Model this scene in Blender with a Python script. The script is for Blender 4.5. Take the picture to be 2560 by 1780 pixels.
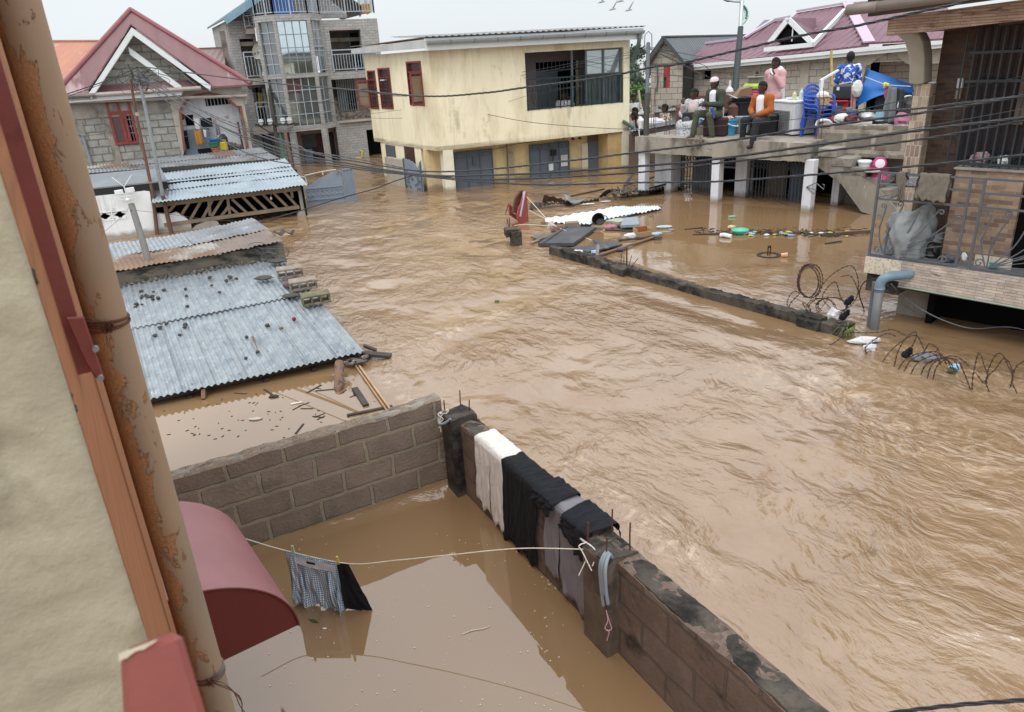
import bpy,bmesh,math,random
import numpy as np
V3=np.array;LS=np.linspace;_c=math.cos;_s=math.sin;_p=math.pi
from mathutils import Vector
for o in list(bpy.data.objects):bpy.data.objects.remove(o)
S=bpy.context.scene
COL=S.collection
random.seed(7)
# ------- camera
FPX,PITCH,ROLL,EYE=1820.0,math.radians(22.3),math.radians(-3.4),3.6
_up=V3([0,_s(PITCH),_c(PITCH)])
FWD=V3([0,_c(PITCH),-_s(PITCH)])
RGT=V3([1.,0,0])*_c(ROLL)+_up*_s(ROLL)
UPV=-V3([1.,0,0])*_s(ROLL)+_up*_c(ROLL)
CAM=V3([0,0,EYE])
cd=bpy.data.cameras.new('camera');cam=bpy.data.objects.new('camera',cd);COL.objects.link(cam)
cd.sensor_width=36;cd.lens=FPX/2560*36;cd.clip_start=.05;cd.clip_end=3000
cd.dof.use_dof=True;cd.dof.focus_distance=14;cd.dof.aperture_fstop=9
from mathutils import Matrix
cam.matrix_world=Matrix(((RGT[0],UPV[0],-FWD[0],0),(RGT[1],UPV[1],-FWD[1],0),(RGT[2],UPV[2],-FWD[2],EYE),(0,0,0,1)))
S.camera=cam
# ------- sky, sun, exposure
W=bpy.data.worlds.new('World');S.world=W;W.use_nodes=True
nt=W.node_tree;nt.nodes.clear()
wo=nt.nodes.new('ShaderNodeOutputWorld');bg=nt.nodes.new('ShaderNodeBackground')
sky=nt.nodes.new('ShaderNodeTexSky');sky.sky_type='NISHITA';sky.sun_disc=False
sky.sun_elevation=math.radians(58);sky.sun_rotation=math.radians(200);sky.dust_density=3
sc=nt.nodes.new('ShaderNodeVectorMath');sc.operation='SCALE';sc.inputs['Scale'].default_value=.11
tc=nt.nodes.new('ShaderNodeTexCoord');sx=nt.nodes.new('ShaderNodeSeparateXYZ')
rmp=nt.nodes.new('ShaderNodeValToRGB');mx=nt.nodes.new('ShaderNodeMix');mx.data_type='RGBA'
e=rmp.color_ramp.elements
e[0].position=0;e[0].color=(.745,.79,.815,1);e[1].position=1;e[1].color=(1.75,1.80,1.86,1)
m_=e.new(.12);m_.color=(.78,.825,.85,1)
m_=e.new(.35);m_.color=(1.20,1.25,1.30,1)
cn=nt.nodes.new('ShaderNodeTexNoise');cn.inputs['Scale'].default_value=2.2;cn.inputs['Detail'].default_value=5
cm=nt.nodes.new('ShaderNodeMapping');cm.inputs['Scale'].default_value=(1,1,3)
cr=nt.nodes.new('ShaderNodeMapRange');cr.inputs['To Min'].default_value=.93;cr.inputs['To Max'].default_value=1.07
vm=nt.nodes.new('ShaderNodeVectorMath');vm.operation='SCALE'
L=nt.links.new
L(tc.outputs['Generated'],sx.inputs[0]);L(sx.outputs['Z'],rmp.inputs['Fac']);L(sky.outputs[0],sc.inputs[0])
L(tc.outputs['Generated'],cm.inputs[0]);L(cm.outputs[0],cn.inputs['Vector']);L(cn.outputs['Fac'],cr.inputs['Value'])
L(rmp.outputs[0],vm.inputs[0]);L(cr.outputs[0],vm.inputs['Scale'])
mx.inputs['Factor'].default_value=.88
L(sc.outputs[0],mx.inputs[6]);L(vm.outputs[0],mx.inputs[7]);L(mx.outputs[2],bg.inputs['Color'])
bg.inputs['Strength'].default_value=1.0
L(bg.outputs[0],wo.inputs['Surface'])
sl=bpy.data.lights.new('sun','SUN');sl.energy=1.0;sl.angle=math.radians(25);sl.color=(1,.96,.9)
so=bpy.data.objects.new('sun',sl);COL.objects.link(so)
so.rotation_euler=(math.radians(32),0,math.radians(-20));so.location=(0,0,40)
S.view_settings.view_transform='Standard';S.view_settings.look='None'
S.view_settings.exposure=0.28;S.view_settings.gamma=1.0;S.view_settings.use_curve_mapping=False
S.cycles.max_bounces=6;S.cycles.use_denoising=True
# ------- measuring: photo pixel -> point on a real plane
ZR=dict(z1=(100,0,640/2295),z2=(500,0,640/2295),z3=(880,60,760/2296),PL=(1560,0,740/2296),PM=(1560,280,740/2296),z6=(2100,0,460/1530),z7=(2100,400,460/1184),L1=(200,360,740/2296),L2=(240,560,760/2296),L4=(400,960,800/2296),L5=(1050,960,600/1294),L6=(0,0,400/709),L7=(0,900,600/1088),P1=(1560,140,300/2176),P2=(1780,120,300/1995),P3=(2000,100,300/1842),T1=(560,0,400/2296),T2=(560,180,400/2296),G1=(400,200,320/2296),H1=(1460,0,300/1596),D1=(1240,470,440/2296),B1=(1900,620,660/2296),W1=(1360,600,840/2296),R1=(2260,0,300/998),Y1=(600,1330,900/2296),F1=(1500,900,1060/1922),M1=(700,460,800/2296),px=(0,0,1))
def q(z,x,y):a=ZR[z];return(a[0]+x*a[2],a[1]+y*a[2])
def ray(p):return RGT*(p[0]-1280)/FPX-UPV*(p[1]-890)/FPX+FWD
def wat(z,x,y,h=0.):
 d=ray(q(z,x,y));return CAM+d*((h-EYE)/d[2])
def dep(z,x,y,d):return CAM+ray(q(z,x,y))*d
class Fr:
 """a local frame: x along the facade, y away from the viewer, z up"""
 def __init__(s,o,ang):
  a=math.radians(ang);s.o=V3([o[0],o[1]],float);s.d=V3([_c(a),_s(a)]);s.n=V3([-s.d[1],s.d[0]])
 def P(s,x,y,z):v=s.o+s.d*x+s.n*y;return V3([v[0],v[1],z])
 def on(s,zz,x,y,off=0.):
  r=ray(q(zz,x,y));t=(s.n@s.o+off)/(s.n@r[:2]);p=CAM+r*t
  return V3([(p[:2]-s.o)@s.d,p[2]])
 def gx(s,zz,x,y,h):p=wat(zz,x,y,h)[:2]-s.o;return V3([p@s.d,p@s.n])
WF=Fr((0,0),0)
# ------- mesh building
class MB:
 def __init__(s):s.v=[];s.f=[];s.uv=None
 def add(s,vs,fs):
  n=len(s.v);s.v+=[tuple(float(c)for c in v)for v in vs];s.f+=[tuple(i+n for i in f)for f in fs];return s
 def box(s,F,x0,x1,y0,y1,z0,z1):
  c=[F.P(x,y,z)for z in(z0,z1)for x,y in((x0,y0),(x1,y0),(x1,y1),(x0,y1))]
  return s.add(c,[(3,2,1,0),(4,5,6,7),(0,1,5,4),(1,2,6,5),(2,3,7,6),(3,0,4,7)])
 def R(s,poly,vec):
  n=len(poly);poly=[V3(p,float)for p in poly];vec=V3(vec,float)
  return s.add(poly+[p+vec for p in poly],[tuple(range(n))[::-1],tuple(range(n,2*n))]+[(i,(i+1)%n,n+(i+1)%n,n+i)for i in range(n)])
 def fprism(s,F,pts,y0,y1):
  a=F.P(0,y0,0);b=F.P(0,y1,0);return s.R([F.P(x,y0,z)for x,z in pts],b-a)
 def bar(s,a,b,w,h=None,up=(0,0,1)):
  a=V3(a,float);b=V3(b,float);h=h or w;d=b-a;d=d/np.linalg.norm(d)
  u=V3(up,float)
  if abs(d@u)>.95:u=V3([1.,0,0])if abs(d[0])<.9 else V3([0,1.,0])
  t=np.cross(d,u);t/=np.linalg.norm(t);u=np.cross(t,d)
  c=[p+t*i*w/2+u*j*h/2 for p in(a,b)for i,j in((-1,-1),(1,-1),(1,1),(-1,1))]
  return s.add(c,[(3,2,1,0),(4,5,6,7),(0,1,5,4),(1,2,6,5),(2,3,7,6),(3,0,4,7)])
 def T(s,pts,r,n=6,caps=True,closed=False):
  pts=[V3(p,float)for p in pts];m=len(pts);rs=r if hasattr(r,'__len__')else[r]*m
  T=[]
  for i in range(m):
   if closed:t=pts[(i+1)%m]-pts[i-1]
   else:t=pts[min(i+1,m-1)]-pts[max(i-1,0)]
   T.append(t/(np.linalg.norm(t)+1e-9))
  u=np.cross(T[0],(0,0,1.))
  if np.linalg.norm(u)<.1:u=np.cross(T[0],(1.,0,0))
  u/=np.linalg.norm(u);vs=[]
  for i in range(m):
   u=u-T[i]*(u@T[i]);u/=(np.linalg.norm(u)+1e-9);w=np.cross(T[i],u)
   vs+=[pts[i]+(u*_c(2*_p*k/n)+w*_s(2*_p*k/n))*rs[i]for k in range(n)]
  fs=[]
  for i in range(m if closed else m-1):
   j=(i+1)%m
   fs+=[(i*n+k,i*n+(k+1)%n,j*n+(k+1)%n,j*n+k)for k in range(n)]
  if caps and not closed:fs+=[tuple(range(n))[::-1],tuple((m-1)*n+k for k in range(n))]
  return s.add(vs,fs)
 def H(s,c,prof,n=16,ax=(0,0,1),arc=1.0):
  c=V3(c,float);a=V3(ax,float);a/=np.linalg.norm(a)
  u=np.cross(a,(0,0,1.))
  if np.linalg.norm(u)<.1:u=V3([1.,0,0])
  u/=np.linalg.norm(u);w=np.cross(a,u);vs=[]
  for r,h in prof:vs+=[c+a*h+(u*_c(2*_p*k/n*arc)+w*_s(2*_p*k/n*arc))*r for k in range(n)]
  fs=[(i*n+k,i*n+(k+1)%n,(i+1)*n+(k+1)%n,(i+1)*n+k)for i in range(len(prof)-1)for k in range(n)]
  return s.add(vs,fs)
 def grid(s,P,uv=False):
  P=np.asarray(P,float);a,b=P.shape[:2]
  if uv:
   u=np.concatenate([[0],np.cumsum(np.linalg.norm(np.diff(P[a//2],axis=0),axis=1))]);v=np.concatenate([[0],np.cumsum(np.linalg.norm(np.diff(P[:,b//2],axis=0),axis=1))])
   s.uv=(s.uv or[])+[(x,y)for y in v for x in u]
  return s.add(P.reshape(-1,3),[(i*b+j,i*b+j+1,(i+1)*b+j+1,(i+1)*b+j)for i in range(a-1)for j in range(b-1)])
 def O(s,c,r,seed=0,n=7,amp=.2,sq=(1,1,1)):
  rg=random.Random(seed);vs=[];fs=[]
  for i in range(n+1):
   for j in range(n*2):
    th=_p*i/n;ph=_p*j/n
    k=r*(1+rg.uniform(-amp,amp))if 0<i<n else r
    vs.append((c[0]+k*sq[0]*_s(th)*_c(ph),c[1]+k*sq[1]*_s(th)*_s(ph),c[2]+k*sq[2]*_c(th)))
  m=n*2
  for i in range(n):
   for j in range(m):fs.append((i*m+j,(i+1)*m+j,(i+1)*m+(j+1)%m,i*m+(j+1)%m))
  return s.add(vs,fs)
 def wall(s,F,x0,x1,z0,z1,y0,y1,holes=()):
  xs=sorted({x0,x1,*[h for H in holes for h in H[:2]if x0<h<x1]});zs=sorted({z0,z1,*[h for H in holes for h in H[2:]if z0<h<z1]})
  sol=lambda i,j:0<=i<len(xs)-1 and 0<=j<len(zs)-1 and not any(H[0]<(xs[i]+xs[i+1])/2<H[1]and H[2]<(zs[j]+zs[j+1])/2<H[3]for H in holes)
  for i in range(len(xs)-1):
   for j in range(len(zs)-1):
    if not sol(i,j):continue
    a,b,c,d=xs[i],xs[i+1],zs[j],zs[j+1];p=F.P
    s.add([p(a,y0,c),p(b,y0,c),p(b,y0,d),p(a,y0,d)],[(0,1,2,3)]);s.add([p(a,y1,c),p(b,y1,c),p(b,y1,d),p(a,y1,d)],[(3,2,1,0)])
    if not sol(i-1,j):s.add([p(a,y0,c),p(a,y0,d),p(a,y1,d),p(a,y1,c)],[(0,1,2,3)])
    if not sol(i+1,j):s.add([p(b,y0,c),p(b,y1,c),p(b,y1,d),p(b,y0,d)],[(0,1,2,3)])
    if not sol(i,j-1):s.add([p(a,y0,c),p(a,y1,c),p(b,y1,c),p(b,y0,c)],[(0,1,2,3)])
    if not sol(i,j+1):s.add([p(a,y0,d),p(b,y0,d),p(b,y1,d),p(a,y1,d)],[(0,1,2,3)])
  return s
 def corr(s,A,B,C,D,pitch=.076,amp=.009,seg=6,rows=2,ragged=0,bend=None):
  """corrugated sheet: A->B along the eave (waves counted there), D->C the upper edge"""
  A,B,C,D=[V3(p,float)for p in(A,B,C,D)]
  n=max(4,int(np.linalg.norm(B-A)/pitch*seg));N=np.cross(B-A,D-A);N/=np.linalg.norm(N)
  if N[2]<0:N=-N
  P=np.zeros((rows+1,n+1,3));t=LS(0,1,n+1)[:,None]
  w=np.sin(np.arange(n+1)*2*_p/seg)[:,None]*amp
  rg=np.random.default_rng(int(abs(A[0]*100))+3)
  for i in range(rows+1):
   k=i/rows;base=(A+(B-A)*t)*(1-k)+(D+(C-D)*t)*k+N*w
   if bend is not None:base=base+N*V3([bend(float(tt),k)for tt in t[:,0]])[:,None]
   P[i]=base
  if ragged:P[0]+=(A-D)/np.linalg.norm(A-D)*(np.floor(rg.random(n+1)*1.2)[:,None]*ragged)
  return s.grid(P)
 def B(s,name,m,parent=None,smooth=False,bevel=0.,loc=None,fix=True):
  me=bpy.data.meshes.new(name);v=V3(s.v,float)
  root=parent
  while root is not None and root.parent is not None:root=root.parent
  if root is not None:off=V3(root.location)
  elif loc is not None:off=V3(loc,float)
  else:off=V3([(v[:,0].min()+v[:,0].max())/2,(v[:,1].min()+v[:,1].max())/2,v[:,2].min()])
  me.from_pydata((v-off).tolist(),[],s.f)
  if fix or bevel:
   b=bmesh.new();b.from_mesh(me)
   if fix:bmesh.ops.recalc_face_normals(b,faces=b.faces)
   if bevel:bmesh.ops.bevel(b,geom=[e for e in b.edges if len(e.link_faces)==2 and e.calc_face_angle(0)>.5],offset=bevel,segments=1,affect='EDGES')
   b.to_mesh(me);b.free()
  me.update()
  if s.uv:
   vi=np.zeros(len(me.loops),int);me.loops.foreach_get('vertex_index',vi);me.uv_layers.new(name='UVMap').data.foreach_set('uv',V3(s.uv)[vi].ravel())
  else:uvmap(me,off)
  me.materials.append(m)
  if smooth:me.polygons.foreach_set('use_smooth',[True]*len(me.polygons))
  o=bpy.data.objects.new(name,me);COL.objects.link(o)
  if parent is not None:o.parent=parent
  else:o.location=off
  return o
def uvmap(me,off):
 nl=len(me.loops)
 if not nl:return
 co=np.zeros(len(me.vertices)*3);me.vertices.foreach_get('co',co);co=co.reshape(-1,3)
 vi=np.zeros(nl,int);me.loops.foreach_get('vertex_index',vi)
 npoly=len(me.polygons);nr=np.zeros(npoly*3);me.polygons.foreach_get('normal',nr);nr=nr.reshape(-1,3)
 tot=np.zeros(npoly,int);me.polygons.foreach_get('loop_total',tot);pi=np.repeat(np.arange(npoly),tot)
 nn=np.round(nr,2);nn/=(np.linalg.norm(nn,axis=1)[:,None]+1e-9)
 t=np.stack([-nn[:,1],nn[:,0],np.zeros(npoly)],1);l=np.linalg.norm(t,axis=1)
 t[l<.1]=(1,0,0);t/=np.linalg.norm(t,axis=1)[:,None]
 b=np.cross(nn,t);P=co[vi]+V3(off)
 uv=np.stack([(P*t[pi]).sum(1),(P*b[pi]).sum(1)],1)
 u=me.uv_layers.new(name='UVMap');u.data.foreach_set('uv',uv.ravel())
def tag(o,label,cat,group=None,kind=None):
 if label:o['label']=label
 if cat:o['category']=cat
 if group:o['group']=group
 if kind:o['kind']=kind
 return o
def thing(name,label,cat,loc,group=None):
 o=bpy.data.objects.new(name,None);COL.objects.link(o);o.location=tuple(loc);o.empty_display_size=.1
 return tag(o,label,cat,group)
def struct(name,mb,m,**k):
 o=mb.B(name,m,**k);o['kind']='structure';return o
def copy_tree(o,parent=None):
 c=o.copy();COL.objects.link(c)
 if parent is not None:c.parent=parent
 for ch in list(o.children):copy_tree(ch,c)
 return c
def SP(pts,n=8):
 """Catmull-Rom through the points"""
 P=[V3(p,float)for p in pts];P=[2*P[0]-P[1]]+P+[2*P[-1]-P[-2]];out=[]
 for i in range(1,len(P)-2):
  for k in range(n):
   t=k/n;a,b,c,d=P[i-1],P[i],P[i+1],P[i+2]
   out.append(.5*((2*b)+(c-a)*t+(2*a-5*b+4*c-d)*t*t+(3*b-a-3*c+d)*t**3))
 return out+[P[-2]]
 # ------- noise in numpy
def _h(i,j,s):n=(i*374761393+j*668265263+s*2147483647)&0xffffffff;n=((n^(n>>13))*1274126177)&0xffffffff;return((n^(n>>16))&0xffff)/65535.*2*_p
def pn(x,y,s=0):
 i=np.floor(x).astype(np.int64);j=np.floor(y).astype(np.int64);fx=x-i;fy=y-j
 def g(a,b):t=_h(i+a,j+b,s);return np.cos(t)*(fx-a)+np.sin(t)*(fy-b)
 u=fx*fx*fx*(fx*(fx*6-15)+10);v=fy*fy*fy*(fy*(fy*6-15)+10)
 return(g(0,0)*(1-u)+g(1,0)*u)*(1-v)+(g(0,1)*(1-u)+g(1,1)*u)*v
 # ------- materials
def C(h,k=1.0):
 r=[int(h[i:i+2],16)/255 for i in(0,2,4)]
 return tuple(min(.95,k*(c/12.92 if c<=.04045 else((c+.055)/1.055)**2.4))for c in r)
MATS={}
def _base(name):
 m=bpy.data.materials.new(name);m.use_nodes=True;t=m.node_tree;p=t.nodes['Principled BSDF']
 return m,t,p
def _coord(t,coord,scale=(1,1,1),rot=(0,0,0)):
 tc=t.nodes.new('ShaderNodeTexCoord');mp=t.nodes.new('ShaderNodeMapping');mp.inputs['Scale'].default_value=scale;mp.inputs['Rotation'].default_value=rot
 t.links.new(tc.outputs[coord],mp.inputs[0]);return mp.outputs[0]
def _noise(t,vec,scale,det=6,rough=.6,dist=0):
 n=t.nodes.new('ShaderNodeTexNoise');n.inputs['Scale'].default_value=scale;n.inputs['Detail'].default_value=det
 n.inputs['Roughness'].default_value=rough;n.inputs['Distortion'].default_value=dist;t.links.new(vec,n.inputs['Vector']);return n.outputs['Fac']
def _ramp(t,fac,a,b,ca,cb):
 r=t.nodes.new('ShaderNodeValToRGB');e=r.color_ramp.elements;e[0].position=a;e[1].position=b
 e[0].color=(*ca,1)if len(ca)==3 else ca;e[1].color=(*cb,1)if len(cb)==3 else cb
 t.links.new(fac,r.inputs[0]);return r.outputs[0]
def _mix(t,fac,a,b,mode='MIX'):
 m=t.nodes.new('ShaderNodeMix');m.data_type='RGBA';m.blend_type=mode
 for s,v in((0,fac),(6,a),(7,b)):
  if hasattr(v,'default_value')or hasattr(v,'links'):t.links.new(v,m.inputs[s])
  else:m.inputs[s].default_value=v if s==0 else((*v,1)if len(v)==3 else v)
 return m.outputs[2]
def _bump(t,p,h,strength,dist=.02,prev=None):
 b=t.nodes.new('ShaderNodeBump');b.inputs['Strength'].default_value=strength;b.inputs['Distance'].default_value=dist
 t.links.new(h,b.inputs['Height'])
 if prev is not None:t.links.new(prev,b.inputs['Normal'])
 t.links.new(b.outputs[0],p.inputs['Normal']);return b.outputs[0]
def mul(c,k):return tuple(min(.95,x*k)for x in c)
def M(name,col,rough=.8,var=.18,vs=3.,bump=.15,bs=45.,metal=0.,spec=.4,col2=None,lo=.5,hi=.62,s2=2.,stretch=(1,1,1),coord='Object',bd=.01,col3=None,s3=9.,lo3=.6,hi3=.68,tide=None,streak=None):
 """weathered paint, cement, cloth...: a base colour with soft variation, one or two kinds of patches, a fine relief"""
 m,t,p=_base(name);vec=_coord(t,coord,stretch)
 n1=_noise(t,vec,vs);c=_ramp(t,n1,.3,.7,mul(col,1-var),mul(col,1+var))
 if col2 is not None:c=_mix(t,_ramp(t,_noise(t,vec,s2,8,.65,.3),lo,hi,(0,0,0),(1,1,1)),c,col2)
 if col3 is not None:c=_mix(t,_ramp(t,_noise(t,vec,s3,8,.7,.2),lo3,hi3,(0,0,0),(1,1,1)),c,col3)
 if streak is not None:c=_mix(t,_ramp(t,_noise(t,_coord(t,coord,(5,5,.45)),1.6,6,.7),.52,.72,(0,0,0),(streak[1],)*3),c,streak[0])
 if tide is not None:
  sz=t.nodes.new('ShaderNodeSeparateXYZ');t.links.new(_coord(t,'Object'),sz.inputs[0]);mz=t.nodes.new('ShaderNodeMath');mz.operation='MULTIPLY_ADD';t.links.new(_noise(t,_coord(t,'Object'),5,6),mz.inputs[0]);mz.inputs[1].default_value=-.22;t.links.new(sz.outputs['Z'],mz.inputs[2])
  mr=t.nodes.new('ShaderNodeMapRange');t.links.new(mz.outputs[0],mr.inputs['Value']);mr.inputs['From Min'].default_value=tide-.17;mr.inputs['From Max'].default_value=tide-.06;mr.inputs['To Min'].default_value=.75;mr.inputs['To Max'].default_value=0
  c=_mix(t,mr.outputs[0],c,C('7d6b55',.95))
 t.links.new(c,p.inputs['Base Color']);p.inputs['Roughness'].default_value=rough;p.inputs['Metallic'].default_value=metal
 p.inputs['Specular IOR Level'].default_value=spec
 if bump:_bump(t,p,_noise(t,_coord(t,coord),bs,8,.65),bump,bd)
 MATS[name]=m;return m
def brick(name,c1,c2,cm,w,h,mo,off=.5,bump=.6,var=.35,rough=.85,squash=1.,bd=.012,stain=None,st=(.52,.62),sscale=(1,1,1),s2=1.4,bias=0.,fine=60.,warp=0.):
 m,t,p=_base(name);vec=_coord(t,'UV');v2=vec
 if warp:
  nz=t.nodes.new('ShaderNodeTexNoise');nz.inputs['Scale'].default_value=6;nz.inputs['Detail'].default_value=4;t.links.new(vec,nz.inputs['Vector'])
  sb=t.nodes.new('ShaderNodeVectorMath');sb.operation='SUBTRACT';sb.inputs[1].default_value=(.5,.5,.5);t.links.new(nz.outputs['Color'],sb.inputs[0])
  sc_=t.nodes.new('ShaderNodeVectorMath');sc_.operation='SCALE';sc_.inputs['Scale'].default_value=warp;t.links.new(sb.outputs[0],sc_.inputs[0])
  ad=t.nodes.new('ShaderNodeVectorMath');t.links.new(vec,ad.inputs[0]);t.links.new(sc_.outputs[0],ad.inputs[1]);v2=ad.outputs[0]
 b=t.nodes.new('ShaderNodeTexBrick');t.links.new(v2,b.inputs['Vector'])
 for k,v in(('Scale',1),('Mortar Size',mo),('Mortar Smooth',.25),('Bias',bias),('Brick Width',w),('Row Height',h)):b.inputs[k].default_value=v
 b.offset=off;b.inputs['Color1'].default_value=(*c1,1);b.inputs['Color2'].default_value=(*c2,1);b.inputs['Mortar'].default_value=(*cm,1)
 n=_noise(t,vec,5.5,8,.7);c=_mix(t,1.,b.outputs['Color'],_ramp(t,n,.25,.75,(1-var,)*3,(1+var,)*3),'MULTIPLY')
 if stain is not None:c=_mix(t,_ramp(t,_noise(t,_coord(t,'UV',sscale),s2,8,.65,.3),st[0],st[1],(0,0,0),(1,1,1)),c,stain)
 t.links.new(c,p.inputs['Base Color']);p.inputs['Roughness'].default_value=rough;p.inputs['Specular IOR Level'].default_value=.35
 inv=t.nodes.new('ShaderNodeMath');inv.operation='SUBTRACT';inv.inputs[0].default_value=1;t.links.new(b.outputs['Fac'],inv.inputs[1])
 ad=t.nodes.new('ShaderNodeMath');ad.operation='MULTIPLY_ADD';t.links.new(_noise(t,vec,fine,6,.7),ad.inputs[0]);ad.inputs[1].default_value=.6;t.links.new(inv.outputs[0],ad.inputs[2])
 _bump(t,p,ad.outputs[0],bump,bd);MATS[name]=m;return m
def ribs(name,col,pitch,axis='X',bump=.7,rough=.45,metal=0.,var=.15,col2=None,lo=.5,hi=.62,s2=1.2,course=0.,spec=.5,dist=.02,stretch=(1,1,1)):
 """ribbed or tiled sheet seen from afar: ribs across the slope, optional tile courses along it"""
 m,t,p=_base(name);vec=_coord(t,'UV')
 w=t.nodes.new('ShaderNodeTexWave');w.wave_type='BANDS';w.bands_direction=axis;w.wave_profile='SIN'
 w.inputs['Scale'].default_value=2*_p/20/pitch;w.inputs['Distortion'].default_value=0;t.links.new(vec,w.inputs['Vector'])
 h=w.outputs['Fac'];vs=_coord(t,'UV',stretch)
 c=_ramp(t,_noise(t,vs,1.3),.3,.7,mul(col,1-var),mul(col,1+var))
 if col2 is not None:c=_mix(t,_ramp(t,_noise(t,vs,s2,8,.65),lo,hi,(0,0,0),(1,1,1)),c,col2)
 if course:
  w2=t.nodes.new('ShaderNodeTexWave');w2.wave_type='BANDS';w2.bands_direction='Y'if axis=='X'else 'X';w2.wave_profile='SAW'
  w2.inputs['Scale'].default_value=2*_p/20/course;t.links.new(vec,w2.inputs['Vector'])
  a=t.nodes.new('ShaderNodeMath');a.operation='ADD';t.links.new(h,a.inputs[0]);t.links.new(w2.outputs['Fac'],a.inputs[1]);h=a.outputs[0]
 t.links.new(c,p.inputs['Base Color']);p.inputs['Roughness'].default_value=rough;p.inputs['Metallic'].default_value=metal;p.inputs['Specular IOR Level'].default_value=spec
 _bump(t,p,h,bump,dist);MATS[name]=m;return m
def checks(name,c1,c2,s,rough=.9,plaid=False):
 m,t,p=_base(name);vec=_coord(t,'UV');sx=t.nodes.new('ShaderNodeSeparateXYZ');t.links.new(vec,sx.inputs[0]);fs=[]
 for ax in(0,1):
  a=t.nodes.new('ShaderNodeMath');a.operation='MULTIPLY';a.inputs[1].default_value=1/s;t.links.new(sx.outputs[ax],a.inputs[0])
  f=t.nodes.new('ShaderNodeMath');f.operation='FRACT';t.links.new(a.outputs[0],f.inputs[0])
  g=t.nodes.new('ShaderNodeMath');g.operation='GREATER_THAN';g.inputs[1].default_value=.5;t.links.new(f.outputs[0],g.inputs[0]);fs.append(g.outputs[0])
 ad=t.nodes.new('ShaderNodeMath');ad.operation='ADD';t.links.new(fs[0],ad.inputs[0]);t.links.new(fs[1],ad.inputs[1])
 hf=t.nodes.new('ShaderNodeMath');hf.operation='MULTIPLY';hf.inputs[1].default_value=.5;t.links.new(ad.outputs[0],hf.inputs[0])
 c=_mix(t,hf.outputs[0],c1,c2);t.links.new(c,p.inputs['Base Color']);p.inputs['Roughness'].default_value=rough;p.inputs['Specular IOR Level'].default_value=.2
 _bump(t,p,_noise(t,vec,400,2),.15,.001);MATS[name]=m;return m
def flat(name,col,rough=.5,spec=.5,metal=0.,**k):return M(name,col,rough,k.pop('var',.1),k.pop('vs',6),k.pop('bump',.05),metal=metal,spec=spec,**k)
plaster_y=M('yellow_plaster',C('dbd2b6',1.2),.85,.07,1.2,.12,60,col2=C('c8bb99',1.1),lo=.5,hi=.7,s2=.9,stretch=(1.2,1.2,.5),col3=C('9a9376',.95),s3=1.6,lo3=.6,hi3=.78,tide=1.38,streak=(C('a59b7c',.95),.35))
plaster_cream=M('cream_plaster',C('d2ccb8',1.1),.8,.08,3,.2,40,tide=1.36,streak=(C('8d8574',.9),.5))
cement=M('raw_cement',C('938d84',.95),.9,.22,2.5,.35,35,col2=C('5d5953',.8),lo=.5,hi=.68,s2=1.6,col3=C('b5aea2'),s3=5,lo3=.62,hi3=.72)
cement_l=M('pale_cement',C('a9a295',1.0),.88,.15,2.2,.25,40,col2=C('7d786d'),lo=.54,hi=.7,s2=1.1)
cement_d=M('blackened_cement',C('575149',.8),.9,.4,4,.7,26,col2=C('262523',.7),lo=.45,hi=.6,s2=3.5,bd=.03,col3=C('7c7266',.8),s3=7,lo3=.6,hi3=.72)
white_wall=M('white_limewash',C('d9dcdd',1.05),.85,.06,2,.12,50,col2=C('aeaeaa'),lo=.6,hi=.74,s2=1.5,tide=1.34,streak=(C('84827a',.9),.5))
white_col=M('white_painted_column',C('cfd1d6',1.05),.7,.05,2,.08,50,col2=C('a49c90'),lo=.6,hi=.76,s2=1.2,tide=1.30,streak=(C('8a8478',.9),.4))
block_g=brick('grey_block',C('8f8e88'),C('a2a19a',.95),C('77766f',.95),.42,.205,.018,bump=.8,var=.3,stain=C('6f6e66'),st=(.55,.75),warp=.05,bd=.02)
block_t=brick('tan_block',C('a8a199'),C('b3aca2'),C('8c857d',.9),.42,.205,.013,bump=.7,var=.2,warp=.05,bd=.02)
block_y=brick('yard_block',C('86776a',.9),C('948475',.93),C('948a76',1.),.447,.217,.02,bump=1.,var=.25,stain=C('6f6450',.8),st=(.55,.7),warp=.035,fine=38,bd=.03)
rust=M('rusty_iron',C('6b4433',.7),.85,.3,5,.3,40,col2=C('8a8078',.6),lo=.55,hi=.65,s2=3)
rustdark=M('dark_rebar',C('3d332d',.6),.85,.3,9,.2,60)
galv=M('galvanised_sheet',C('a2a9ad',.8),.42,.2,9,.06,60,metal=.3,col2=C('84909a',.78),lo=.46,hi=.7,s2=7,stretch=(1,.5,1),col3=C('bcc7ce',.88),s3=16,lo3=.55,hi3=.7)
galv_far=M('pale_galvanised_sheet',C('a9b6be',.82),.7,.15,1.2,.06,60,metal=.05,col2=C('8f9aa2',.8),lo=.5,hi=.7,s2=1.1)
galv_old=M('dull_old_sheet',C('8e9296',.8),.6,.2,1.6,.1,60,metal=.2,col2=C('6b5f58',.7),lo=.52,hi=.64,s2=.9,col3=C('b6bdc2',.9),s3=2.2,lo3=.58,hi3=.7)
galv_rust=M('rust_patched_sheet',C('8a6f5a',.75),.75,.25,2,.1,60,col2=C('a9a8a2',.8),lo=.48,hi=.6,s2=1.3)
wood=M('weathered_timber',C('8f7f6a',.85),.85,.22,4,.3,30,stretch=(1,1,1))
wood_d=M('wet_dark_timber',C('4a4540',.7),.7,.3,4,.3,30)
wood_b=M('brown_plank',C('7a5f48',.8),.75,.25,3,.25,30)
post_g=M('grey_post',C('7f7d78',.8),.85,.2,6,.3,30)
black=flat('black_plastic',C('1c1c1f',.7),.5)
void=flat('unlit_interior',C('17181a',.6),.9,.1)
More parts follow.
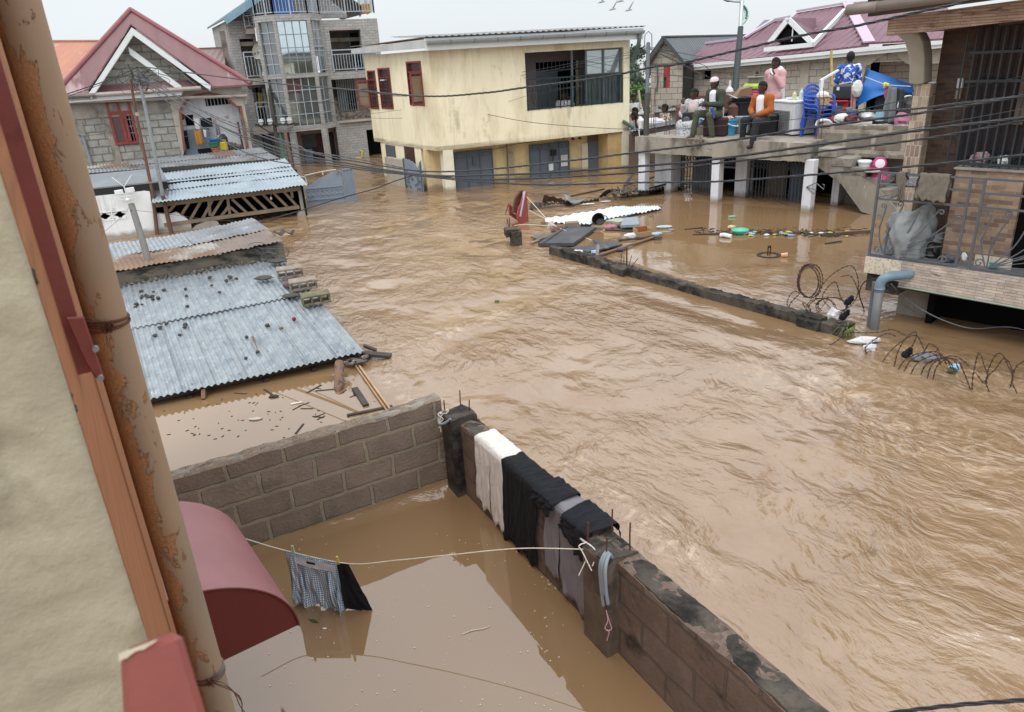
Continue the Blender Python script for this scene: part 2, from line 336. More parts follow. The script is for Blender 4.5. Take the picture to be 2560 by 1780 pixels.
iron_g=M('grey_iron',C('5d646c',.85),.45,.12,5,.06,60,spec=.5)
iron_gate=M('grey_blue_gate_paint',C('8b98a6',.85),.5,.1,2.2,.05,40,col2=C('6c6f70',.8),lo=.6,hi=.7,s2=3)
door_g=M('grey_blue_door_paint',C('6d7884',.8),.5,.1,2.5,.06,40,col2=C('8a8076',.8),lo=.64,hi=.72,s2=2)
rail_g=M('silver_rail_paint',C('a9b4bd',.95),.45,.08,4,.03)
red_w=M('red_window_paint',C('8a3f38',.9),.5,.15,4,.08,40)
roof_red=ribs('oxide_red_roof',C('7f5c5d',.88),.33,'X',.6,.55,col2=C('a38a8c',.95),lo=.58,hi=.63,s2=1.1,course=.95,dist=.02,stretch=(1,.35,1))
roof_or=ribs('orange_brown_roof',C('a86a4c',.95),.3,'X',.5,.5,col2=C('a98b80',.9),lo=.6,hi=.64,course=.9,stretch=(1,.4,1))
roof_br=ribs('brown_ribbed_roof',C('7f6660',.9),.25,'X',.8,.5)
roof_dk=ribs('dark_grey_ribbed_roof',C('545c60',.8),.28,'X',.9,.5,dist=.03)
roof_mg=ribs('crimson_tile_roof',C('835c69',.8),.27,'X',1.,.45,course=.34,spec=.5,dist=.07)
trim_w=M('white_trim_paint',C('d4d9da',1.05),.6,.06,2,.03,col2=C('a9adad'),lo=.62,hi=.75,s2=2)
trim_pk=M('pale_pink_ridge',C('b7a3b4',1.),.5,.06)
glass_b=flat('pale_sky_glass',C('d3e0e5',1.),.05,.9,metal=.95,bump=.02,bs=3,var=.05)
glass_d=flat('dark_window_glass',C('2a3034',.7),.06,.9,bump=.02,bs=3)
glass_m=flat('mirror_pane',C('8f9496',.8),.05,1.,metal=.6,bump=.03,bs=2.5)
orange_m=M('orange_plaster',C('a36b45',.88),.9,.2,26,.3,70,bd=.004,coord='UV',stretch=(.1,1,1),col2=C('855334',.85),lo=.56,hi=.7,s2=6)
yel_near=M('cream_textured_plaster',C('bdb49c',.74),.85,.14,5,.5,14,bd=.015,col2=C('9a927c',.7),lo=.5,hi=.68,s2=5,stretch=(1,1,1.))
red_m=M('red_oxide_metal',C('83453f',.9),.5,.14,8,.1,90,col2=C('6a332e',.8),lo=.56,hi=.7,s2=9)
red_chip=M('chipped_red_metal',C('83453f',.9),.5,.14,8,.1,90,col2=C('c9bfa8',.95),lo=.62,hi=.65,s2=6)
canopy_m=M('sheen_paled_red_canopy',C('99686a',.95),.42,.1,2.5,.1,14,col2=C('7f4c4f',.85),lo=.66,hi=.72,s2=4)  # sheen of the canopy top painted in as a paler, greyer red
canopy_e=M('dark_red_canopy_end',C('6a2a26',.85),.5,.12,3,.1,40)
pipe_m=M('rust_caked_pipe',C('9d978f',.9),.55,.1,3,.0,spec=.4)
# ------- flood water, ground
def water_mat():
 m,t,p=_base('muddy_water');p.inputs['IOR'].default_value=1.56;p.inputs['Specular IOR Level'].default_value=.95
 N=t.nodes.new;Lk=t.links.new
 at=N('ShaderNodeAttribute');at.attribute_name='flow'
 uvn=N('ShaderNodeUVMap');uvn.uv_map='UVMap'
 mp=N('ShaderNodeMapping');mp.inputs['Rotation'].default_value=(0,0,math.radians(61));Lk(uvn.outputs[0],mp.inputs[0])
 def warp(vec,sc_,amt):
  wn=N('ShaderNodeTexNoise');wn.inputs['Scale'].default_value=sc_;wn.inputs['Detail'].default_value=3;Lk(vec,wn.inputs['Vector'])
  s1=N('ShaderNodeVectorMath');s1.operation='SUBTRACT';s1.inputs[1].default_value=(.5,.5,.5);Lk(wn.outputs['Color'],s1.inputs[0])
  s2=N('ShaderNodeVectorMath');s2.operation='SCALE';s2.inputs['Scale'].default_value=amt;Lk(s1.outputs[0],s2.inputs[0])
  ad=N('ShaderNodeVectorMath');Lk(vec,ad.inputs[0]);Lk(s2.outputs[0],ad.inputs[1]);return ad.outputs[0]
 def stretch(vec,sx_,sy_):m2=N('ShaderNodeMapping');m2.inputs['Scale'].default_value=(sx_,sy_,1);Lk(vec,m2.inputs[0]);return m2.outputs[0]
 def mad(a,k,c=None):
  m_=N('ShaderNodeMath');m_.operation='MULTIPLY_ADD';Lk(a,m_.inputs[0]);m_.inputs[1].default_value=k
  if c is None:m_.inputs[2].default_value=0
  else:Lk(c,m_.inputs[2])
  return m_.outputs[0]
 w1=warp(mp.outputs[0],.5,1.0);w2=warp(w1,1.7,.30)
 pa=N('ShaderNodeMapRange');Lk(_noise(t,w1,.55,2,.5),pa.inputs['Value']);pa.inputs['From Min'].default_value=.38;pa.inputs['From Max'].default_value=.62;pa.inputs['To Min'].default_value=.18;pa.inputs['To Max'].default_value=1.3
 n1=_noise(t,stretch(w1,.9,1.25),1.2,2,.5);n4=_noise(t,stretch(w2,1,1.4),24,3,.6);n2=_noise(t,stretch(w2,1,1.5),3.4,2,.5);n3=_noise(t,stretch(w2,1,1.7),8.5,3,.55)
 k2=N('ShaderNodeMath');k2.operation='MULTIPLY';Lk(mad(n4,.05,mad(n3,.19,mad(n2,.42))),k2.inputs[0]);Lk(pa.outputs[0],k2.inputs[1])
 hh=mad(n1,.9,k2.outputs[0])
 h=N('ShaderNodeMath');h.operation='MULTIPLY';Lk(hh,h.inputs[0]);Lk(at.outputs['Fac'],h.inputs[1])
 b=_bump(t,p,h.outputs[0],1.0,.152)
 cn=_noise(t,w2,.9,5,.6,.2);cs=_noise(t,mp.outputs[0],.25,4)
 c1=_ramp(t,cn,.3,.7,C('917354',.82),C('9f8568',.88));c0=_ramp(t,cs,.3,.7,C('8e704f',.8),C('947858',.84))
 c=_mix(t,at.outputs['Fac'],c0,c1)
 fo=N('ShaderNodeAttribute');fo.attribute_name='foam';fk=N('ShaderNodeMath');fk.operation='MULTIPLY';Lk(fo.outputs['Fac'],fk.inputs[0]);Lk(_ramp(t,_noise(t,w2,7,6,.7,.6),.48,.66,(0,0,0),(.8,)*3),fk.inputs[1])
 c=_mix(t,fk.outputs[0],c,C('c4ad92',.95));Lk(c,p.inputs['Base Color'])
 r=N('ShaderNodeMapRange');Lk(at.outputs['Fac'],r.inputs['Value']);r.inputs['To Min'].default_value=.015;r.inputs['To Max'].default_value=.10;Lk(r.outputs[0],p.inputs['Roughness'])
 return m
def seg_d(X,Y,a,b):
 ax,ay=a;dx,dy=b[0]-ax,b[1]-ay;t=np.clip(((X-ax)*dx+(Y-ay)*dy)/(dx*dx+dy*dy),0,1)
 return np.hypot(X-ax-t*dx,Y-ay-t*dy)
def inside(X,Y,poly):
 r=np.zeros(X.shape,bool);n=len(poly)
 for i in range(n):
  x1,y1=poly[i];x2,y2=poly[(i+1)%n]
  c=((y1>Y)!=(y2>Y))&(X<(x2-x1)*(Y-y1)/(y2-y1+1e-9)+x1);r^=c
 return r
def sdist(X,Y,poly):
 d=np.min([seg_d(X,Y,poly[i],poly[(i+1)%len(poly)])for i in range(len(poly))],0);return np.where(inside(X,Y,poly),-d,d)
def build_water():
 def axis(lo,hi,st,far):
  a=np.arange(lo,hi+1e-6,st);o=[hi+(far-hi)*(k/14)**2.4 for k in range(1,15)];l=[lo-(far+lo)*(k/14)**2.4 for k in range(14,0,-1)]
  return np.concatenate([l,a,o])
 xs=axis(-6,9,.045,500);ys=axis(1.2,19,.045,700);ys=ys[ys>-60]
 X,Y=np.meshgrid(xs,ys);n0,n1=X.shape
 yard=[(-3,0),(3,0),(.90,3.35),(-.48,5.80),(-2.3,4.95)]
 pond=[(-2.3,5.0),(-.62,5.85),(-1.25,7.3),(-2.0,8.9),(-5.5,8.2),(-6,5)]
 under=[(4.35,9.0),(8.5,4.2),(12,6),(7.5,11)]
 comp=[(4.2,9.0),(1.0,14.2),(3.3,20),(5.5,18.3),(8.6,15.5),(6.4,9.8)]
 sm=lambda d,w:np.clip(d/w*.5+.5,0,1)
 calm=np.minimum(np.minimum(sm(sdist(X,Y,yard),.16),sm(sdist(X,Y,pond),.35)),np.clip(sm(sdist(X,Y,under),.9),.12,1))
 cd_=np.clip(sm(sdist(X,Y,comp),.5),0,1);cval=.03+.34*np.clip((13.2-Y)/4.0,0,1)
 lee=.30+.7*np.clip((np.hypot((X-3.0-(Y-10.2)*-.63)/.75,(Y-10.2)/2.1)-.55)/.6,0,1);flow=np.minimum(calm,np.maximum(cd_,cval))*lee;far=np.clip((Y-17)/10,0,1);flow=flow*(1-.35*far)
 a=math.radians(-61);u=X*_c(a)+Y*_s(a);v=-X*_s(a)+Y*_c(a)
 wx=pn(u*.35,v*.45,1)*1.6;wy=pn(u*.35,v*.45,2)*1.0
 h=.020*pn(u*.55+wx,v*1.1+wy,3)+.022*(.5-np.abs(pn(u*.9+wx,v*1.9+wy,4)))+.012*pn(u*2+2*wx,v*3.6+2*wy,5)+.006*(.5-np.abs(pn(u*3.6+3*wx,v*6.5+3*wy,6)))+.003*pn(u*9+3*wx,v*13,8)
 near=(np.abs(X)<12)&(Y<25)
 def surge(a_,b_,amp,w,wl,s):
  d=seg_d(X,Y,a_,b_);return amp*np.exp(-(d/w)**2)*(.55+1.2*pn(X*wl,Y*wl,s)+.8*pn(X*wl*2.3,Y*wl*2.3,s+1))
 h=h*flow+np.clip(flow*3-.6,0,1)*(surge((-1.55,8.95),(-.55,10.2),.045,.16,5,11)+surge((4.3,8.7),(5.6,6.9),.045,.35,4,21)+surge((.95,4.7),(.75,3.9),.022,.1,5,31)+surge((.6,5.9),(1.0,5.2),.018,.14,4,33)+surge((1.2,4.6),(1.6,3.7),.012,.12,3,35))
 foam=np.zeros_like(X)
 for a_,b_,w in(((-1.6,9.0),(-.2,10.6),.22),((4.3,8.7),(6.2,6.1),.6),((.25,14.6),(.5,14.9),.2),((.55,6.0),(1.3,4.4),.16),((3.4,7.6),(4.6,5.2),.7),((-1.9,8.9),(-1.1,7.4),.12)):foam=np.maximum(foam,np.exp(-(seg_d(X,Y,a_,b_)/w)**2))
 foam=foam*np.clip(flow*2-.3,0,1)
 h=np.where(near,h,0)
 co=np.stack([X,Y,h],2).reshape(-1,3)
 i=np.arange((n0-1)*(n1-1));r,c=i//(n1-1),i%(n1-1);b=r*n1+c
 fs=np.stack([b,b+1,b+n1+1,b+n1],1)
 me=bpy.data.meshes.new('flood_water');me.vertices.add(len(co));me.vertices.foreach_set('co',co.ravel())
 me.loops.add(fs.size);me.loops.foreach_set('vertex_index',fs.ravel().astype(np.int32));me.polygons.add(len(fs));me.polygons.foreach_set('loop_start',np.arange(0,fs.size,4,dtype=np.int32))
 me.update(calc_edges=True);me.polygons.foreach_set('use_smooth',[True]*len(fs))
 at=me.attributes.new('flow','FLOAT','POINT');at.data.foreach_set('value',flow.ravel().astype(np.float32));me.attributes.new('foam','FLOAT','POINT').data.foreach_set('value',foam.ravel().astype(np.float32))
 uv=me.uv_layers.new(name='UVMap');uv.data.foreach_set('uv',co[fs.ravel(),:2].ravel().astype(np.float32))
 me.materials.append(water_mat());o=bpy.data.objects.new('water',me);COL.objects.link(o);o['kind']='structure'
build_water()
g=MB();g.add([(-900,-80,-1.3),(900,-80,-1.3),(900,900,-1.3),(-900,900,-1.3)],[(0,1,2,3)])
struct('ground',g,M('flooded_mud',C('6a5440'),.9))
# ------- the house we look out of: wall, frame, drain pipe, canopy
HA=120.5;HW=Fr((0,0),HA)
HW.n=-HW.n
hx=HW.on('px',150,900,-.05)[0]
t=thing('house_wall','cream plastered window reveal with orange painted outer edge, close by on the left','wall',HW.P(hx,-.1,-1.2))
mb=MB();r1=np.random.default_rng(5)
nz,ny=90,30;G=np.zeros((nz,ny,3))
for i in range(nz):
 z=2.75+(4.1-2.75)*i/(nz-1);ed=.012*pn(V3(z*9.),V3(.3),4)+.006*pn(V3(z*31.),V3(.7),6)
 for j in range(ny):
  y=-.05-.0-j*j/(ny-1)**2*.62;k=.010*pn(V3(z*7.),V3(y*9),2)+.005*pn(V3(z*22.),V3(y*24),3)
  rnd=.018*math.exp(-j/1.2);G[i,j]=HW.P(hx+k+rnd+ed*(1 if j<2 else .3),y-.004*(j==0),z)
mb.grid(G);mb.B('plaster_reveal',yel_near,t,smooth=True,fix=False)
mb=MB();mb.box(HW,hx+.012,hx+6.2,-.32,-.05,-1.2,4.6);mb.B('outer_face',orange_m,t)
mb=MB()
for k in range(4):mb.O(HW.P(hx+.012,-.053,3.235+.009*k-.012*(k%2)),.004,40+k,5,.4)
mb.B('chipped_hole',cement_d,t)
mb=MB();mb.O(HW.P(hx+.014,-.053,3.40),.006,3,6,.4,(1,.6,1.9));mb.B('chipped_hole',cement_d,t)
rat=lambda x,y:-.05/HW.on('px',x,y,-.05)[0]
def xpl(x,y,X0):r=ray((x,y));t=X0/(HW.d@r[:2]);p=CAM+r*t;return p[:2]@HW.n,p[2]
x0=HW.on('px',28,395,-.05)[0];yo=rat(75,395)*x0
t=thing('window_frame','red oxide steel angle frame fixed to the wall beside the grey drain pipe','window frame',HW.P(x0,-.04,2.6))
zb=xpl(250,925,x0)[1];zk=xpl(200,775,x0)[1]
mb=MB();mb.box(HW,x0,x0+.005,-.05,yo,zb,4.4);mb.B('flange',red_m,t)
mb=MB();mb.box(HW,x0+.0055,x0+.05,yo-.004,yo-.0005,zb+.02,4.4);mb.B('outer_leg',red_m,t)
mb=MB();y1=xpl(165,775,x0-.03)[0];y2=xpl(205,775,x0-.03)[0]
c_=lambda y,z:HW.P(x0-.03,y,z);mb.R([c_(y1-.004,zk),c_(y2,zk-.004),c_(y2+.003,zb),c_(y1+.012,zb-.004),c_(y1+.004,zb+.03)],V3([*(HW.d*.006),0]));mb.B('corner_bracket',red_m,t,bevel=.002)
mb=MB()
for p in((238,868),(250,940)):
 w_=xpl(*p,x0-.03);mb.H(HW.P(x0-.036,w_[0],w_[1]),[(.0,.006),(.005,.006),(.005,0),(0,0)],8,(-HW.d[0],-HW.d[1],0))
mb.B('bolt',galv,t)
d0=.56;A=[dep('L7',*p,d0)for p in((545,1330),(820,1225),(945,1640),(560,1640))]
t=thing('window_sill','chipped red painted steel sill block, nearest thing at the bottom of the window','sill',A[0]-V3([0,0,.3]))
mb=MB();nrm=np.cross(A[1]-A[0],A[3]-A[0]);nrm/=np.linalg.norm(nrm);nrm*=np.sign(nrm@(A[0]-CAM))
mb.R([A[0],A[1],A[2]+(A[2]-A[1])*.4,A[3]+(A[3]-A[0])*.4],nrm*.05+V3([-.03,.0,-.02]));o=mb.B('sill_bar',red_chip,t,bevel=.006)
mb=MB();e1,e3=A[1]-A[0],A[3]-A[0];rg=random.Random(4);up_=[A[0]-nrm*.0006+e1*(.62*k/9)+e3*(-.006)for k in range(10)];dn_=[A[0]-nrm*.0006+e1*(.62*k/9)+e3*max(.01,.13*(1-k/9)+rg.uniform(-.03,.03))for k in range(10)];sg=nrm*np.sign(nrm@(CAM-A[0]))if False else-nrm;mb.R(up_+dn_[::-1],sg*.0015);mb.B('peeled_paint',M('bare_primer',C('b9ae98',.9),.7,.2,30),t)
def pipe_mat():
 m,t,p=_base('caked_pipe');vec=_coord(t,'Object');sx=t.nodes.new('ShaderNodeSeparateXYZ');t.links.new(vec,sx.inputs[0])
 n=_noise(t,_coord(t,'Object',(1,1,.42)),13,9,.68,.5)
 f=t.nodes.new('ShaderNodeMath');f.operation='MULTIPLY_ADD';sh=t.nodes.new('ShaderNodeMath');sh.operation='MULTIPLY_ADD';t.links.new(sx.outputs['Z'],sh.inputs[0]);sh.inputs[1].default_value=-.0125;t.links.new(sx.outputs['X'],sh.inputs[2]);t.links.new(sh.outputs[0],f.inputs[0]);f.inputs[1].default_value=-5.2;n_2=t.nodes.new('ShaderNodeMath');n_2.operation='MULTIPLY_ADD';t.links.new(n,n_2.inputs[0]);n_2.inputs[1].default_value=1.7;n_2.inputs[2].default_value=-.31;t.links.new(n_2.outputs[0],f.inputs[2])
 k=_ramp(t,f.outputs[0],.46,.49,(0,0,0),(1,1,1));n2=_noise(t,vec,130,6,.7)
 c=_mix(t,k,_ramp(t,_noise(t,_coord(t,'Object',(1,1,.3)),6),.3,.7,C('a68a6c',.9),C('8f8070',.9)),_ramp(t,n2,.3,.7,C('966b49',.9),C('b88a60',.95)))
 t.links.new(c,p.inputs['Base Color']);p.inputs['Roughness'].default_value=.62
 h=t.nodes.new('ShaderNodeMath');h.operation='MULTIPLY_ADD';t.links.new(k,h.inputs[0]);t.links.new(n2,h.inputs[1]);t.links.new(k,h.inputs[2])
 _bump(t,p,h.outputs[0],.8,.006);return m
pm=pipe_mat();PA=V3([-1.175,2.06,-1.2]);PB=V3([-1.105,1.905,4.4])
pax=(PB-PA)/np.linalg.norm(PB-PA)
t=thing('drain_pipe','fat grey drain pipe caked with orange mortar running down the whole left side','pipe',PA)
mb=MB();mb.T([PA+(PB-PA)*k/20 for k in range(21)],[.053+.0006*_s(k*2.1)for k in range(21)],28);mb.B('pipe',pm,t,smooth=True)
def tie(px,py,loose):
 r=ray((px,py));s=min(LS(0,1,4000),key=lambda s:np.linalg.norm(np.cross((PA+(PB-PA)*s)-CAM,r)));c=PA+(PB-PA)*s
 mb=MB();rg=random.Random(int(py))
 for j in range(4):
  tl=[rg.uniform(-.12,.12)for _ in range(2)]
  mb.T([c+V3([_c(a)*.056,_s(a)*.056,.007*(j-1.5)+tl[0]*.05*_c(a)+tl[1]*.05*_s(a)])for a in LS(0,2*_p,25)[:-1]],.0032,6,closed=True)
 kx=c+V3([.03,-.052,0])
 for j in range(6):mb.T([kx+V3([rg.uniform(-.015,.015),rg.uniform(-.008,.006),rg.uniform(-.018,.018)])for _ in range(5)],.003,5)
 if loose:
  for j in range(3):mb.T(SP([kx,kx+V3([.05+.02*j,-.01,-.03*j]),kx+V3([.09,-.02,-.05-.05*j]),kx+V3([.10+.01*j,-.02,-.09-.06*j])],5),.0018,5)
 mb.B('wire_tie',rust,t)
tie(272,800,False);tie(515,1678,True)
zc=.75;tip=wat('px',749,1562,zc);ft=wat('px',606,1345,zc)
ax=(ft-tip)[:2];lc=np.linalg.norm(ax);ax/=lc;out=V3([ax[1],-ax[0]])
t=thing('door_canopy','curved dusty red sheet metal canopy over the drowned door below the pipe','canopy',(tip[0],tip[1],zc))
def cpt(s,a,inset=0):R_,H_=.66-inset,.5-inset;b=tip[:2]+ax*s-out*.66+out*R_*_c(a);return V3([b[0],b[1],zc+H_*_s(a)])
G=V3([[cpt(s,a)for a in LS(0,_p/2,25)]for s in LS(-.004,lc,6)])
mb=MB();mb.grid(G);G2=V3([[cpt(s,a,.012)for a in LS(0,_p/2,25)]for s in LS(0,lc,6)]);mb.grid(G2)
mb.B('curved_sheet',canopy_m,t,smooth=True,fix=False)
mb=MB();mb.R([cpt(.004,a,.004)for a in LS(0,_p/2,25)]+[cpt(.004,_p/2,.5-.001)],V3([*(ax*.01),0]));mb.B('end_panel',canopy_e,t)
mb=MB();mb.T([cpt(0,a,.004)for a in LS(0,_p/2,25)],.006,6);mb.B('rolled_edge',canopy_e,t)
# ------- yard walls of blocks
YF=Fr(wat('L4',750,1140)[:2],29.2);YL=YF.gx('L4',1990,715,0)[0]+.13
def RT(mb,F,x0,x1,y0,y1,z0,zt,step=.05,amp=.022,seed=0,prof=None):
 xs=LS(x0,x1,max(2,int((x1-x0)/step)));ys=LS(y0,y1,7)
 top=lambda x,y:(prof(x)if prof else zt)+amp*(pn(V3(x*4.),V3(y*7+seed),seed)+.8*pn(V3(x*13.),V3(y*15),seed+1))
 G=V3([[F.P(x+.006*_s(x*40+y*60),y,top(x,y)-.012*(j in(0,6)))for j,y in enumerate(ys)]for x in xs]);mb.grid(G)
 for j in(0,6):
  mb.grid(V3([[F.P(x,ys[j]+(.004*pn(V3(x*9.),V3(z*9.),seed+3)),z)if z<.999 else G[i,j]for z in[z0,(z0+zt)/2,1.]]for i,x in enumerate(xs)])if False else V3([[F.P(x,ys[j],z0),G[i,j]]for i,x in enumerate(xs)]))
 for i in(0,-1):mb.grid(V3([[F.P(xs[i],y,z0),G[i,j]]for j,y in enumerate(ys)]))
t=thing('block_wall','low wall of big brown concrete blocks closing the back of the flooded yard','wall',YF.P(YL/2,.07,-1.2))
mb=MB();RT(mb,YF,-1.0,YL,0,.16,-.3,.80,seed=1,prof=lambda x:.81+.012*max(0,(x-YL+.38)/.25));mb.B('blockwork',block_y,t,smooth=False)
mb=MB();RT(mb,YF,-.98,YL,.012,.148,.74,.822,step=.03,amp=.02,seed=5,prof=lambda x:.806+.02*max(0,(x-YL+.38)/.25));mb.B('rough_mortar_top',cement,t)
SA=wat('L5',170,575)[:2];SB=wat('L5',990,1460)[:2];SF=Fr(SA,math.degrees(math.atan2(SB[1]-SA[1],SB[0]-SA[0])))
sy=SF.gx('L5',280,625,0)[1];x_m0=SF.gx('L5',880,1350,0)[0];x_m1=SF.gx('L5',1055,1440,0)[0];x_end=4.2
t=thing('block_wall','long low blackened block wall between the yard and the street torrent, clothes laid over it','wall',SF.P(1.3,.1,-1.2))
mb=MB();RT(mb,SF,.1,x_end,sy,sy+.17,-.3,.72,seed=9);mb.B('blockwork',brick('yard_block_dark',C('7a665a',.85),C('86756a',.85),C('6f6258',.8),.447,.217,.012,bump=1.,var=.3,stain=C('37332f',.85),st=(.55,.7),sscale=(1,1.2,1),s2=2.2,warp=.04,fine=38,bd=.03),t)
mb=MB();RT(mb,SF,.1,x_end,sy+.006,sy+.164,.60,.725,step=.035,amp=.03,seed=12);mb.B('rough_mortar_top',cement_d,t)
def pillar(x0,x1,y0,y1,zt,label,rods,seed):
 t=thing('wall_pillar',label,'pillar',SF.P((x0+x1)/2,(y0+y1)/2,-1.2))
 mb=MB();RT(mb,SF,x0,x1,y0,y1,-.3,zt,step=.03,amp=.03,seed=seed);mb.B('shaft',cement_d if seed==21 else M('stained_pillar_cement',C('6b5c4f',.85),.9,.3,3,.5,30,col2=C('35302b',.8),lo=.5,hi=.66,s2=2.),t)
 mb=MB();RT(mb,SF,x0+.004,x1-.004,y0+.004,y1-.004,zt-.04,zt+.012,step=.02,amp=.035,seed=seed+3);mb.B('broken_top',cement_d,t)
 for(rx,ry,h,tx)in rods:
  mb=MB();mb.T([SF.P(rx,ry,zt-.02),SF.P(rx+tx*.5,ry,zt+h*.5),SF.P(rx+tx,ry+.004,zt+h)],.0055,6);mb.B('rebar_rod',rust if h>.15 else rustdark,t)
 return t
PT0=.76
pillar(-.07,.14,0,sy+.16,PT0,'dark corner pillar where the two yard walls meet, rusty rods on top',((-.05,sy+.1,.17,.0),(.08,sy+.12,.13,.01),(-.04,.03,.12,-.01)),21)
pillar(x_m0,x_m1+.02,0,sy+.16,.73,'thick brown pillar half way along the street wall with four bent rods',((x_m0+.02,.03,.16,.0),(x_m1-.02,.03,.17,.004),(x_m0+.03,sy+.12,.2,.004),(x_m1-.03,sy+.13,.19,-.004)),24)
# ------- things in the yard: clothes, line, conduits
cloth_w=M('white_cotton',C('d6d2cd',1.),.9,.06,5,.6,17,bd=.03,stretch=(1,1,.5))
cloth_k=M('black_cloth',C('17191d',.9),.85,.25,5,.7,17,spec=.3,bd=.03)
cloth_n=M('navy_cloth',C('1b1d26',.8),.85,.25,5,.7,17,spec=.3,bd=.03)
cloth_g=M('grey_cloth',C('7f8286',.85),.9,.12,5,.15,90,bd=.003)
plaid=checks('grey_plaid',C('626064',.9),C('98969c',.9),.012)
gingham=checks('blue_white_gingham',C('3f6f93',.9),C('dfe5ea',1.),.017)
rope_m=M('pale_rope',C('cfc6b2'),.9,.1,20,.2,300,bd=.002)
pvc=M('grey_conduit',C('8b979f',.85),.5,.06,5,.02)
def drape(F,xa,xb,y_in,y_out,zt,drop_in,drop_out,fold=.012,nf=7,seed=0,taper=0.,ragged=.04,slit=None):
 """a cloth laid over a wall top: hangs drop_in on the near side (y_in) and drop_out behind (y_out)"""
 rg=random.Random(seed);n=46;path=[]
 for k in range(16):path.append((0,1-k/15))
 rows=[]
 for k in range(18):rows.append(('in',1-k/17.))
 for k in range(1,7):rows.append(('top',k/6.))
 for k in range(1,8):rows.append(('out',k/7.))
 ph=[rg.uniform(0,6.28)for _ in range(3)];G=np.zeros((len(rows),n+1,3))
 for i,(w,k)in enumerate(rows):
  for j in range(n+1):
   u=j/n;x=xa+(xb-xa)*u
   f=fold*(.55*_s(u*nf*6.28+ph[0]+2*pn(V3(i*.16),V3(u*2),seed))+2.2*float(pn(V3(u*nf*1.7+seed),V3(i*.11),seed+7))+1.0*float(pn(V3(u*nf*4.+seed),V3(i*.3),seed+9)))
   x+=.035*float(pn(V3(i*.21),V3(u*1.5+.5),seed+3))
   if w=='in':
    x2=x+((xa+xb)/2-x)*taper*k+.012*_s(k*3+ph[2]);d=drop_in(u)if callable(drop_in)else drop_in
    G[i,j]=F.P(x2,y_in-.012-abs(f)*(.35+.65*k)-.012*k,zt-d*k*(1+ragged*_s(u*17+ph[1])*k)-.01*_s(u*31)*(k>.9))
   elif w=='top':G[i,j]=F.P(x,y_in+(y_out-y_in)*k,zt+.004+.3*abs(f)+.016*float(pn(V3(u*7.),V3(k*3.),seed+4)))
   else:G[i,j]=F.P(x,y_out+.012+abs(f)*k,zt-drop_out*k*(1+.5*_s(u*5+ph[2])))
 return G
def drape_thing(name,label,cat,mat,group=None,slit=None,**k):
 G=drape(SF,**k);mb=MB()
 if slit is None:mb.grid(G,True)
 else:
  n=G.shape[1];c=int(n*slit);cut=17
  for i in range(cut):
   w=((cut-i)/cut)**1.6;d=(G[i,c+1]-G[i,c-1])*.55*w;G[i,:c+1]-=d*LS(0,1,c+1)[:,None]*.9
  A_,B_=G[:,:c+1],G[:,c:].copy()
  for i in range(cut):B_[i]+=(G[i,-1]-G[i,0])*.05*(cut-i)/cut*LS(1,0,B_.shape[1])[:,None]
  mb.grid(A_[:cut+1],True);mb.grid(B_[:cut+1],True);mb.grid(G[cut:],True)
 o=mb.B(name,mat,smooth=True,fix=False);md=o.modifiers.new('thick','SOLIDIFY');md.thickness=.004;md.offset=1
 return tag(o,label,cat,group)
sx_=lambda x,y:SF.gx('L5',x,y,.72)[0]
SIN,SOUT,STOP=sy-.0,sy+.17,.738
drape_thing('white_trousers','white cotton trousers laid over the blackened yard wall next to the corner pillar','trousers',cloth_w,slit=.55,xa=sx_(268,300),xb=sx_(440,420),y_in=SIN,y_out=SOUT,zt=STOP,drop_in=lambda u:.60+.10*u,drop_out=.08,fold=.014,nf=4,seed=3)
drape_thing('black_dress','long black dress hanging over the yard wall between white and plaid trousers','dress',cloth_k,xa=sx_(425,425),xb=sx_(615,590),y_in=SIN,y_out=SOUT,zt=STOP,drop_in=lambda u:.70-.02*_s(u*3),drop_out=.16,fold=.018,nf=5,seed=4)
drape_thing('plaid_trousers','grey plaid trousers hanging over the yard wall, one leg longer and touching the flood','trousers',plaid,slit=.4,xa=sx_(625,640),xb=sx_(850,850),y_in=SIN,y_out=SOUT,zt=STOP+.012,drop_in=lambda u:.60+.10*u,drop_out=.05,fold=.014,nf=3,seed=6)
drape_thing('crumpled_shirt','crumpled dark top lying on the wall above the plaid trousers, towards the black dress','top',cloth_n,xa=sx_(600,590),xb=sx_(700,690),y_in=SIN-.03,y_out=SOUT+.01,zt=STOP+.035,drop_in=.10,drop_out=.10,fold=.02,nf=2,seed=8)
drape_thing('dark_shorts','navy shorts folded over the wall above the plaid trousers, beside the thick pillar','shorts',cloth_n,xa=sx_(745,735),xb=sx_(900,860),y_in=SIN-.035,y_out=SOUT+.02,zt=STOP+.035,drop_in=lambda u:.10+.13*u,drop_out=.14,fold=.02,nf=2,seed=9)
Lp=[wat('Y1',0,20,.70),wat('Y1',290,125,.47),wat('Y1',690,205,.41)]
rp=SF.P(x_m0+.03,.02,.70);a_=rp+V3([0,0,.02])
line_l=wat('Y1',-90,5,.66)
pts=[line_l,Lp[1]+V3([0,0,.01]),Lp[2]+V3([0,0,.005])]
pr=[wat('Y1',x,y,.41+(.72-.41)*((x-690)/(2190-690))**1.1)for x,y in((1000,180),(1350,145),(1780,105))]
pts+=pr+[rp]
mb=MB();mb.T(SP(pts,8),.0035,6)
tag(mb.B('clothes_line',rope_m),'thin pale clothes line strung from the red canopy across the yard to the thick pillar','clothes line')
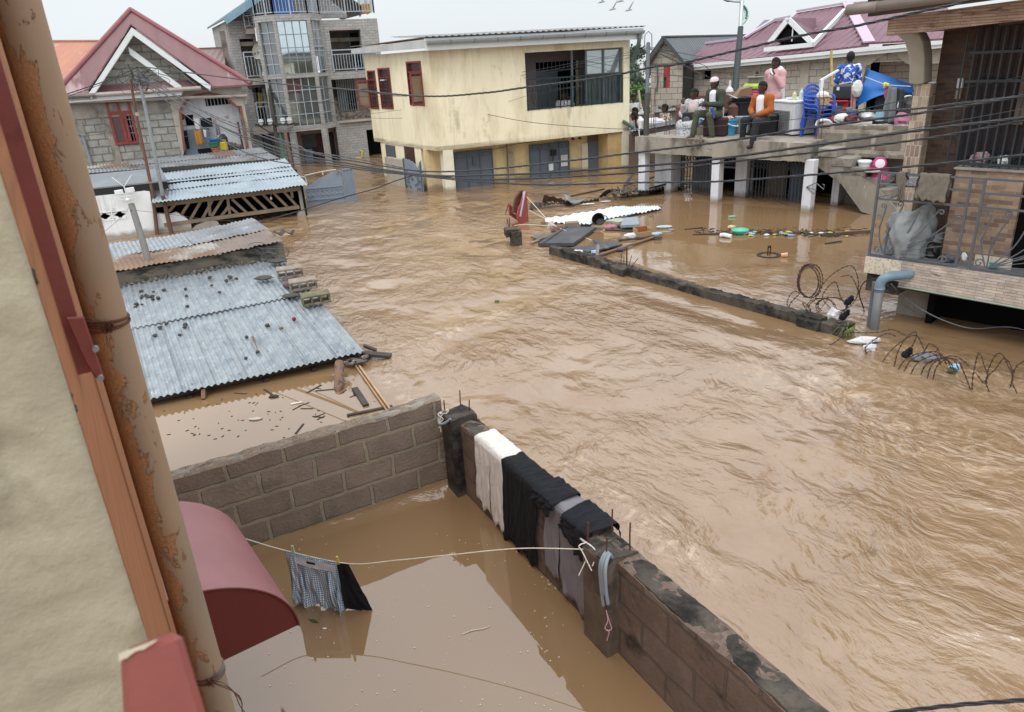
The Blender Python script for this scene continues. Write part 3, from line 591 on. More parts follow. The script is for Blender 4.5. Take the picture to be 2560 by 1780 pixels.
def knot(c,seed,m,n=3,s=.06):
 rg=random.Random(seed);mb=MB()
 for j in range(n):
  p=[c+V3([rg.uniform(-s,s)*.4,rg.uniform(-s,s)*.4,.02]),c+V3([rg.uniform(-s,s),rg.uniform(-s,s),.015]),c+V3([rg.uniform(-s,s),rg.uniform(-s,s)-.03,-.02]),c+V3([rg.uniform(-s,s),rg.uniform(-s,s)-.05,-s*rg.uniform(1,2.6)])]
  mb.T(SP(p,6),.004,5)
 return mb
tag(knot(rp+V3([0,0,.02]),5,rope_m,4,.07).B('rope_knot',cloth_w),'white cord looped and knotted round the rods of the thick pillar','cord')
cp=SF.P(-.06,.02,.76)
tag(knot(cp,11,rope_m,5,.06).B('rope_knot',rope_m),'dirty cord tangled round the rods of the dark corner pillar','cord')
S0,S1=Lp[1],wat('Y1',615,195,.42);S2=wat('Y1',690,203,.41)
def hang(A,B,hem,seed,flare=0.,nf=5,fold=.02,n=40,m=24,notch=0.):
 rg=random.Random(seed);d=(B-A);nrm=np.cross(d,(0,0,1.));nrm/=np.linalg.norm(nrm);G=np.zeros((m+1,n+1,3));p1,p2=rg.uniform(0,6),rg.uniform(0,6)
 for i in range(m+1):
  k=i/m
  for j in range(n+1):
   u=j/n;base=A+d*(u+flare*k*(u-.5));dr=hem(u)*k
   f=fold*(.4*_s(u*nf*6.28+p1+k)+2.4*float(pn(V3(u*nf*1.6+seed),V3(k*1.6),seed))+1.3*float(pn(V3(u*nf*4.),V3(k*4.),seed+5)))*(.25+.75*k)
   G[i,j]=base+nrm*f+V3([0,0,-dr-.02*_s(u*_p)*notch*(1-k)])
 return G
t=thing('shirt','blue and white gingham shirt pegged on the line, hem dipping in the flood','shirt',(S0[0],S0[1],0))
mb=MB();mb.grid(hang(S0,S1,lambda u:.455+.03*_s(u*9),3,.04,3.5,.022),True);o=mb.B('body',gingham,t,smooth=True,fix=False)
mb=MB();dv=(S1-S0);nv=np.cross(dv,(0,0,1.));nv/=np.linalg.norm(nv);nv*=np.sign(nv@(CAM-S0)[:3])
mb.grid(hang(S0+dv*.18+nv*.03+V3([0,0,.008]),S0+dv*.98+nv*.03,lambda u:.055+.02*_s(u*3.1),5,0,1.5,.006,24,4));mb.B('collar',M('pale_collar',C('c9d2dc'),.9,.05),t,smooth=True,fix=False)
mb=MB();mb.grid(hang(S0+dv*.45+nv*.037+V3([0,0,-.012]),S0+dv*.62+nv*.037+V3([0,0,-.012]),lambda u:.018,5,0,1,.001,6,2));mb.B('neck_label',cloth_k,t,fix=False)
mb=MB();mb.grid(hang(S0+dv*.02+nv*.02,S0+dv*.27+nv*.03,lambda u:.42,9,.1,1.5,.03,16,16),True);mb.B('sleeve',gingham,t,smooth=True,fix=False)
mb=MB();mb.grid(hang(S0+dv*.78+nv*.02,S0+dv*.99+nv*.03,lambda u:.46,10,.1,1.5,.03,16,16),True);mb.B('sleeve',gingham,t,smooth=True,fix=False)
G=hang(S1+nv*.0,S2,lambda u:.41,7,0,1.2,.015);sh=(S2-S1)
for i in range(25):G[i]+=(sh*1.5*(i/24)*LS(0,1,41)[:,None])
mb=MB();mb.grid(G)
tag(mb.B('black_skirt',cloth_k,smooth=True,fix=False),'black garment flaring down from the line right beside the gingham shirt','skirt')
def peg(c,lab):
 t=thing('clothes_peg',lab,'clothes peg',c,'pegs on the clothes line');m=M('peg_plastic',C('9fb3a0'if 'green'in lab else 'b9b26a'),.5)
 for s in(-1,1):
  mb=MB();mb.bar(c+V3([.008*s,0,-.03]),c+V3([.003*s,0,.035]),.007,.012,(0,1,0));mb.B('prong',m,t)
 mb=MB();mb.T([c+V3([_c(a)*.009,0,_s(a)*.009])for a in LS(0,6.2,9)],.0018,5);mb.B('spring',galv,t)
peg(S0+dv*.16+V3([0,0,.03]),'greenish clothes peg holding the left shoulder of the gingham shirt')
peg(S0+dv*1.03+V3([0,0,.02]),'yellowish clothes peg where the shirt meets the black garment')
def conduit(pts,r,lab,loose=None):
 t=thing('conduit',lab,'conduit',pts[0])
 mb=MB();mb.T(SP(pts,8),r,10);mb.B('tube',pvc,t,smooth=True)
 if loose:
  mb=MB()
  for p in loose:mb.T(SP(p,6),.003,5)
  mb.B('loose_wire',M('pink_white_wire',C('c99aa8'),.6,.3,30),t)
y_=sy-.15
conduit([SF.P(-.03,.02,.80),SF.P(-.04,-.03,.74),SF.P(-.0,-.05,.70),SF.P(.06,-.03,.72),SF.P(.10,.02,.765)],.011,'short bent grey conduit hooked over the dark corner pillar')
yf=-.03;xm=x_m1
tube1=lambda dx,zl:[SF.P(xm-.02+dx*.3,sy-.02,.735),SF.P(xm-.01+dx*.6,.03,.79),SF.P(xm+.02+dx,yf,.74),SF.P(xm+.04+dx,yf-.01,.60),SF.P(xm+.055+dx,yf-.005,zl)]
e0=SF.P(xm+.055,yf,.43)
conduit(tube1(-.02,.45),.011,'long grey conduit bent over the thick pillar, frayed wires at its end',[[e0,e0+V3([.01,-.01,-.07]),e0+V3([-.01,-.02,-.12]),e0+V3([.015,-.02,-.15]),e0+V3([0,-.02,-.22])],[e0,e0+V3([.02,-.01,-.08]),e0+V3([.03,-.02,-.13]),e0+V3([.0,-.02,-.14])]])
conduit(tube1(.03,.50),.012,'second grey conduit over the thick pillar, to the right of the frayed one')
conduit(tube1(.0,.55),.011,'shorter grey conduit squeezed between the two on the thick pillar')
bit_w=M('white_flake',C('d8cfc0'),.8);leaf_g=M('wet_leaf',C('3f5a3a',.8),.5);bit_d=M('dark_litter',C('3d342c',.8),.8)
rg=random.Random(3);mb=MB()
for k in range(150):
 x,y=rg.uniform(620,1480),rg.uniform(1330,1780);p=wat('px',x,y,.003);lx=SF.gx('px',x,y,0)[1]
 if lx>sy-.05 or YF.gx('px',x,y,0)[1]>-.03 or x<560+.2*(y-1300):continue
 s=rg.uniform(.002,.006);mb.O(p,s,k,3,.3,(1,1,.3))
o=mb.B('floating_specks',bit_w);tag(o,'tiny pale specks floating all over the calm yard water','specks',kind='stuff')
p=wat('Y1',470,567,.005);mb=MB();G=V3([[p+V3([.09*(u-.5),-.045*(u-.5)+v*.011*_s(_p*u),.004])for v in(-1,0,1)]for u in LS(0,1,9)]);mb.grid(G)
tag(mb.B('leaf',leaf_g,fix=False),'slim green leaf floating below the gingham shirt','leaf')
p=wat('Y1',535,614,.004);mb=MB();mb.O(p,.018,4,4,.3,(1,.5,.2));tag(mb.B('paper_scrap',bit_w),'white paper scrap floating below the black garment','scrap')
p=wat('Y1',1500,628,.003);mb=MB();mb.T(SP([p+V3([-.09,-.03,0]),p+V3([-.02,0,.003]),p+V3([.05,.01,.002]),p+V3([.10,.03,.0])],5),.003,5)
tag(mb.B('straw',bit_w),'pale straw floating alone in the middle of the yard water','straw')
# ------- near shed with the silver roof
EL,ER=wat('L2',415,1322,.12),wat('L2',2033,962,.16)
ex=(ER-EL)/np.linalg.norm(ER-EL);EL2=EL-ex*.75
TR,TL=wat('L2',1402,255,.52),wat('L2',190,472,.52);TL2=TL-(TR-TL)/np.linalg.norm(TR-TL)*.75
def roofpt(u,k):return(EL2+(ER-EL2)*u)*(1-k)+(TL2+(TR-TL2)*u)*k
def roofpx(z,x,y):
 """point of the roof sheet seen at a photo pixel"""
 r=ray(q(z,x,y));n=np.cross(ER-EL2,TL2-EL2);t=(n@(EL2-CAM))/(n@r);return CAM+r*t
Nr=np.cross(ER-EL2,TL2-EL2);Nr/=np.linalg.norm(Nr);Nr*=np.sign(Nr[2])
t=thing('tin_shed','drowned shed under a silver corrugated roof weighed down by stones','shed',((EL+TR)/2*[1,1,0])+[0,0,-1.2])
K=.56
wav=lambda s:(lambda u,k:.006*pn(V3(u*7.),V3(k*2.+s),s)+.014*pn(V3(u*2.6),V3(k+s),s+1))
L_=lambda u,k,o=0:roofpt(u,k)+Nr*o
mb=MB();mb.corr(L_(-.0,0),L_(1.,0),L_(1.0,K+.02),L_(0,K+.02),.076,.013,6,10,bend=wav(1));o=mb.B('lower_roof_sheet',galv,t,smooth=True,fix=False)
mb=MB();mb.corr(L_(-.0,K-.02,.02),L_(1.,K-.02,.02),L_(1.,1,.02),L_(0,1,.02),.076,.013,6,8,bend=wav(4),ragged=.006);mb.B('upper_roof_sheet',galv,t,smooth=True,fix=False)
mb=MB()
for k in range(1,9):a,b=L_(k/9.,.0,.014),L_(k/9.+.004,K+.01,.014);mb.bar(a,b,.006,.004)
for k in range(150):
 rg=random.Random(k);c=L_(round(rg.uniform(.02,.98)*30)/30+.002,rg.choice([.03,.14,.27,.4,.53,.6,.7,.8,.92]),.016);mb.H(c,[(.0,.008),(.011,.004),(.012,0)],6)
mb.B('lap_nails',galv_old,t)['kind']='stuff'
mb=MB()
for k in(.03,.5,.97):mb.bar(L_(0,k,-.06),L_(.985,k,-.06),.05,.07,Nr)
for u in(.35,.62,.8,.985):mb.bar(L_(u,.01,-.13),L_(u,.99,-.13),.05,.06,Nr)
mb.B('roof_timber',wood_d,t)
SHF=Fr(EL[:2],math.degrees(math.atan2(ex[1],ex[0])))
mb=MB();mb.wall(SHF,-.7,SHF.gx('L2',1950,1000,.1)[0]-.15,-1.2,.04,.28,.4);mb.R([L_(.97,k,-.10)for k in(.06,.98)]+[L_(.97,.98,-.10)*[1,1,0]+[0,0,-1.2],L_(.97,.06,-.10)*[1,1,0]+[0,0,-1.2]],-ex*.12);mb.B('wall',cement,t)
mb=MB();c=roofpx('L2',795,1240);mb.bar(c+[0,.05,-.05],c+[.02,-.05,-.13],.045,.06);mb.B('rafter_end',wood_b,t)
BF=Fr(TL2[:2],math.degrees(math.atan2((TR-TL2)[1],(TR-TL2)[0])));bl=np.linalg.norm((TR-TL2)[:2]);zb1=BF.on('L2',800,255,.04)[1];zb2=BF.on('L2',1380,150,.04)[1]
t=thing('back_shed','sunken shed with a bent rust patched roof and mossy gable behind the silver roof','shed',BF.P(bl/2,1,-1.2))
mb=MB();n=60;xs=LS(0,bl+.05,n);topz=lambda x:zb1+(zb2-zb1)*max(0,(x-bl*.5)/(bl*.5))+.02*pn(V3(x*3.),V3(1.),3)
G=V3([[BF.P(x,.02,-1.2),BF.P(x,.02+.01*pn(V3(x*6.),V3(.5),4),.55),BF.P(x,.03,topz(x)),BF.P(x,.22,topz(x)+.01),BF.P(x,.24,-1.2)]for x in xs]);mb.grid(G)
mb.R([BF.P(bl+.05,.02,-1.2),BF.P(bl+.05,.24,-1.2),BF.P(bl+.05,.24,topz(bl)),BF.P(bl+.05,.03,topz(bl))],BF.P(.03,0,0)-BF.P(0,0,0))
mb.B('gable_beam',M('mossy_cement',C('837b6e',.9),.9,.25,3,.4,30,col2=C('3b3a36',.8),lo=.5,hi=.62,s2=1.6,stretch=(1,1,2.2)),t)
mb=MB()
for k in range(160):
 rg=random.Random(k);x=rg.uniform(.5,bl);mb.O(BF.P(x,-.02+rg.uniform(-.10,.03),.535+rg.uniform(-.01,.03)),rg.uniform(.012,.035),k,4,.4)
mb.B('mortar_rubble',M('mortar_rubble',C('6f6a62',.9),.9,.5,9,.5,40),t)['kind']='stuff'
ze=[BF.on('L2',x,y,.0)[1]for x,y in((160,345),(1050,205),(1340,140))]
def s2(u,k):
 x=-.1+(bl+.15)*u;z0=np.interp(u,[0,.75,1],[ze[0],ze[1],ze[2]]);return BF.P(x,-.12+2.3*k,z0+.02+.02*k+.03*_s(u*7)*k)
for(u0,u1,k0,k1,mt,nm,dz)in((0,.72,.0,.5,galv_rust,'rusty_sheet',.0),(.70,1.0,.0,.52,M('brown_dented_sheet',C('83756c',.85),.7,.2,2,.1),'dented_sheet',.012),(0,.66,.46,1.,galv,'roof_sheet',.012),(.62,1.01,.46,1.,galv_old,'roof_sheet',.024)):
 mb=MB();up=V3([0,0,dz]);mb.corr(s2(u0,k0)+up,s2(u1,k0)+up,s2(u1,k1)+up,s2(u0,k1)+up,.076,.010,6,6,bend=lambda a,b:.03*pn(V3(a*6.),V3(b*2.),6));mb.B(nm,mt,t,smooth=True,fix=False)
mb=MB();a=s2(1.0,.25);n=14;G=V3([[a+BF.P(.36*i/n,0,0)-BF.P(0,0,0)+V3([0,.32*(j-2)/4*(1-.5*i/n),.05+.04*_s(i*.8+j)-.02*i/n*3])for j in range(5)]for i in range(n+1)]);mb.grid(G);mb.B('torn_edge',wood_d,t,fix=False)
WLC=BF.P(bl-.35,-.06,zb2-.1)
pb,ptp=roofpx('L2',415,395)+[0,.05,0],None;ptp=dep('L2',312,2,np.linalg.norm((pb-CAM))*1.0*FWD@((pb-CAM)/np.linalg.norm(pb-CAM)))
t=thing('timber_post','leaning grey timber post rising from the cement gable of the sunken sheds','post',pb)
top=dep('px',328,510,FWD@(pb-CAM)+.05)
mb=MB();mb.T([pb+[0,0,-.4],pb,(pb+top)/2+[.01,0,0],top],[.062,.06,.055,.05],10);mb.B('pole',post_g,t)
mb=MB();mb.T([top*.93+pb*.07+[.0,-.06,.0],top*.93+pb*.07+[0,-.07,-.25]],.007,5);mb.B('strap',black,t)
def conc_block(name,lab,pxs,seed,m):
 """hollow concrete block standing on the roof; pxs: L2 pixels of lower left, lower right of the front face, and upper left"""
 a,b=roofpx('L2',*pxs[0]),roofpx('L2',*pxs[1]);a+=Nr*.012;b+=Nr*.012;ux=(b-a)/np.linalg.norm(b-a);uy=np.cross(Nr,ux);Lx=.40;Hh=.15;Dd=.19
 Lx=np.linalg.norm(b-a);t=None;mb=MB();P=lambda x,y,z:a+ux*x+uy*y+Nr*z
 w=.028;hw=(Lx-4*w)/3;zb_,zt_=.03,Hh-.03
 bx=lambda x0,x1,y0,y1,z0,z1:mb.add([P(x,y,z)for z in(z0,z1)for x,y in((x0,y0),(x1,y0),(x1,y1),(x0,y1))],[(3,2,1,0),(4,5,6,7),(0,1,5,4),(1,2,6,5),(2,3,7,6),(3,0,4,7)])
 bx(0,Lx,0,Dd,0,zb_);bx(0,Lx,0,Dd,zt_,Hh)
 for k in range(4):bx(k*(hw+w),k*(hw+w)+w,0,Dd,zb_,zt_)
 o=mb.B(name,m,fix=False,bevel=.004);tag(o,lab,'concrete block','concrete blocks weighing down the silver roof');return o
cb=M('concrete_block',C('94897a',.9),.9,.2,8,.5,45,col2=C('6d6354',.85),lo=.5,hi=.62,s2=6)
conc_block('concrete_block','hollow concrete block highest up the silver roof edge, next to the dark slab',((1375,425),(1570,398)),1,cb)
conc_block('concrete_block','middle one of the three hollow concrete blocks on the roof edge, palest front',((1470,522),(1678,490)),2,cb)
conc_block('concrete_block','hollow concrete block lowest on the roof edge, greenish and mossy',((1565,634),(1778,596)),3,M('mossy_block',C('6f6a52',.9),.9,.3,6,.5,45,col2=C('8c8272',.9),lo=.5,hi=.6,s2=5))
stone_m=M('dark_stone',C('4c4a46',.8),.8,.35,9,.4,40);stone_p=M('purple_slab_piece',C('6a565a',.85),.75,.2,6,.3,40)
def slab(px,r,lab,m,seed,sq=(1.3,.8,.28),grp='flat slabs on the silver roof'):
 mb=MB();c=roofpx('L2',*px)+Nr*.03;mb.O(c,r,seed,6,.12,sq);tag(mb.B('stone_slab',m),lab,'slab',grp)
slab((1372,290),.13,'flat black slab at the top of the silver roof under the gable beam',stone_m,3)
slab((1270,420),.12,'flat black slab lying alone left of the uppermost concrete block',stone_m,5)
slab((1480,553),.11,'flat black slab tucked left of the mossy lowest block',stone_m,6)
slab((1450,470),.085,'purplish lump leaning on the middle concrete block',stone_p,7,(1,1,.6))
slab((1470,415),.085,'purplish flat piece between the upper and the middle concrete block',stone_p,8,(1.3,.8,.35))
st=[(345,516),(436,518),(513,508),(350,560),(392,556),(430,552),(432,573),(472,566),(305,614),(300,636),(348,614),(678,498),(684,550),(690,630),(876,470),(935,522),(535,760),(487,790),(676,768),(672,786),(445,852),(635,845),(1018,412),(985,436),(1060,420),(1140,862),(1222,975),(1134,1022),(1294,774),(380,545),(410,560),(350,548),(1010,405),(862,412)]
proto=None;rg=random.Random(2)
for(x,y)in st:
 c=roofpx('L2',x,y)+Nr*.012
 if proto is None:mb=MB();mb.O(c,.033,9,5,.28,(1.1,.9,.75));proto=mb.B('loose_stone',stone_m);o=proto
 else:o=proto.copy();COL.objects.link(o)
 s=rg.uniform(.65,1.15);o.scale=(s,s,s);o.rotation_euler=(0,0,rg.uniform(0,6));o.location=c-V3([0,0,.02*s]);tag(o,'small dark stone lying on the silver corrugated roof','stone','small stones scattered on the silver roof')
mb=MB();mb.O(roofpx('L2',1500,730)+Nr*.03,.04,4,5,.3,(.7,1.3,.7));tag(mb.B('red_rag',M('red_rag',C('7d3036',.8),.8)),'small red crumpled rag lying alone on the right of the silver roof','rag')
mb=MB();mb.O(roofpx('L2',1400,797)+Nr*.02,.03,8,5,.3,(1.2,.8,.6));tag(mb.B('tan_chip',wood_b),'tan chip left below the red rag on the silver roof','chip')
mb=MB();a,b=roofpx('L2',1185,862)+Nr*.02,roofpx('L2',1222,965)+Nr*.02;mb.T([a,(a+b)/2+[.005,0,0],b],[.016,.007,.005],6);tag(mb.B('wooden_spoon',wood_b),'thin stick with a wide end lying down the slope of the silver roof','stick')
mb=MB();a,b=roofpx('L2',708,185),roofpx('L2',868,152)
def plank(name,a,b,w,h,m,lab,cat='plank',group=None,n=1):
 mb=MB();mb.bar(a,b,w,h);return tag(mb.B(name,m,bevel=.004),lab,cat,group)
plank('plank',wat('L2',2010,975,.10),wat('L2',2228,996,.05),.11,.04,wood_d,'black board jutting from the shed corner into the current')
plank('plank',wat('L2',2020,918,.12),wat('L2',2120,955,.03),.07,.03,wood_d,'short bent board caught above the black one at the shed corner')
mb=MB();mb.O(wat('L2',2040,1005,.0),.09,5,6,.3,(1,.7,.8));tag(mb.B('tar_lump',cement_d),'dark lump stuck under the black board','lump')
mb=MB();a,b=wat('L2',1838,1050,.16),wat('L2',1832,1285,-.02);pts=[a+(b-a)*k/12 for k in range(13)];mb.T(pts,[.058+.004*_s(k*3.1)for k in range(11)]+[.035,.012],10)
tag(mb.B('palm_log',M('ringed_log',C('856858',.85),.85,.2,6,.3,30,col2=C('54443c',.8),lo=.5,hi=.6,s2=9,stretch=(1,1,1))),'ringed brown log slanting from the shed eave into the calm pond','log')
mb=MB();rg=random.Random(6)
for k in range(38):mb.O(wat('L2',1870+rg.uniform(0,165),1020+rg.uniform(-35,40),rg.uniform(.0,.1)),rg.uniform(.02,.05),k,4,.4,(1.3,1,.5))
o=mb.B('trash_heap',M('litter_heap',C('6b625a',.85),.85,.5,22,.4,30,col2=C('b9b4ac'),lo=.58,hi=.62,s2=14));tag(o,'heap of trash and rubble jammed under the corner of the silver roof','trash',kind='stuff')
plank('plank',wat('L2',1955,1240,.012),wat('L2',2040,1370,.012),.07,.03,wood_d,'dark curved board floating by the yard wall in the calm pond')
plank('plank',wat('L2',1895,1445,.01),wat('L2',2240,1375,.01),.045,.02,wood_d,'long thin dark stick floating along the top of the yard wall')
plank('pipe_rod',wat('L2',1980,1060,.03),wat('L2',2230,1410,.03),.025,.025,M('mud_pipe',C('c2a078',.8),.6),'thin mud coloured pipe from shed corner to pillar edging the calm pond','pipe')
plank('pipe_rod',wat('L2',1960,1070,.03),wat('L2',2205,1420,.03),.02,.02,M('mud_pipe2',C('b3926c',.8),.6),'second mud coloured pipe lying just left of the first one at the pond edge','pipe')
rg=random.Random(12);mb=MB()
for k in range(130):
 x,y=rg.uniform(440,2250),rg.uniform(1040,1640);p=wat('L2',x,y,.003)
 if YF.gx('L2',x,y,0)[1]<.3 or SHF.gx('L2',x,y,0)[1]>-.05 or x>1900+(y-1040)*.7:continue
 big=rg.random()<(.5 if x>1500 else .12);a=rg.uniform(0,3.14);l=rg.uniform(.03,.13)if big else rg.uniform(.006,.02);d=V3([_c(a),_s(a),0])
 mb.bar(p-d*l,p+d*l,l*.2 if big else .008,.005)
tag(mb.B('floating_litter',bit_d),'dark twigs and litter floating on the calm pond behind the block wall','litter',kind='stuff')
p=wat('L2',1340,1300,.01);mb=MB();mb.O(p,.05,3,5,.3,(1.2,.7,.3));tag(mb.B('black_scrap',bit_d),'black scrap floating alone in the middle of the pond','scrap')
p=wat('L2',1515,1352,.006);mb=MB();mb.bar(p-[.06,.02,0],p+[.06,.02,0],.03,.008);tag(mb.B('white_scrap',bit_w),'white slip of plastic floating on the pond near the log','scrap')
p=wat('L2',1208,1470,.008);mb=MB();mb.O(p,.06,4,5,.2,(1.3,.6,.25));tag(mb.B('plastic_bag',M('clear_plastic',C('b9b3a6'),.3)),'pale plastic bag floating nearest the block wall','bag')
# ------- white broken wall, lattice shed
LF=Fr(wat('L1',215,745)[:2],20.5)
lx=lambda x,y,o=0.:LF.on('L1',x,y,o)
t=thing('white_wall','broken white limewashed wall with a patterned vent block standing in the flood','wall',LF.P(1,.07,-1.2))
cut=[(-.6,0),(lx(215,745)[0],0),(lx(700,700)[0],0)]
top=[lx(865,655),lx(860,605),lx(800,560),lx(745,530),lx(700,545),lx(590,540),lx(555,470),lx(540,370),lx(500,365),lx(440,372),lx(420,395),lx(300,400),lx(130,405)]
vx0,vz0=lx(148,598);vx1,vz1=lx(358,508);vz0=lx(300,585)[1];vx0-=.35
top=[(x,max(z,0))for x,z in top];zt=top[-1][1]
mb=MB();mb.wall(LF,-1.2,vx1+.02,-.5,zt,0,.15,[(vx0,vx1,vz0,vz1)]);mb.fprism(LF,[(vx1+.02,-.5),(top[0][0]+.05,-.5)]+top[:-4]+[(vx1+.02,zt)],0,.15);mb.B('plaster',white_wall,t)
mb=MB();w=.025
for(a,b,c,d)in((vx0,vx1,vz0,vz0+w),(vx0,vx1,vz1-w,vz1),(vx0,vx0+w,vz0+w,vz1-w),(vx1-w,vx1,vz0+w,vz1-w)):mb.box(LF,a,b,-.012,.15,c,d)
nn=3;cw=(vx1-vx0)/nn
for k in range(nn):
 cx=vx0+cw*(k+.5);cz=(vz0+vz1)/2;h=(vz1-vz0)/2
 if k:mb.box(LF,vx0+cw*k-.015,vx0+cw*k+.015,-.006,.1,vz0+w,vz1-w)
 for s in(-1,1):
  for r_ in(-1,1):mb.bar(LF.P(cx+s*cw*.48,.03,cz+r_*h*.3),LF.P(cx+s*cw*.08,.03,cz+r_*h*.9),.05,.03);mb.bar(LF.P(cx+s*cw*.46,.03,cz+r_*h*.05),LF.P(cx+s*cw*.14,.03,cz+r_*h*.55),.04,.02)
mb.B('vent_block',white_wall,t)
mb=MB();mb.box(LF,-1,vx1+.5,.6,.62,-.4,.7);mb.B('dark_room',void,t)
a,b=lx(870,658),lx(1078,625);mb=MB();mb.fprism(LF,[(a[0],-.3),(b[0],-.3),(b[0],.1),(b[0]-.05,.16),(b[0]-.3,.17),(a[0]+.12,.10),(a[0],.02)],-.05,.25)
tag(mb.B('broken_wall_piece',white_wall),'low broken remnant of the white wall in front of the lattice timbers','wall')
a,b=lx(1690,570),lx(1755,530);mb=MB();mb.fprism(LF,[(a[0]-.02,-.3),(b[0]+.05,-.3),(b[0]+.02,.05),(b[0],.12),(a[0]+.05,.13),(a[0],.05)],-.05,.2)
tag(mb.B('broken_wall_piece',white_wall),'small white wall stub at the right corner of the lattice shed','wall')
t=thing('lattice_shed','long low shed with corrugated roof and an open lattice of timber struts in front','shed',LF.P(3,1,-1.2))
e0,e1=lx(555,458,-.3),lx(1765,318,-.3);u0=lx(660,228,1.9);u1=lx(1560,125,1.9)
ep=lambda x,z,y=-.3:LF.P(x,y,z)
A_,B_=ep(e0[0],e0[1]),ep(e1[0],e1[1]);C_,D_=LF.P(u1[0]+.1,1.9,u1[1]),LF.P(u0[0]-.2,1.9,u0[1])
lay=lambda u,k,o=0.:(A_+(B_-A_)*u)*(1-k)+(D_+(C_-D_)*u)*k+V3([0,0,o])
for i,(k0,k1)in enumerate(((0,.38),(.35,.70),(.67,1.0))):
 mb=MB();mb.corr(lay(0,k0,.02*i),lay(1,k0,.02*i),lay(1,k1,.02*i),lay(0,k1,.02*i),.09,.013,6,4,bend=lambda a,b:.03*pn(V3(a*7.),V3(b*2.),4),ragged=.01);mb.B('roof_sheet',galv_far,t,smooth=True,fix=False)
mb=MB();p=lambda x,y:(lambda v:LF.P(v[0],0,v[1]))(lx(x,y))
tl,tr,bl_,br=lx(565,478),lx(1700,345),lx(850,598),lx(1700,488)
mb.bar(LF.P(tl[0]-.02,0,tl[1]),LF.P(tr[0],0,tr[1]),.06,.10);mb.B('top_beam',wood,t)
mb=MB();mb.bar(LF.P(bl_[0]-.6,0,bl_[1]-.02),LF.P(br[0],0,br[1]),.06,.09);mb.B('bottom_beam',wood,t)
for(x0,y0,x1,y1)in((750,455,690,525),(855,445,790,545),(945,435,855,590),(1035,425,950,580),(1115,415,1020,565),(1000,445,1010,560),(1145,412,1165,560),(1150,490,1090,570),(1165,490,1245,560),(1180,430,1310,550),(1250,400,1385,540),(1325,392,1470,530),(1405,380,1550,520),(1490,368,1630,510),(1570,358,1700,500),(1640,350,1650,420)):
 mb=MB();a,b=p(x0,y0),p(x1,y1);o_=LF.P(0,.05,0)-LF.P(0,0,0);mb.bar(a+o_,b+o_,.035,.065);mb.B('strut',wood,t)
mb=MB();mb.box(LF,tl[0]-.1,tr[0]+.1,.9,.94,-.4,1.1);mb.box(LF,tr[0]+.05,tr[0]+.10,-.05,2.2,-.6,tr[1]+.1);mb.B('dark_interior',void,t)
mb=MB();a,b=lx(1690,345),lx(1755,550);mb.box(LF,a[0],b[0]-.02,.02,.2,-.6,a[1]+.04);mb.B('end_pillar',cement_l,t)
mb=MB();mb.T([p(1480,350),p(1482,400)],.004,5);mb.O(p(1482,420),.035,2,5,.02,(.8,.8,1.2));mb.B('hanging_bulb',M('bulb_glass',C('d8d2c0'),.2),t)
t=thing('old_shed_roof','older dull grey corrugated roof rising behind the lattice shed','roof',LF.P(3,3,-1.2))
a0,a1=lx(60,222,1.85),lx(1530,112,1.85);b0,b1=lx(40,180,3.8),lx(1395,30,3.8)
A_,B_,C_,D_=LF.P(a0[0]-.4,1.85,a0[1]),LF.P(a1[0]+.06,1.85,a1[1]),LF.P(b1[0],3.8,b1[1]),LF.P(b0[0]-.4,3.8,b0[1])
lay=lambda u,k,o=0.:(A_+(B_-A_)*u)*(1-k)+(D_+(C_-D_)*u)*k+V3([0,0,o])
for i,(u0_,u1_,k0,k1,mt)in enumerate(((0,.40,0,.55,galv_old),(.39,1,0,.55,galv_old),(0,.3,.5,1,galv_rust),(.29,.72,.5,1,galv),(.71,.85,.5,1,M('brown_roof_sheet',C('7a6660',.85),.7)),(.84,1,.5,1,galv_old))):
 mb=MB();mb.corr(lay(u0_,k0,.015*(i>1)),lay(u1_,k0,.015*(i>1)),lay(u1_,k1,.015*(i>1)),lay(u0_,k1,.015*(i>1)),.09,.013,6,3,bend=lambda a,b:.03*pn(V3(a*5.+i),V3(b*2.),4),ragged=.008);mb.B('roof_sheet',mt,t,smooth=True,fix=False)
mb=MB();mb.bar(lay(0,0,-.06),lay(1,0,-.06),.05,.1);mb.bar(lay(.99,0,-.06),lay(.99,1,-.06),.05,.1);mb.B('dark_fascia',wood_d,t)
mb=MB();mb.bar(lay(0,.04,-.4),lay(.985,.04,-.4),.05,.6);mb.B('back_boards',wood_d,t)
t=thing('flat_shed_roof','flat dark grey roof with a black fascia above the white wall','roof',LF.P(.5,.8,-.5))
fz=lx(90,352,.05)[1];xr=lx(682,298,.05)[0];bk=LF.gx('L1',400,215,fz+.22)[1]
mb=MB();P_=[LF.P(-1.3,.05,fz),LF.P(xr,.05,fz),LF.P(xr-.15,bk,fz+.22),LF.P(-1.3,bk,fz+.22)];mb.R(P_,(0,0,.03));mb.B('roof_deck',ribs('flat_grey_sheet',C('7e8489',.85),.4,'Y',.5,.6),t)
mb=MB();mb.box(LF,-1.3,xr-.01,.06,.12,fz-.17,fz-.005);mb.B('fascia',black,t)
mb=MB();mb.box(LF,lx(520,400)[0],lx(680,400)[0],.14,.3,lx(560,410)[1]-.25,lx(560,360)[1]);mb.B('corner_block',cement,t)
ab=LF.P(lx(365,420)[0],-.1,lx(365,430)[1]);an=lambda x,y:(lambda v:LF.P(v[0],-.1,v[1]))(lx(x,y,-.1))
t=thing('tv_antenna','white TV antenna with two flat panels and a V of rods on top','antenna',an(368,438))
aw=flat('antenna_white',C('dde2e4',1.),.4)
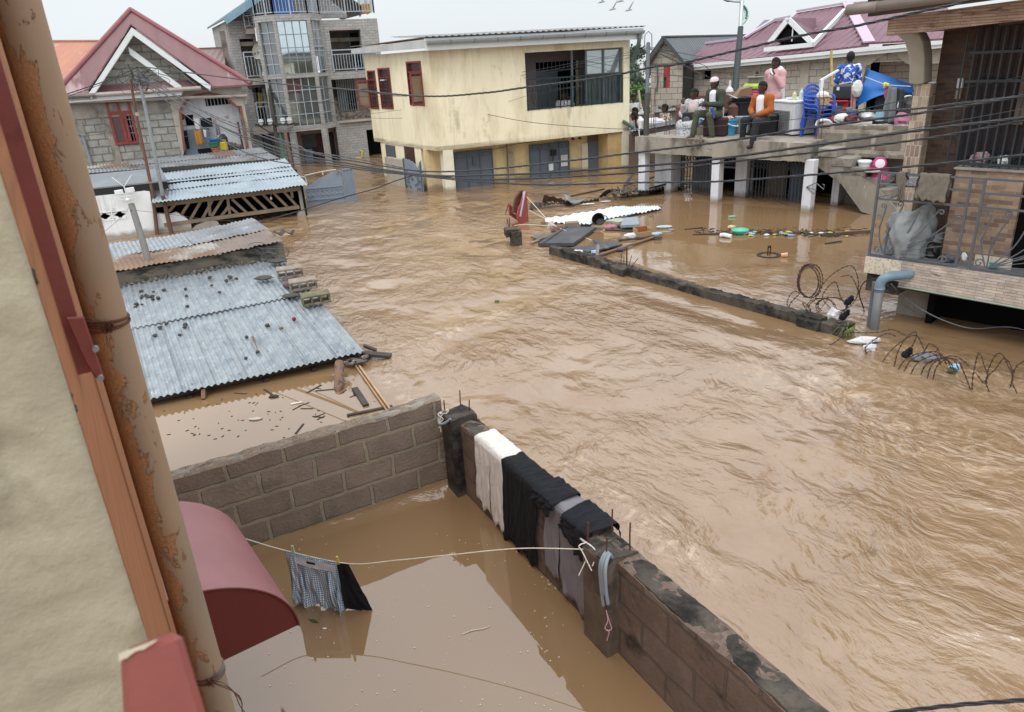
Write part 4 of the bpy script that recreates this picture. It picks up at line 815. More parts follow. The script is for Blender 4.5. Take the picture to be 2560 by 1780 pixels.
mb=MB();mb.T([an(368,440),an(355,380),an(342,330)],.012,6);mb.T([an(342,330),an(245,258)],.009,6);mb.T([an(342,330),an(402,236)],.009,6);mb.B('mast',aw,t)
for(x,y,a)in((302,374,0),(388,356,0)):
 mb=MB();c=an(x,y);d=an(x+34,y-8)-an(x-34,y+2);mb.bar(c-d/2,c+d/2,.03,.11);mb.B('panel',aw,t,bevel=.01)
mb=MB()
for(x0,y0,x1,y1)in((255,420,460,392),(262,440,440,415),(260,412,268,445),(430,392,440,420)):mb.T([an(x0,y0),an(x1,y1)],.006,5)
mb.O(an(368,432),.05,3,5,.05,(1.2,.8,.8));mb.B('rods',aw,t)
def lean_pole(name,foot,pts,r,mat,lab):
 d=FWD@(foot-CAM);t=thing(name,lab,'pole',foot);P=[foot+[0,0,-.5],foot]+[dep('px',x,y,d+dd)for x,y,dd in pts];return t,P
f1=wat('L1',600,705);f2=wat('L1',712,700)
t,P=lean_pole('utility_pole',f1,((381,480,-.2),(341,290,-.5),(326,198,-.7)),.04,rust,'thin rusty pole, the left one of two leaning poles in front of the white wall')
mb=MB();mb.T(P,[.05,.05,.042,.035,.03],8);mb.B('pole',M('rust_pole',C('6a4e3e',.85),.8,.3,3,.2),t)
mb=MB();mb.T([P[-2]+[.03,0,.0],P[-2]+[.03,0,.08]],.05,7);mb.B('clamp',cement_l,t)
t,P2=lean_pole('utility_pole',f2,((407,489,-.2),(375,325,-.5),(347,192,-.7)),.04,galv_old,'grey pole with a rusty foot, right one of two leaning poles under the wire tangle')
mb=MB();mb.T(P2[:3],[.06,.058,.05],8);mb.B('rusty_foot',M('rust_foot',C('64483c',.85),.8,.3,3,.2),t)
mb=MB();mb.T(P2[2:],[.046,.042,.036],8);mb.B('shaft',galv_old,t)
HUB=P2[-1].copy();HUBD=float(FWD@(HUB-CAM))
mb=MB();rg=random.Random(4)
for k in range(18):
 c=HUB+V3([rg.gauss(0,.25),rg.gauss(0,.1),rg.gauss(-.05,.12)]);r_=rg.uniform(.06,.3);a0=rg.uniform(0,6);n=12
 mb.T([c+V3([_c(a0+j*.5)*r_*(1+.2*_s(j)),rg.uniform(-.03,.03),_s(a0+j*.5)*r_*.6-.1*(j>6)])for j in range(n)],.006,4)
for k in range(14):c=HUB+V3([rg.gauss(0,.12),rg.gauss(0,.08),rg.gauss(0,.08)]);mb.bar(c,c+V3([rg.gauss(0,.1),0,rg.gauss(0,.1)]),.022)
wire_k=M('black_cable',C('33363b',.9),.45,.2,5,.05,spec=.5);wire_g=M('grey_cable',C('5c6167',.85),.5,.2,5,.05)
o=mb.B('wire_tangle',wire_k);tag(o,'tangle of looped black wires round the top of the two leaning poles','wires')
GA,GB=wat('L1',1745,480),wat('L1',2150,440);GF=Fr(GA[:2],math.degrees(math.atan2((GB-GA)[1],(GB-GA)[0])));gp=lambda x,y,o=0.:GF.on('L1',x,y,o)
t=thing('iron_gate','grey blue iron gate leaves with an arched top, half sunk beside the lattice shed','gate',GF.P(.7,0,-1.2))
A_=[gp(*v)for v in((1745,350),(1785,315),(1860,265),(1930,230),(2010,205))];R_=gp(2112,188);xr=gp(2150,440)[0];xm=gp(2040,300)[0]
mb=MB();mb.fprism(GF,[(A_[0][0],-.5),(xm,-.5),(xm,gp(2040,200)[1])]+[(a[0],a[1])for a in A_[::-1]],0,.012);mb.B('leaf_panel',iron_gate,t)
mb=MB();mb.box(GF,xm+.015,xr,.0,.012,-.5,R_[1]);mb.B('leaf_panel',iron_gate,t)
mb=MB();z1,z2=gp(1850,335)[1],gp(1850,425)[1]
mb.box(GF,A_[0][0],xm,-.03,-.0005,z1-.03,z1);mb.box(GF,A_[0][0],xm,-.03,-.0005,z2-.03,z2)
for x in LS(A_[0][0]+.02,xm-.02,9):mb.box(GF,x-.012,x+.012,-.028,-.0005,z2,z1-.031)
for x in LS(xm+.03,xr-.02,4):mb.box(GF,x-.012,x+.012,-.03,-.0005,-.4,R_[1]-.02)
mb.box(GF,xm+.02,xr,-.032,-.0005,R_[1]-.02,R_[1]);mb.T([GF.P(xm-.08+.06*_c(a),-.02,gp(2020,220)[1]-.05+.1*_s(a))for a in LS(0,3.3,10)],.012,6);mb.B('frame_bars',iron_gate,t)
mb=MB()
for x in LS(A_[0][0]+.07,xm-.08,8):
 for z in(.35,.75):mb.O(GF.P(x,-.01,z2+(z1-z2)*z-.01),.03,3,4,.1,(1,.5,1))
mb.B('rosettes',iron_gate,t)
t=thing('bent_railing','pale bent pipe railing standing behind the arched iron gate','railing',GF.P(.3,.3,0))
mb=MB();c=lambda x,y:dep('L1',x,y,FWD@(GF.P(.2,.4,0)-CAM))
mb.T([c(1760,310),c(1745,245),c(1880,215),c(1985,200)],.025,6);mb.T([c(1700,250),c(1745,258)],.02,6);mb.T([c(1880,215),c(1885,240)],.02,6);mb.B('rail',M('pale_pipe',C('b9b3a8'),.7,.2),t)
# ------- grey block house with the red roof
GH=Fr((-7.62,23.5),20);g1=lambda x,y,o=0.:GH.on('z1',x,y,o);gg=lambda x,y,o=0.:GH.on('G1',x,y,o)
xl,xr=g1(240,880)[0],g1(1905,1330)[0];ez=3.36
t=thing('block_house','unfinished grey block house with a steep red metal roof and white barge boards','house',GH.P(-2.6,2,-1.2))
W0,W1=g1(572,1290),g1(895,900);w0,w1=g1(680,1300),g1(812,893)
wx0,wx1,wz0,wz1=w0[0],w0[0]+(g1(895,1290)[0]-w0[0]),w0[1],w1[1]
ax0,ax1=gg(440,1250)[0],gg(1570,1200)[0];az1=gg(860,235)[1]
mb=MB();mb.wall(GH,xl,ax0-.12,-1.2,ez,0,.2,[(wx0,wx1,wz0,wz1)])
ap=g1(835,268);gl,gr=g1(470,800),g1(1310,770)
mb.fprism(GH,[(gl[0],ez),(gr[0]+.6,ez),(ap[0],ap[1]-.05)],.0,.2);mb.B('block_wall',block_g,t)
mb=MB();mb.wall(GH,ax0-.12,xr,1.0,1.3,.0,.2)
arc=[gg(*v)for v in((440,1250),(360,545),(395,480),(500,350),(640,270),(860,235),(1050,262),(1200,330),(1300,410),(1380,478),(1440,465),(1570,1200))]
pts=[(ax0-.12,1.3)]+[(a[0],max(a[1],1.3))for a in arc]+[(xr,1.3),(xr,ez),(ax0-.12,ez)];mb.fprism(GH,pts,-.02,.18);mb.B('arch_wall',cement_l,t)
mb=MB();mb.T([GH.P(a[0],-.03,max(a[1],1.2))for a in arc],.035,6);mb.B('arch_rim',M('brick_red_rim',C('8a5a50',.9),.8),t)
mb=MB();mb.box(GH,xl,xr,4.6,4.8,-1.2,ez);mb.box(GH,xl,xl+.2,.2,4.6,-1.2,ez);mb.box(GH,xr-.18,xr,.2,4.6,-1.2,ez);mb.B('side_wall',block_g,t)
mb=MB()
for x in(g1(372,1200)[0],g1(640,1200)[0]+.0):mb.box(GH,x-.1,x+.1,-.035,-.002,-1,ez-.75)
mb.box(GH,xl,ax0-.13,-.03,-.003,ez-.72,ez-.3);mb.B('cement_band',cement,t)
mb=MB();mb.fprism(GH,[g1(785,500),g1(840,575),g1(752,577)][::1]and[tuple(g1(785,500)),tuple(g1(752,577)),tuple(g1(840,575))],-.03,-.002);mb.B('gable_vent',ribs('louvre',C('a3a39c'),.09,'Y',1.),t)
f=thing
o=MB();fw=.07
for(a,b,c,d)in((wx0,wx1,wz0,wz0+fw),(wx0,wx1,wz1-fw,wz1),(wx0,wx0+fw,wz0+fw,wz1-fw),(wx1-fw,wx1,wz0+fw,wz1-fw)):o.box(GH,a,b,-.05,.12,c,d)
zt_=wz0+(wz1-wz0)*.72;mx_=wx0+(wx1-wx0)*.50;o.box(GH,wx0+fw,wx1-fw,-.045,.1,zt_-.05,zt_+.05);o.box(GH,mx_-.04,mx_+.04,-.046,.1,wz0+fw,wz1-fw-.001)
wn=o.B('window',red_w,t)
o=MB();o.box(GH,wx0+fw,mx_-.04,.0,.02,wz0+fw,zt_-.05);o.box(GH,wx0+fw,mx_-.04,.0,.02,zt_+.05,wz1-fw);o.B('pane',M('brown_tinted_pane',C('54393a',.8),.2,spec=.8),wn)
o=MB();o.box(GH,mx_+.04,wx1-fw,.0,.02,zt_+.05,wz1-fw);o.B('pane',glass_m,wn)
o=MB();xm_=mx_+.04+(wx1-mx_-.1)*.45
for(a,b,c,d)in((mx_+.045,xm_,wz0+fw+.005,wz0+.16),(mx_+.045,xm_,zt_-.15,zt_-.055),(xm_-.06,xm_,wz0+.16,zt_-.15)):o.box(GH,a,b,-.07,-.03,c,d)
o.box(GH,mx_+.05,xm_-.06,-.05,-.04,wz0+.16,zt_-.15);o.B('open_leaf',red_w,wn)
o=MB();o.box(GH,xm_,wx1-fw,.14,.16,wz0+fw,zt_-.05);o.B('dark_gap',void,wn)
o=MB()
for x in LS(xm_+.06,wx1-fw-.05,3):o.box(GH,x-.012,x+.012,.02,.04,wz0+fw,zt_-.05)
for z in LS(wz0+.3,zt_-.2,3):o.box(GH,xm_,wx1-fw,.02,.03,z-.012,z+.012)
o.B('security_bars',rail_g,wn)
pk=GH.P(g1(812,92,2.6)[0],2.6,g1(812,92,2.6)[1]);el,er=GH.P(xl-.3,-.25,ez-.08),GH.P(g1(1892,745,-.25)[0],-.25,ez-.08)
GN=V3([*GH.n,0]);bl_,br_=el+GN*5.7,er+GN*5.7
mb=MB();dn=V3([0,0,-.05])
for tri in((el,er,pk),(er,br_,pk),(br_,bl_,pk),(bl_,el,pk)):mb.R(tri,dn)
mb.B('roof',roof_red,t)
mb=MB()
for a in(el,er):mb.T([a+[0,0,.02],pk+[0,0,.03]],.07,8)
mb.B('ridge_cap',M('ridge_cap_red',C('8a5457',.95),.5,.1),t)
apf=GH.P(ap[0],-.42,ap[1]+.04);bL=GH.P(g1(425,800,-.42)[0],-.42,ez-.06);bR=GH.P(g1(1525,752,-.42)[0],-.42,ez-.05)
mb=MB()
for a in(bL,bR):mb.R([a+[0,0,.06],apf+[0,0,.06],apf+GN*1.75+[0,0,.06],a+GN*.6+[0,0,.06]],(0,0,.04))
mb.B('gable_roof',roof_red,t)
mb=MB();h=.17
for a,s in((bL,1),(bR,-1)):d=apf-a;d=d/np.linalg.norm(d);mb.R([a,apf,apf-[0,0,h*1.15],a-[0,0,h*1.0]+d*.05],(0,.05,0))
ib,ia=g1(1265,770,-.25),g1(790,420,-.25);d0_=GH.P(ia[0],-.25,ia[1]);d1_=GH.P(ib[0],-.25,ib[1]);mb.R([d1_,d0_,d0_-[0,0,.2],d1_-[0,0,.2]],(0,.04,0))
mb.B('barge_board',trim_w,t)
mb=MB();c=[GH.P(g1(845,340)[0],-.4,0)];a1=apf-[0,0,.22];mb.R([a1+[.12,.05,0],bR+[-.3,.05,-.1],bR+[-.3,.4,-.1],a1+[.12,.4,0]],(0,0,-.02));mb.B('soffit',cement_l,t)
mb=MB();f0,f1_=g1(1258,785,-.33),g1(1890,745,-.33);mb.box(GH,f0[0],er[0],-.33,-.29,ez-.26,ez-.09);mb.box(GH,xl-.2,g1(500,840,-.33)[0],-.33,-.29,ez-.22,ez-.08);mb.B('fascia',trim_w,t)
mb=MB();mb.T([GH.P(f0[0]+.55,-.4,ez-.10),GH.P(er[0]+.05,-.4,ez-.10)],.06,8);mb.T([GH.P(xl-.2,-.4,ez-.10),GH.P(g1(495,830,-.4)[0],-.4,ez-.10)],.06,8)
mb.T([GH.P(er[0]-.1,-.38,ez-.15),GH.P(xr+.12,-.1,ez-.4),GH.P(xr+.05,-.05,ez-.62)],.045,8);mb.B('gutter',M('rusty_gutter',C('a39a92',.95),.6,.2,4),t)
mb=MB();xd=g1(372,1100)[0];mb.T([GH.P(xl+.05,-.06,ez-.75),GH.P(xd-.25,-.06,ez-1.05),GH.P(xd-.05,-.06,ez-1.15),GH.P(xd+.0,-.06,.8)],.035,8);mb.B('downpipe',pvc,t)
BY=.4;mb=MB();op=gg(800,285,BY),gg(1245,470,BY)
mb.box(GH,ax0-.1,xr,BY,BY+.05,1.0,ez-.3);mb.B('board_wall',ribs('white_boards',C('cfcfd3',1.1),.17,'X',.9,.7,dist=.01),t)
o=MB();v0,v1=gg(830,470,BY),gg(1240,290,BY);o.fprism(GH,[(v0[0],v0[1]),(v1[0],v0[1]+.02),(v1[0]-.03,v0[1]+.2),(v1[0]-.2,v1[1]-.02),(v0[0],v1[1]+.03)],BY-.02,BY-.003);op_=o.B('dark_opening',void,t)
o=MB()
for k in range(7):x=v0[0]+(v1[0]-v0[0])*(k+.5)/7;o.box(GH,x-.012,x+.012,BY-.04,BY-.021,v0[1],v1[1])
o.B('bars',rail_g,op_)
o=MB();v0,v1=gg(480,820,BY),gg(590,620,BY);o.box(GH,v0[0],v1[0],BY-.02,BY-.003,v0[1],v1[1]);o.B('small_window',void,t)
mb=MB();a,b=gg(400,900,.3),gg(880,880,.3);mb.box(GH,ax0,b[0],.28,.3,1.0,a[1]);mb.B('grey_gate_sheet',iron_gate,t)
mb=MB();b0,b1=gg(670,1240,.2),gg(930,1300,.2);mb.box(GH,b0[0],b1[0],.2,.22,b1[1]-.1,b0[1]);mb.B('navy_panel',cloth_n,t)
mb=MB();mb.T([GH.P(gg(1410,800,.1)[0],.1,1.1),GH.P(gg(1395,750,.1)[0],.1,gg(1395,750,.1)[1])],.03,6);mb.B('iron_stake',rust,t)
def CK(name,lab,cat,mat,zz,F,pts,off,fold=.02,grp=None,seed=1):
 a=[F.on(zz,x,y,off)for x,y in pts];rg=random.Random(seed);n=16;G=[]
 for i in range(n+1):
  k=i/n;row=[]
  for j in range(n+1):
   u=j/n;p=(a[0]*(1-u)+a[1]*u)*(1-k)+(a[3]*(1-u)+a[2]*u)*k;row.append(F.P(p[0],off+fold*_s(u*12+seed)*(.3+k),p[1]-.02*_s(u*_p)*(1-k)))
  G.append(row)
 mb=MB();mb.grid(V3(G));o=mb.B(name,mat,smooth=True,fix=False);md=o.modifiers.new('thick','SOLIDIFY');md.thickness=.006;return tag(o,lab,cat,grp)
orange_c=M('mustard_cloth',C('b9823c',.9),.9,.15);pinkc=M('dusty_pink_cloth',C('b98d8d',.95),.9,.15)
cl=[GH.P(gg(330,560,.1)[0],.1,gg(330,560,.1)[1]),GH.P(gg(1100,690,.1)[0],.1,gg(1100,690,.1)[1]),GH.P(gg(1480,600,.1)[0],.1,gg(1480,640,.1)[1])]
mb=MB();mb.T(SP(cl,4),.006,4);tag(mb.B('washing_line',rope_m),'washing line strung under the veranda arch of the block house','washing line')
CK('dark_shirt','dark blue shirt hanging in the middle of the veranda line','shirt',cloth_n,'G1',GH,((720,680),(920,670),(950,840),(740,850)),.1)
CK('white_vest','white vest hanging left of the dark blue shirt on the veranda','vest',cloth_w,'G1',GH,((590,670),(700,690),(720,890),(640,880)),.1,seed=2)
CK('mustard_trousers','mustard orange trousers hanging below the white vest on the veranda','trousers',orange_c,'G1',GH,((600,905),(730,890),(785,1150),(660,1170)),.08,seed=3)
CK('black_jacket','crumpled black jacket hung at the left veranda pillar','jacket',cloth_k,'G1',GH,((365,900),(480,900),(500,1000),(410,1010)),.1,seed=4)
CK('black_trousers','black trousers hanging below the black jacket at the left veranda pillar','trousers',cloth_k,'G1',GH,((425,1010),(500,1005),(535,1230),(485,1240)),.1,seed=5)
CK('red_scarf','red and dark scarf hanging leftmost under the veranda arch','scarf',M('red_scarf',C('7d4a44',.85),.9,.4,20),'G1',GH,((370,590),(440,600),(440,700),(385,740)),.12,seed=6)
CK('patterned_top','small pink patterned top on the right end of the veranda line','top',M('pink_print',C('a89a9c',.95),.9,.4,20,col2=C('84505a'),s2=20),'G1',GH,((1150,650),(1220,610),(1235,690),(1170,700)),.1,seed=7)
CK('pink_towel','pinkish towel hung just right of the dark blue shirt','towel',pinkc,'G1',GH,((945,690),(1000,700),(1010,800),(960,790)),.1,seed=8)
CK('white_strips','white strip of cloth drooping right of the mustard trousers','cloth',cloth_w,'G1',GH,((770,880),(830,890),(835,1030),(800,1020)),.06,seed=9)
CK('grey_towel','long grey towel hanging right of the white strip on the veranda','towel',cloth_g,'G1',GH,((990,780),(1055,800),(1090,970),(1010,990)),.06,seed=10)
def basin(name,lab,cat,c,r0,r1,h,col,m=None,grp=None,n=20):
 mb=MB();mb.H(c,[(0,.0),(r0,.0),(r0+.01,.01),(r1,h),(r1+.018,h),(r1+.018,h-.02),(r1-.006,h-.012),(r0-.008,.02),(0,.02)],n);return tag(mb.B(name,m or flat('plastic_'+col,C(col),.4),smooth=False),lab,cat,grp)
gp_=lambda x,y,o:(lambda v:GH.P(v[0],o,v[1]))(gg(x,y,o))
for x,y,r,h,col,lab in((1010,1290,.12,.13,'b9735f','salmon and white basin at the bottom of the stack on the veranda'),(980,1200,.17,.15,'3f7d5d','green basin on top of the salmon one on the veranda'),(990,1110,.17,.1,'3567a5','blue basin topmost of the veranda stack')):
 basin('basin',lab,'basin',gp_(x,y,-.12 if h!=.1 else-.1),r*.75,r,h,col)
t=thing('jerrycan','yellow jerrycan with black cap next to the stacked basins on the veranda','jerrycan',gp_(1160,1265,-.15));b=gp_(1160,1265,-.15)
ym=flat('jerrycan_yellow',C('b9a23c',.95),.45);mb=MB();mb.box(Fr(b[:2],0),-.12,.12,-.08,.08,b[2],b[2]+.26);mb.B('body',ym,t,bevel=.03)
mb=MB();mb.bar(b+[-.07,0,.31],b+[.07,0,.31],.03);mb.bar(b+[-.07,0,.26],b+[-.07,0,.32],.03);mb.bar(b+[.07,0,.26],b+[.07,0,.32],.03);mb.B('handle',ym,t)
mb=MB();mb.O(gp_(1145,1100,-.05),.17,3,6,.1,(.8,.7,1.3));tag(mb.B('black_sack',black),'black sack standing behind the yellow jerrycan on the veranda','sack')
mb=MB()
for k in range(14):rg=random.Random(k);mb.O(gp_(1240+k*15,1225-rg.uniform(0,60),-.1),rg.uniform(.05,.09),k,4,.4)
tag(mb.B('laundry_heap',M('mixed_laundry',C('6d6a68',.8),.9,.7,14,col2=C('2a2a2e'),lo=.5,hi=.55,s2=12)),'heap of mixed laundry at the right end of the veranda','laundry')
mb=MB();a,b=dep('z1',395,1450,21.5),dep('z1',550,1467,21.5);mb.bar(a,b,.05,.05);tag(mb.B('yellow_broom',flat('broom_yellow',C('b9a24a'),.6)),'yellow handled broom lying along the foot of the block house','broom')
t=thing('orange_roof_house','house with an orange brown metal roof behind the red gable','house',V3([-13,29,-1.2]))
r0,r1=dep('z1',60,374,32),dep('z1',620,372,32);e0_,e1_=dep('z1',60,800,27),dep('z1',700,790,27)
mb=MB();mb.R([e0_,e1_,r1,r0],(0,.05,-.05));mb.B('roof',roof_or,t);mb=MB();mb.T([r0,r1],.08,6);mb.B('ridge_cap',M('orange_cap',C('8c5a4c'),.5),t)
mb=MB();mb.R([e0_*[1,1,0]+[0,.6,-1.2],e1_*[1,1,0]+[0,.6,-1.2],e1_+[0,.6,0],e0_+[0,.6,0]],(0,3.,0));mb.B('wall',block_g,t)
t=thing('brown_roof_house','house with a brown ribbed roof peeping between the red roof and the tall building','house',V3([-8,29,-1.2]))
r0,r1=dep('z1',1300,445,30),dep('z1',1652,432,30);e0_,e1_=dep('z1',1300,640,27.5),dep('z1',1662,640,27.5);v1=dep('z1',1715,620,31)
mb=MB();mb.R([e0_,e1_,r1,r0],(0,.05,-.05));mb.B('roof',roof_br,t);mb=MB();mb.R([e1_+[.0,0,-.05],v1,r1+[0,0,-.05]],(.03,0,0));mb.B('gable',wood_d,t)
mb=MB();mb.bar(r1,v1,.05,.12);mb.bar(r0,r1,.1,.1);mb.B('ridge_cap',M('brown_cap',C('6a5650'),.5),t)
mb=MB();mb.R([e0_*[1,1,0]+[0,.3,-1.2],e1_*[1,1,0]+[0,.3,-1.2],e1_+[0,.3,0],e0_+[0,.3,0]],(0,2.5,0));mb.B('wall',block_g,t)
# ------- tall grey tiled building with the glazed bay
tile_g=brick('grey_facing_tile',C('999896',1.),C('a9a7a4',1.),C('8e8d8b',.95),.26,.10,.010,bump=.6,var=.22,bd=.01)
TW=Fr(wat('T2',1640,1262)[:2],26);tt=lambda x,y,o=0.:TW.on('T1',x,y,o);tu=lambda x,y,o=0.:TW.on('T2',x,y,o)
t=thing('tall_building','tall grey tiled building with silver balconies and a glazed stair bay','building',TW.P(0,3,-1.2))
xR=tt(2210,400)[0];BYF=-.75
bx0,bx1=tt(730,330,BYF)[0],tt(1215,320,BYF)[0];zS3=tt(1300,300)[1];zS3b=tt(1520,440)[1];zf2=tt(1700,1025)[1];zf2b=tu(1700,100)[1]
zf1=tu(1850,700)[1];zf1b=tu(1850,830)[1];xw0=tt(1500,700)[0];zp=tt(2200,262)[1]
mb=MB();o2=(xw0+.12,xR-.75,zf2+.0,tt(1700,430)[1]);o1=(tu(1620,700)[0],xR-.1,zf1,zf2b);od=(tu(2060,1000)[0],xR-.05,-1.0,tu(2080,830)[1])
mb.wall(TW,xw0-.15,xR,-1.2,zp,0,.25,[o2,o1,(od[0],xR-.12,-1.2,od[3])]);mb.B('wing_wall',tile_g,t)
mb=MB();mb.box(TW,xw0-.1,xR,1.3,1.5,-1.2,zp);mb.B('inner_wall',M('dim_inner_wall',C('77706e',.8),.9,.2),t)
mb=MB();mb.box(TW,xw0-.15,xR-.02,.25,1.3,zf2-.25,zf2);mb.box(TW,xw0-.15,xR-.02,.25,1.3,zf1-.2,zf1);mb.box(TW,xw0-.15,xR-.02,.25,1.3,zp-.3,zp-.15);mb.B('floor_slab',cement_l,t)
mb=MB();mb.box(TW,xw0,xR,.25,.27,zf1,zf1+.02);pk1=M('peach_paint',C('b79a8a',1.),.8,.05);z=tu(1900,360)[1];mb.box(TW,tu(1870,400,.3)[0],xR-.02,1.2,1.29,z,zf2b);mb.box(TW,o1[0],tu(1640,400,.3)[0],1.2,1.29,z-.1,zf2b-.3);mb.B('peach_wall',pk1,t)
mos=brick('brown_white_mosaic',C('5a4a44',.9),C('b9aea2',1.),C('8a7d72'),.09,.07,.004,bump=.3,bias=.1)
mb=MB();mb.box(TW,o1[0],xR-.02,1.18,1.2,zf1,z);mb.B('mosaic_dado',mos,t)
mb=MB();mb.box(TW,tu(1610,400)[0],xR,-.12,.0,zf1-.04,zf1+.0);mb.B('ledge',cement_l,t)
d=MB();x0,x1=tu(1625,300,1.1)[0],tu(1885,300,1.1)[0];d.box(TW,x0,x1,1.1,1.17,zf1+.35,zf2b-.02);dd=d.B('window',M('grey_ribbed_shutter',C('6f757b',.8),.5),t)
d=MB();d.box(TW,(x0+x1)/2,x1,1.07,1.09,zf1+.4,zf1+1.2);d.B('dark_pane',void,dd)
d=MB()
for k in range(9):x=x0+(x1-x0)*k/8;d.box(TW,x-.01,x+.01,1.03,1.05,zf1+.35,zf2b-.02)
d.B('bars',rail_g,dd)
d=MB();x0,x1=tt(1810,700,1.2)[0],tt(2100,700,1.2)[0];d.box(TW,x0,x1,1.22,1.28,zf2,tt(1900,470,1.2)[1]);dw=d.B('balcony_door',M('grey_frame',C('7d868c',.85),.5),t)
d=MB();z0_=zf2+1.45;d.box(TW,x0+.05,(x0+x1)/2-.02,1.19,1.21,zf2+.2,z0_);d.box(TW,(x0+x1)/2+.02,x1-.05,1.19,1.21,zf2+.2,z0_);d.B('dark_pane',glass_d,dw)
d=MB();d.box(TW,x0+.05,(x0+x1)/2-.02,1.19,1.21,z0_+.1,z0_+.35);d.B('pane',glass_b,dw)
d=MB();x0=tt(1480,700)[0];d.box(TW,x0,tt(1560,700)[0],.55,.6,zf2+.1,zf2+1.6);d.B('glass_screen',glass_b,t)
mb=MB();v=tt(1550,385),tt(1940,435);mb.box(TW,v[0][0],v[1][0],.25,.45,v[1][1],v[0][1]);mb.B('red_valance',M('red_brown_cloth',C('7a4c44',.85),.8,.5,8),t)
mb=MB();mb.box(TW,od[0],xR-.1,.5,.55,-1.2,od[3]);mb.B('dark_doorway',void,t)
def bayP(i):return[TW.P(bx0-.55,-.12,0)[:2],TW.P(bx0,BYF,0)[:2],TW.P(bx1,BYF,0)[:2],TW.P(bx1+.62,-.05,0)[:2]][i]
zb3,zb2,zg2t=tt(1000,285,BYF)[1],tt(1000,1100,BYF)[1],tt(1000,330,BYF)[1];zgb=tt(1000,1060,BYF)[1];z1t=tu(1000,90,BYF)[1];z1b=tu(1200,770,BYF)[1];zs1=tu(1200,840,BYF)[1]
def band(z0,z1,grow=.06,back=2.4):
 P=[bayP(i)for i in range(4)];c=(P[0]+P[3])/2;b=TW.n*back;poly=[V3([*(p+(p-c)/np.linalg.norm(p-c)*grow),z0])for p in P]+[V3([*(P[3]+b),z0]),V3([*(P[0]+b),z0])]
 return poly,V3([0,0,z1-z0])
for z0,z1 in((zb3-.02,zb3+.2),(z1t-.0,zgb-.02),(zs1,z1b)):mb=MB();mb.R(*band(z0,z1));mb.B('bay_slab',tile_g,t)
def facet(i,j,z0,z1,nx,nz,gm,fm,nm,alt=None):
 a,b=bayP(i),bayP(j);F_=Fr(a,math.degrees(math.atan2((b-a)[1],(b-a)[0])));L_=np.linalg.norm(b-a)
 mb=MB();mb.box(F_,.06,L_-.06,.05,.07,z0,z1);o=mb.B(nm,gm,t)
 mb=MB()
 for k in range(nx+1):x=.06+(L_-.12)*k/nx;mb.box(F_,x-.014,x+.014,.02,.049,z0,z1)
 for k in range(nz+1):z=z0+(z1-z0)*k/nz;mb.box(F_,.06,L_-.06,.025,.048,z-.014,z+.014)
 mb.B('glazing_bars',fm,o);return o,F_,L_
facet(0,1,zgb,zb3-.03,2,5,glass_m,rail_g,'glazed_facet');facet(1,2,zgb,zb3-.03,4,4,glass_b,M('dim_bar',C('8c969c',.8),.5),'mirror_glass_facet');facet(2,3,zgb+.6,zb3-.03,3,4,M('bright_glass',C('c9cdca',.9),.1,metal=.6,spec=.9,bump=0),rail_g,'glazed_facet')
facet(0,1,z1b,z1t,2,4,glass_m,rail_g,'glazed_facet');o,F_,L_=facet(1,2,z1b,z1t,4,4,glass_m,rail_g,'glazed_facet');facet(2,3,z1b,z1t,2,4,glass_m,rail_g,'glazed_facet')
mb=MB();mb.box(F_,.08,L_*.45,.046,.0495,z1t-.55,z1t);mb.B('brown_pane',M('brown_pane',C('6a4a48',.7),.15,spec=.8),o)
mb=MB();mb.box(F_,L_*.48,L_*.9,.044,.0475,z1t-.35,z1t);mb.B('sky_pane',glass_b,o)
mb=MB()
for i in(0,1,2,3):
 p=bayP(i);mb.bar(V3([*p,z1b]),V3([*p,zb3]),.13,.13)
mb.B('bay_post',tile_g,t)
for i in(1,2):
 mb=MB();p=bayP(i);mb.bar(V3([*p,-1.2]),V3([*p,zs1]),.22,.22);mb.B('ground_pillar',tile_g,t)
mb=MB();p=bayP(0);mb.R([V3([*p,-1.2]),V3([*(p+TW.d*.32),-1.2]),V3([*(p+TW.d*.32+TW.n*.3),-1.2]),V3([*(p+TW.n*.3),-1.2])],(0,0,zs1+1.2));mb.B('ground_pillar',tile_g,t)
F_=TW;mb=MB();mb.wall(TW,bx0-.55,xw0-.16,-1.2,zs1,.3,.45,[(tu(1120,1000,.3)[0],tu(1440,1000,.3)[0],-1.2,tu(1120,900,.3)[1]),(tu(1510,1000,.3)[0],tu(1590,1000,.3)[0],-1.2,tu(1520,860,.3)[1])]);mb.B('shopfront_wall',M('taupe_render',C('8f8078',.9),.85),t)
mb=MB();a,b,c=tu(1130,1000,.45)[0],tu(1330,1000,.45)[0],tu(1440,1000,.45)[0];zt_=tu(1130,900,.3)[1];mb.box(TW,a-.05,c+.5,.46,.5,-1.2,zt_);mb.B('dark_grille_backing',M('maroon_dark',C('3d3238',.7),.7),t)
mb=MB()
for k in range(14):x=a+(b-a)*k/13;mb.box(TW,x-.012,x+.012,.42,.45,zt_-.55,zt_)
mb.B('grille_bars',iron_g,t)
mb=MB();mb.box(TW,a,b-.25,.40,.44,-.3,zt_-.6);mb.B('grey_sheet',iron_gate,t)
gm_=M('maroon_gate',C('5d3a38',.85),.6)
mb=MB();mb.box(TW,b,c,.40,.43,-1,.25)
for k in range(5):x=b+(c-b)*k/4;mb.box(TW,x-.02,x+.02,.40,.43,.25,zt_)
mb.bar(TW.P(b,.41,zt_-.35),TW.P(c,.41,zt_-.05),.03);mb.bar(TW.P(b,.41,zt_-.05),TW.P(c,.41,zt_-.35),.03);mb.box(TW,b,c,.405,.425,zt_-.42,zt_-.38);mb.B('maroon_gate',gm_,t)
LX0=tt(70,500,.9)[0];LB=.6
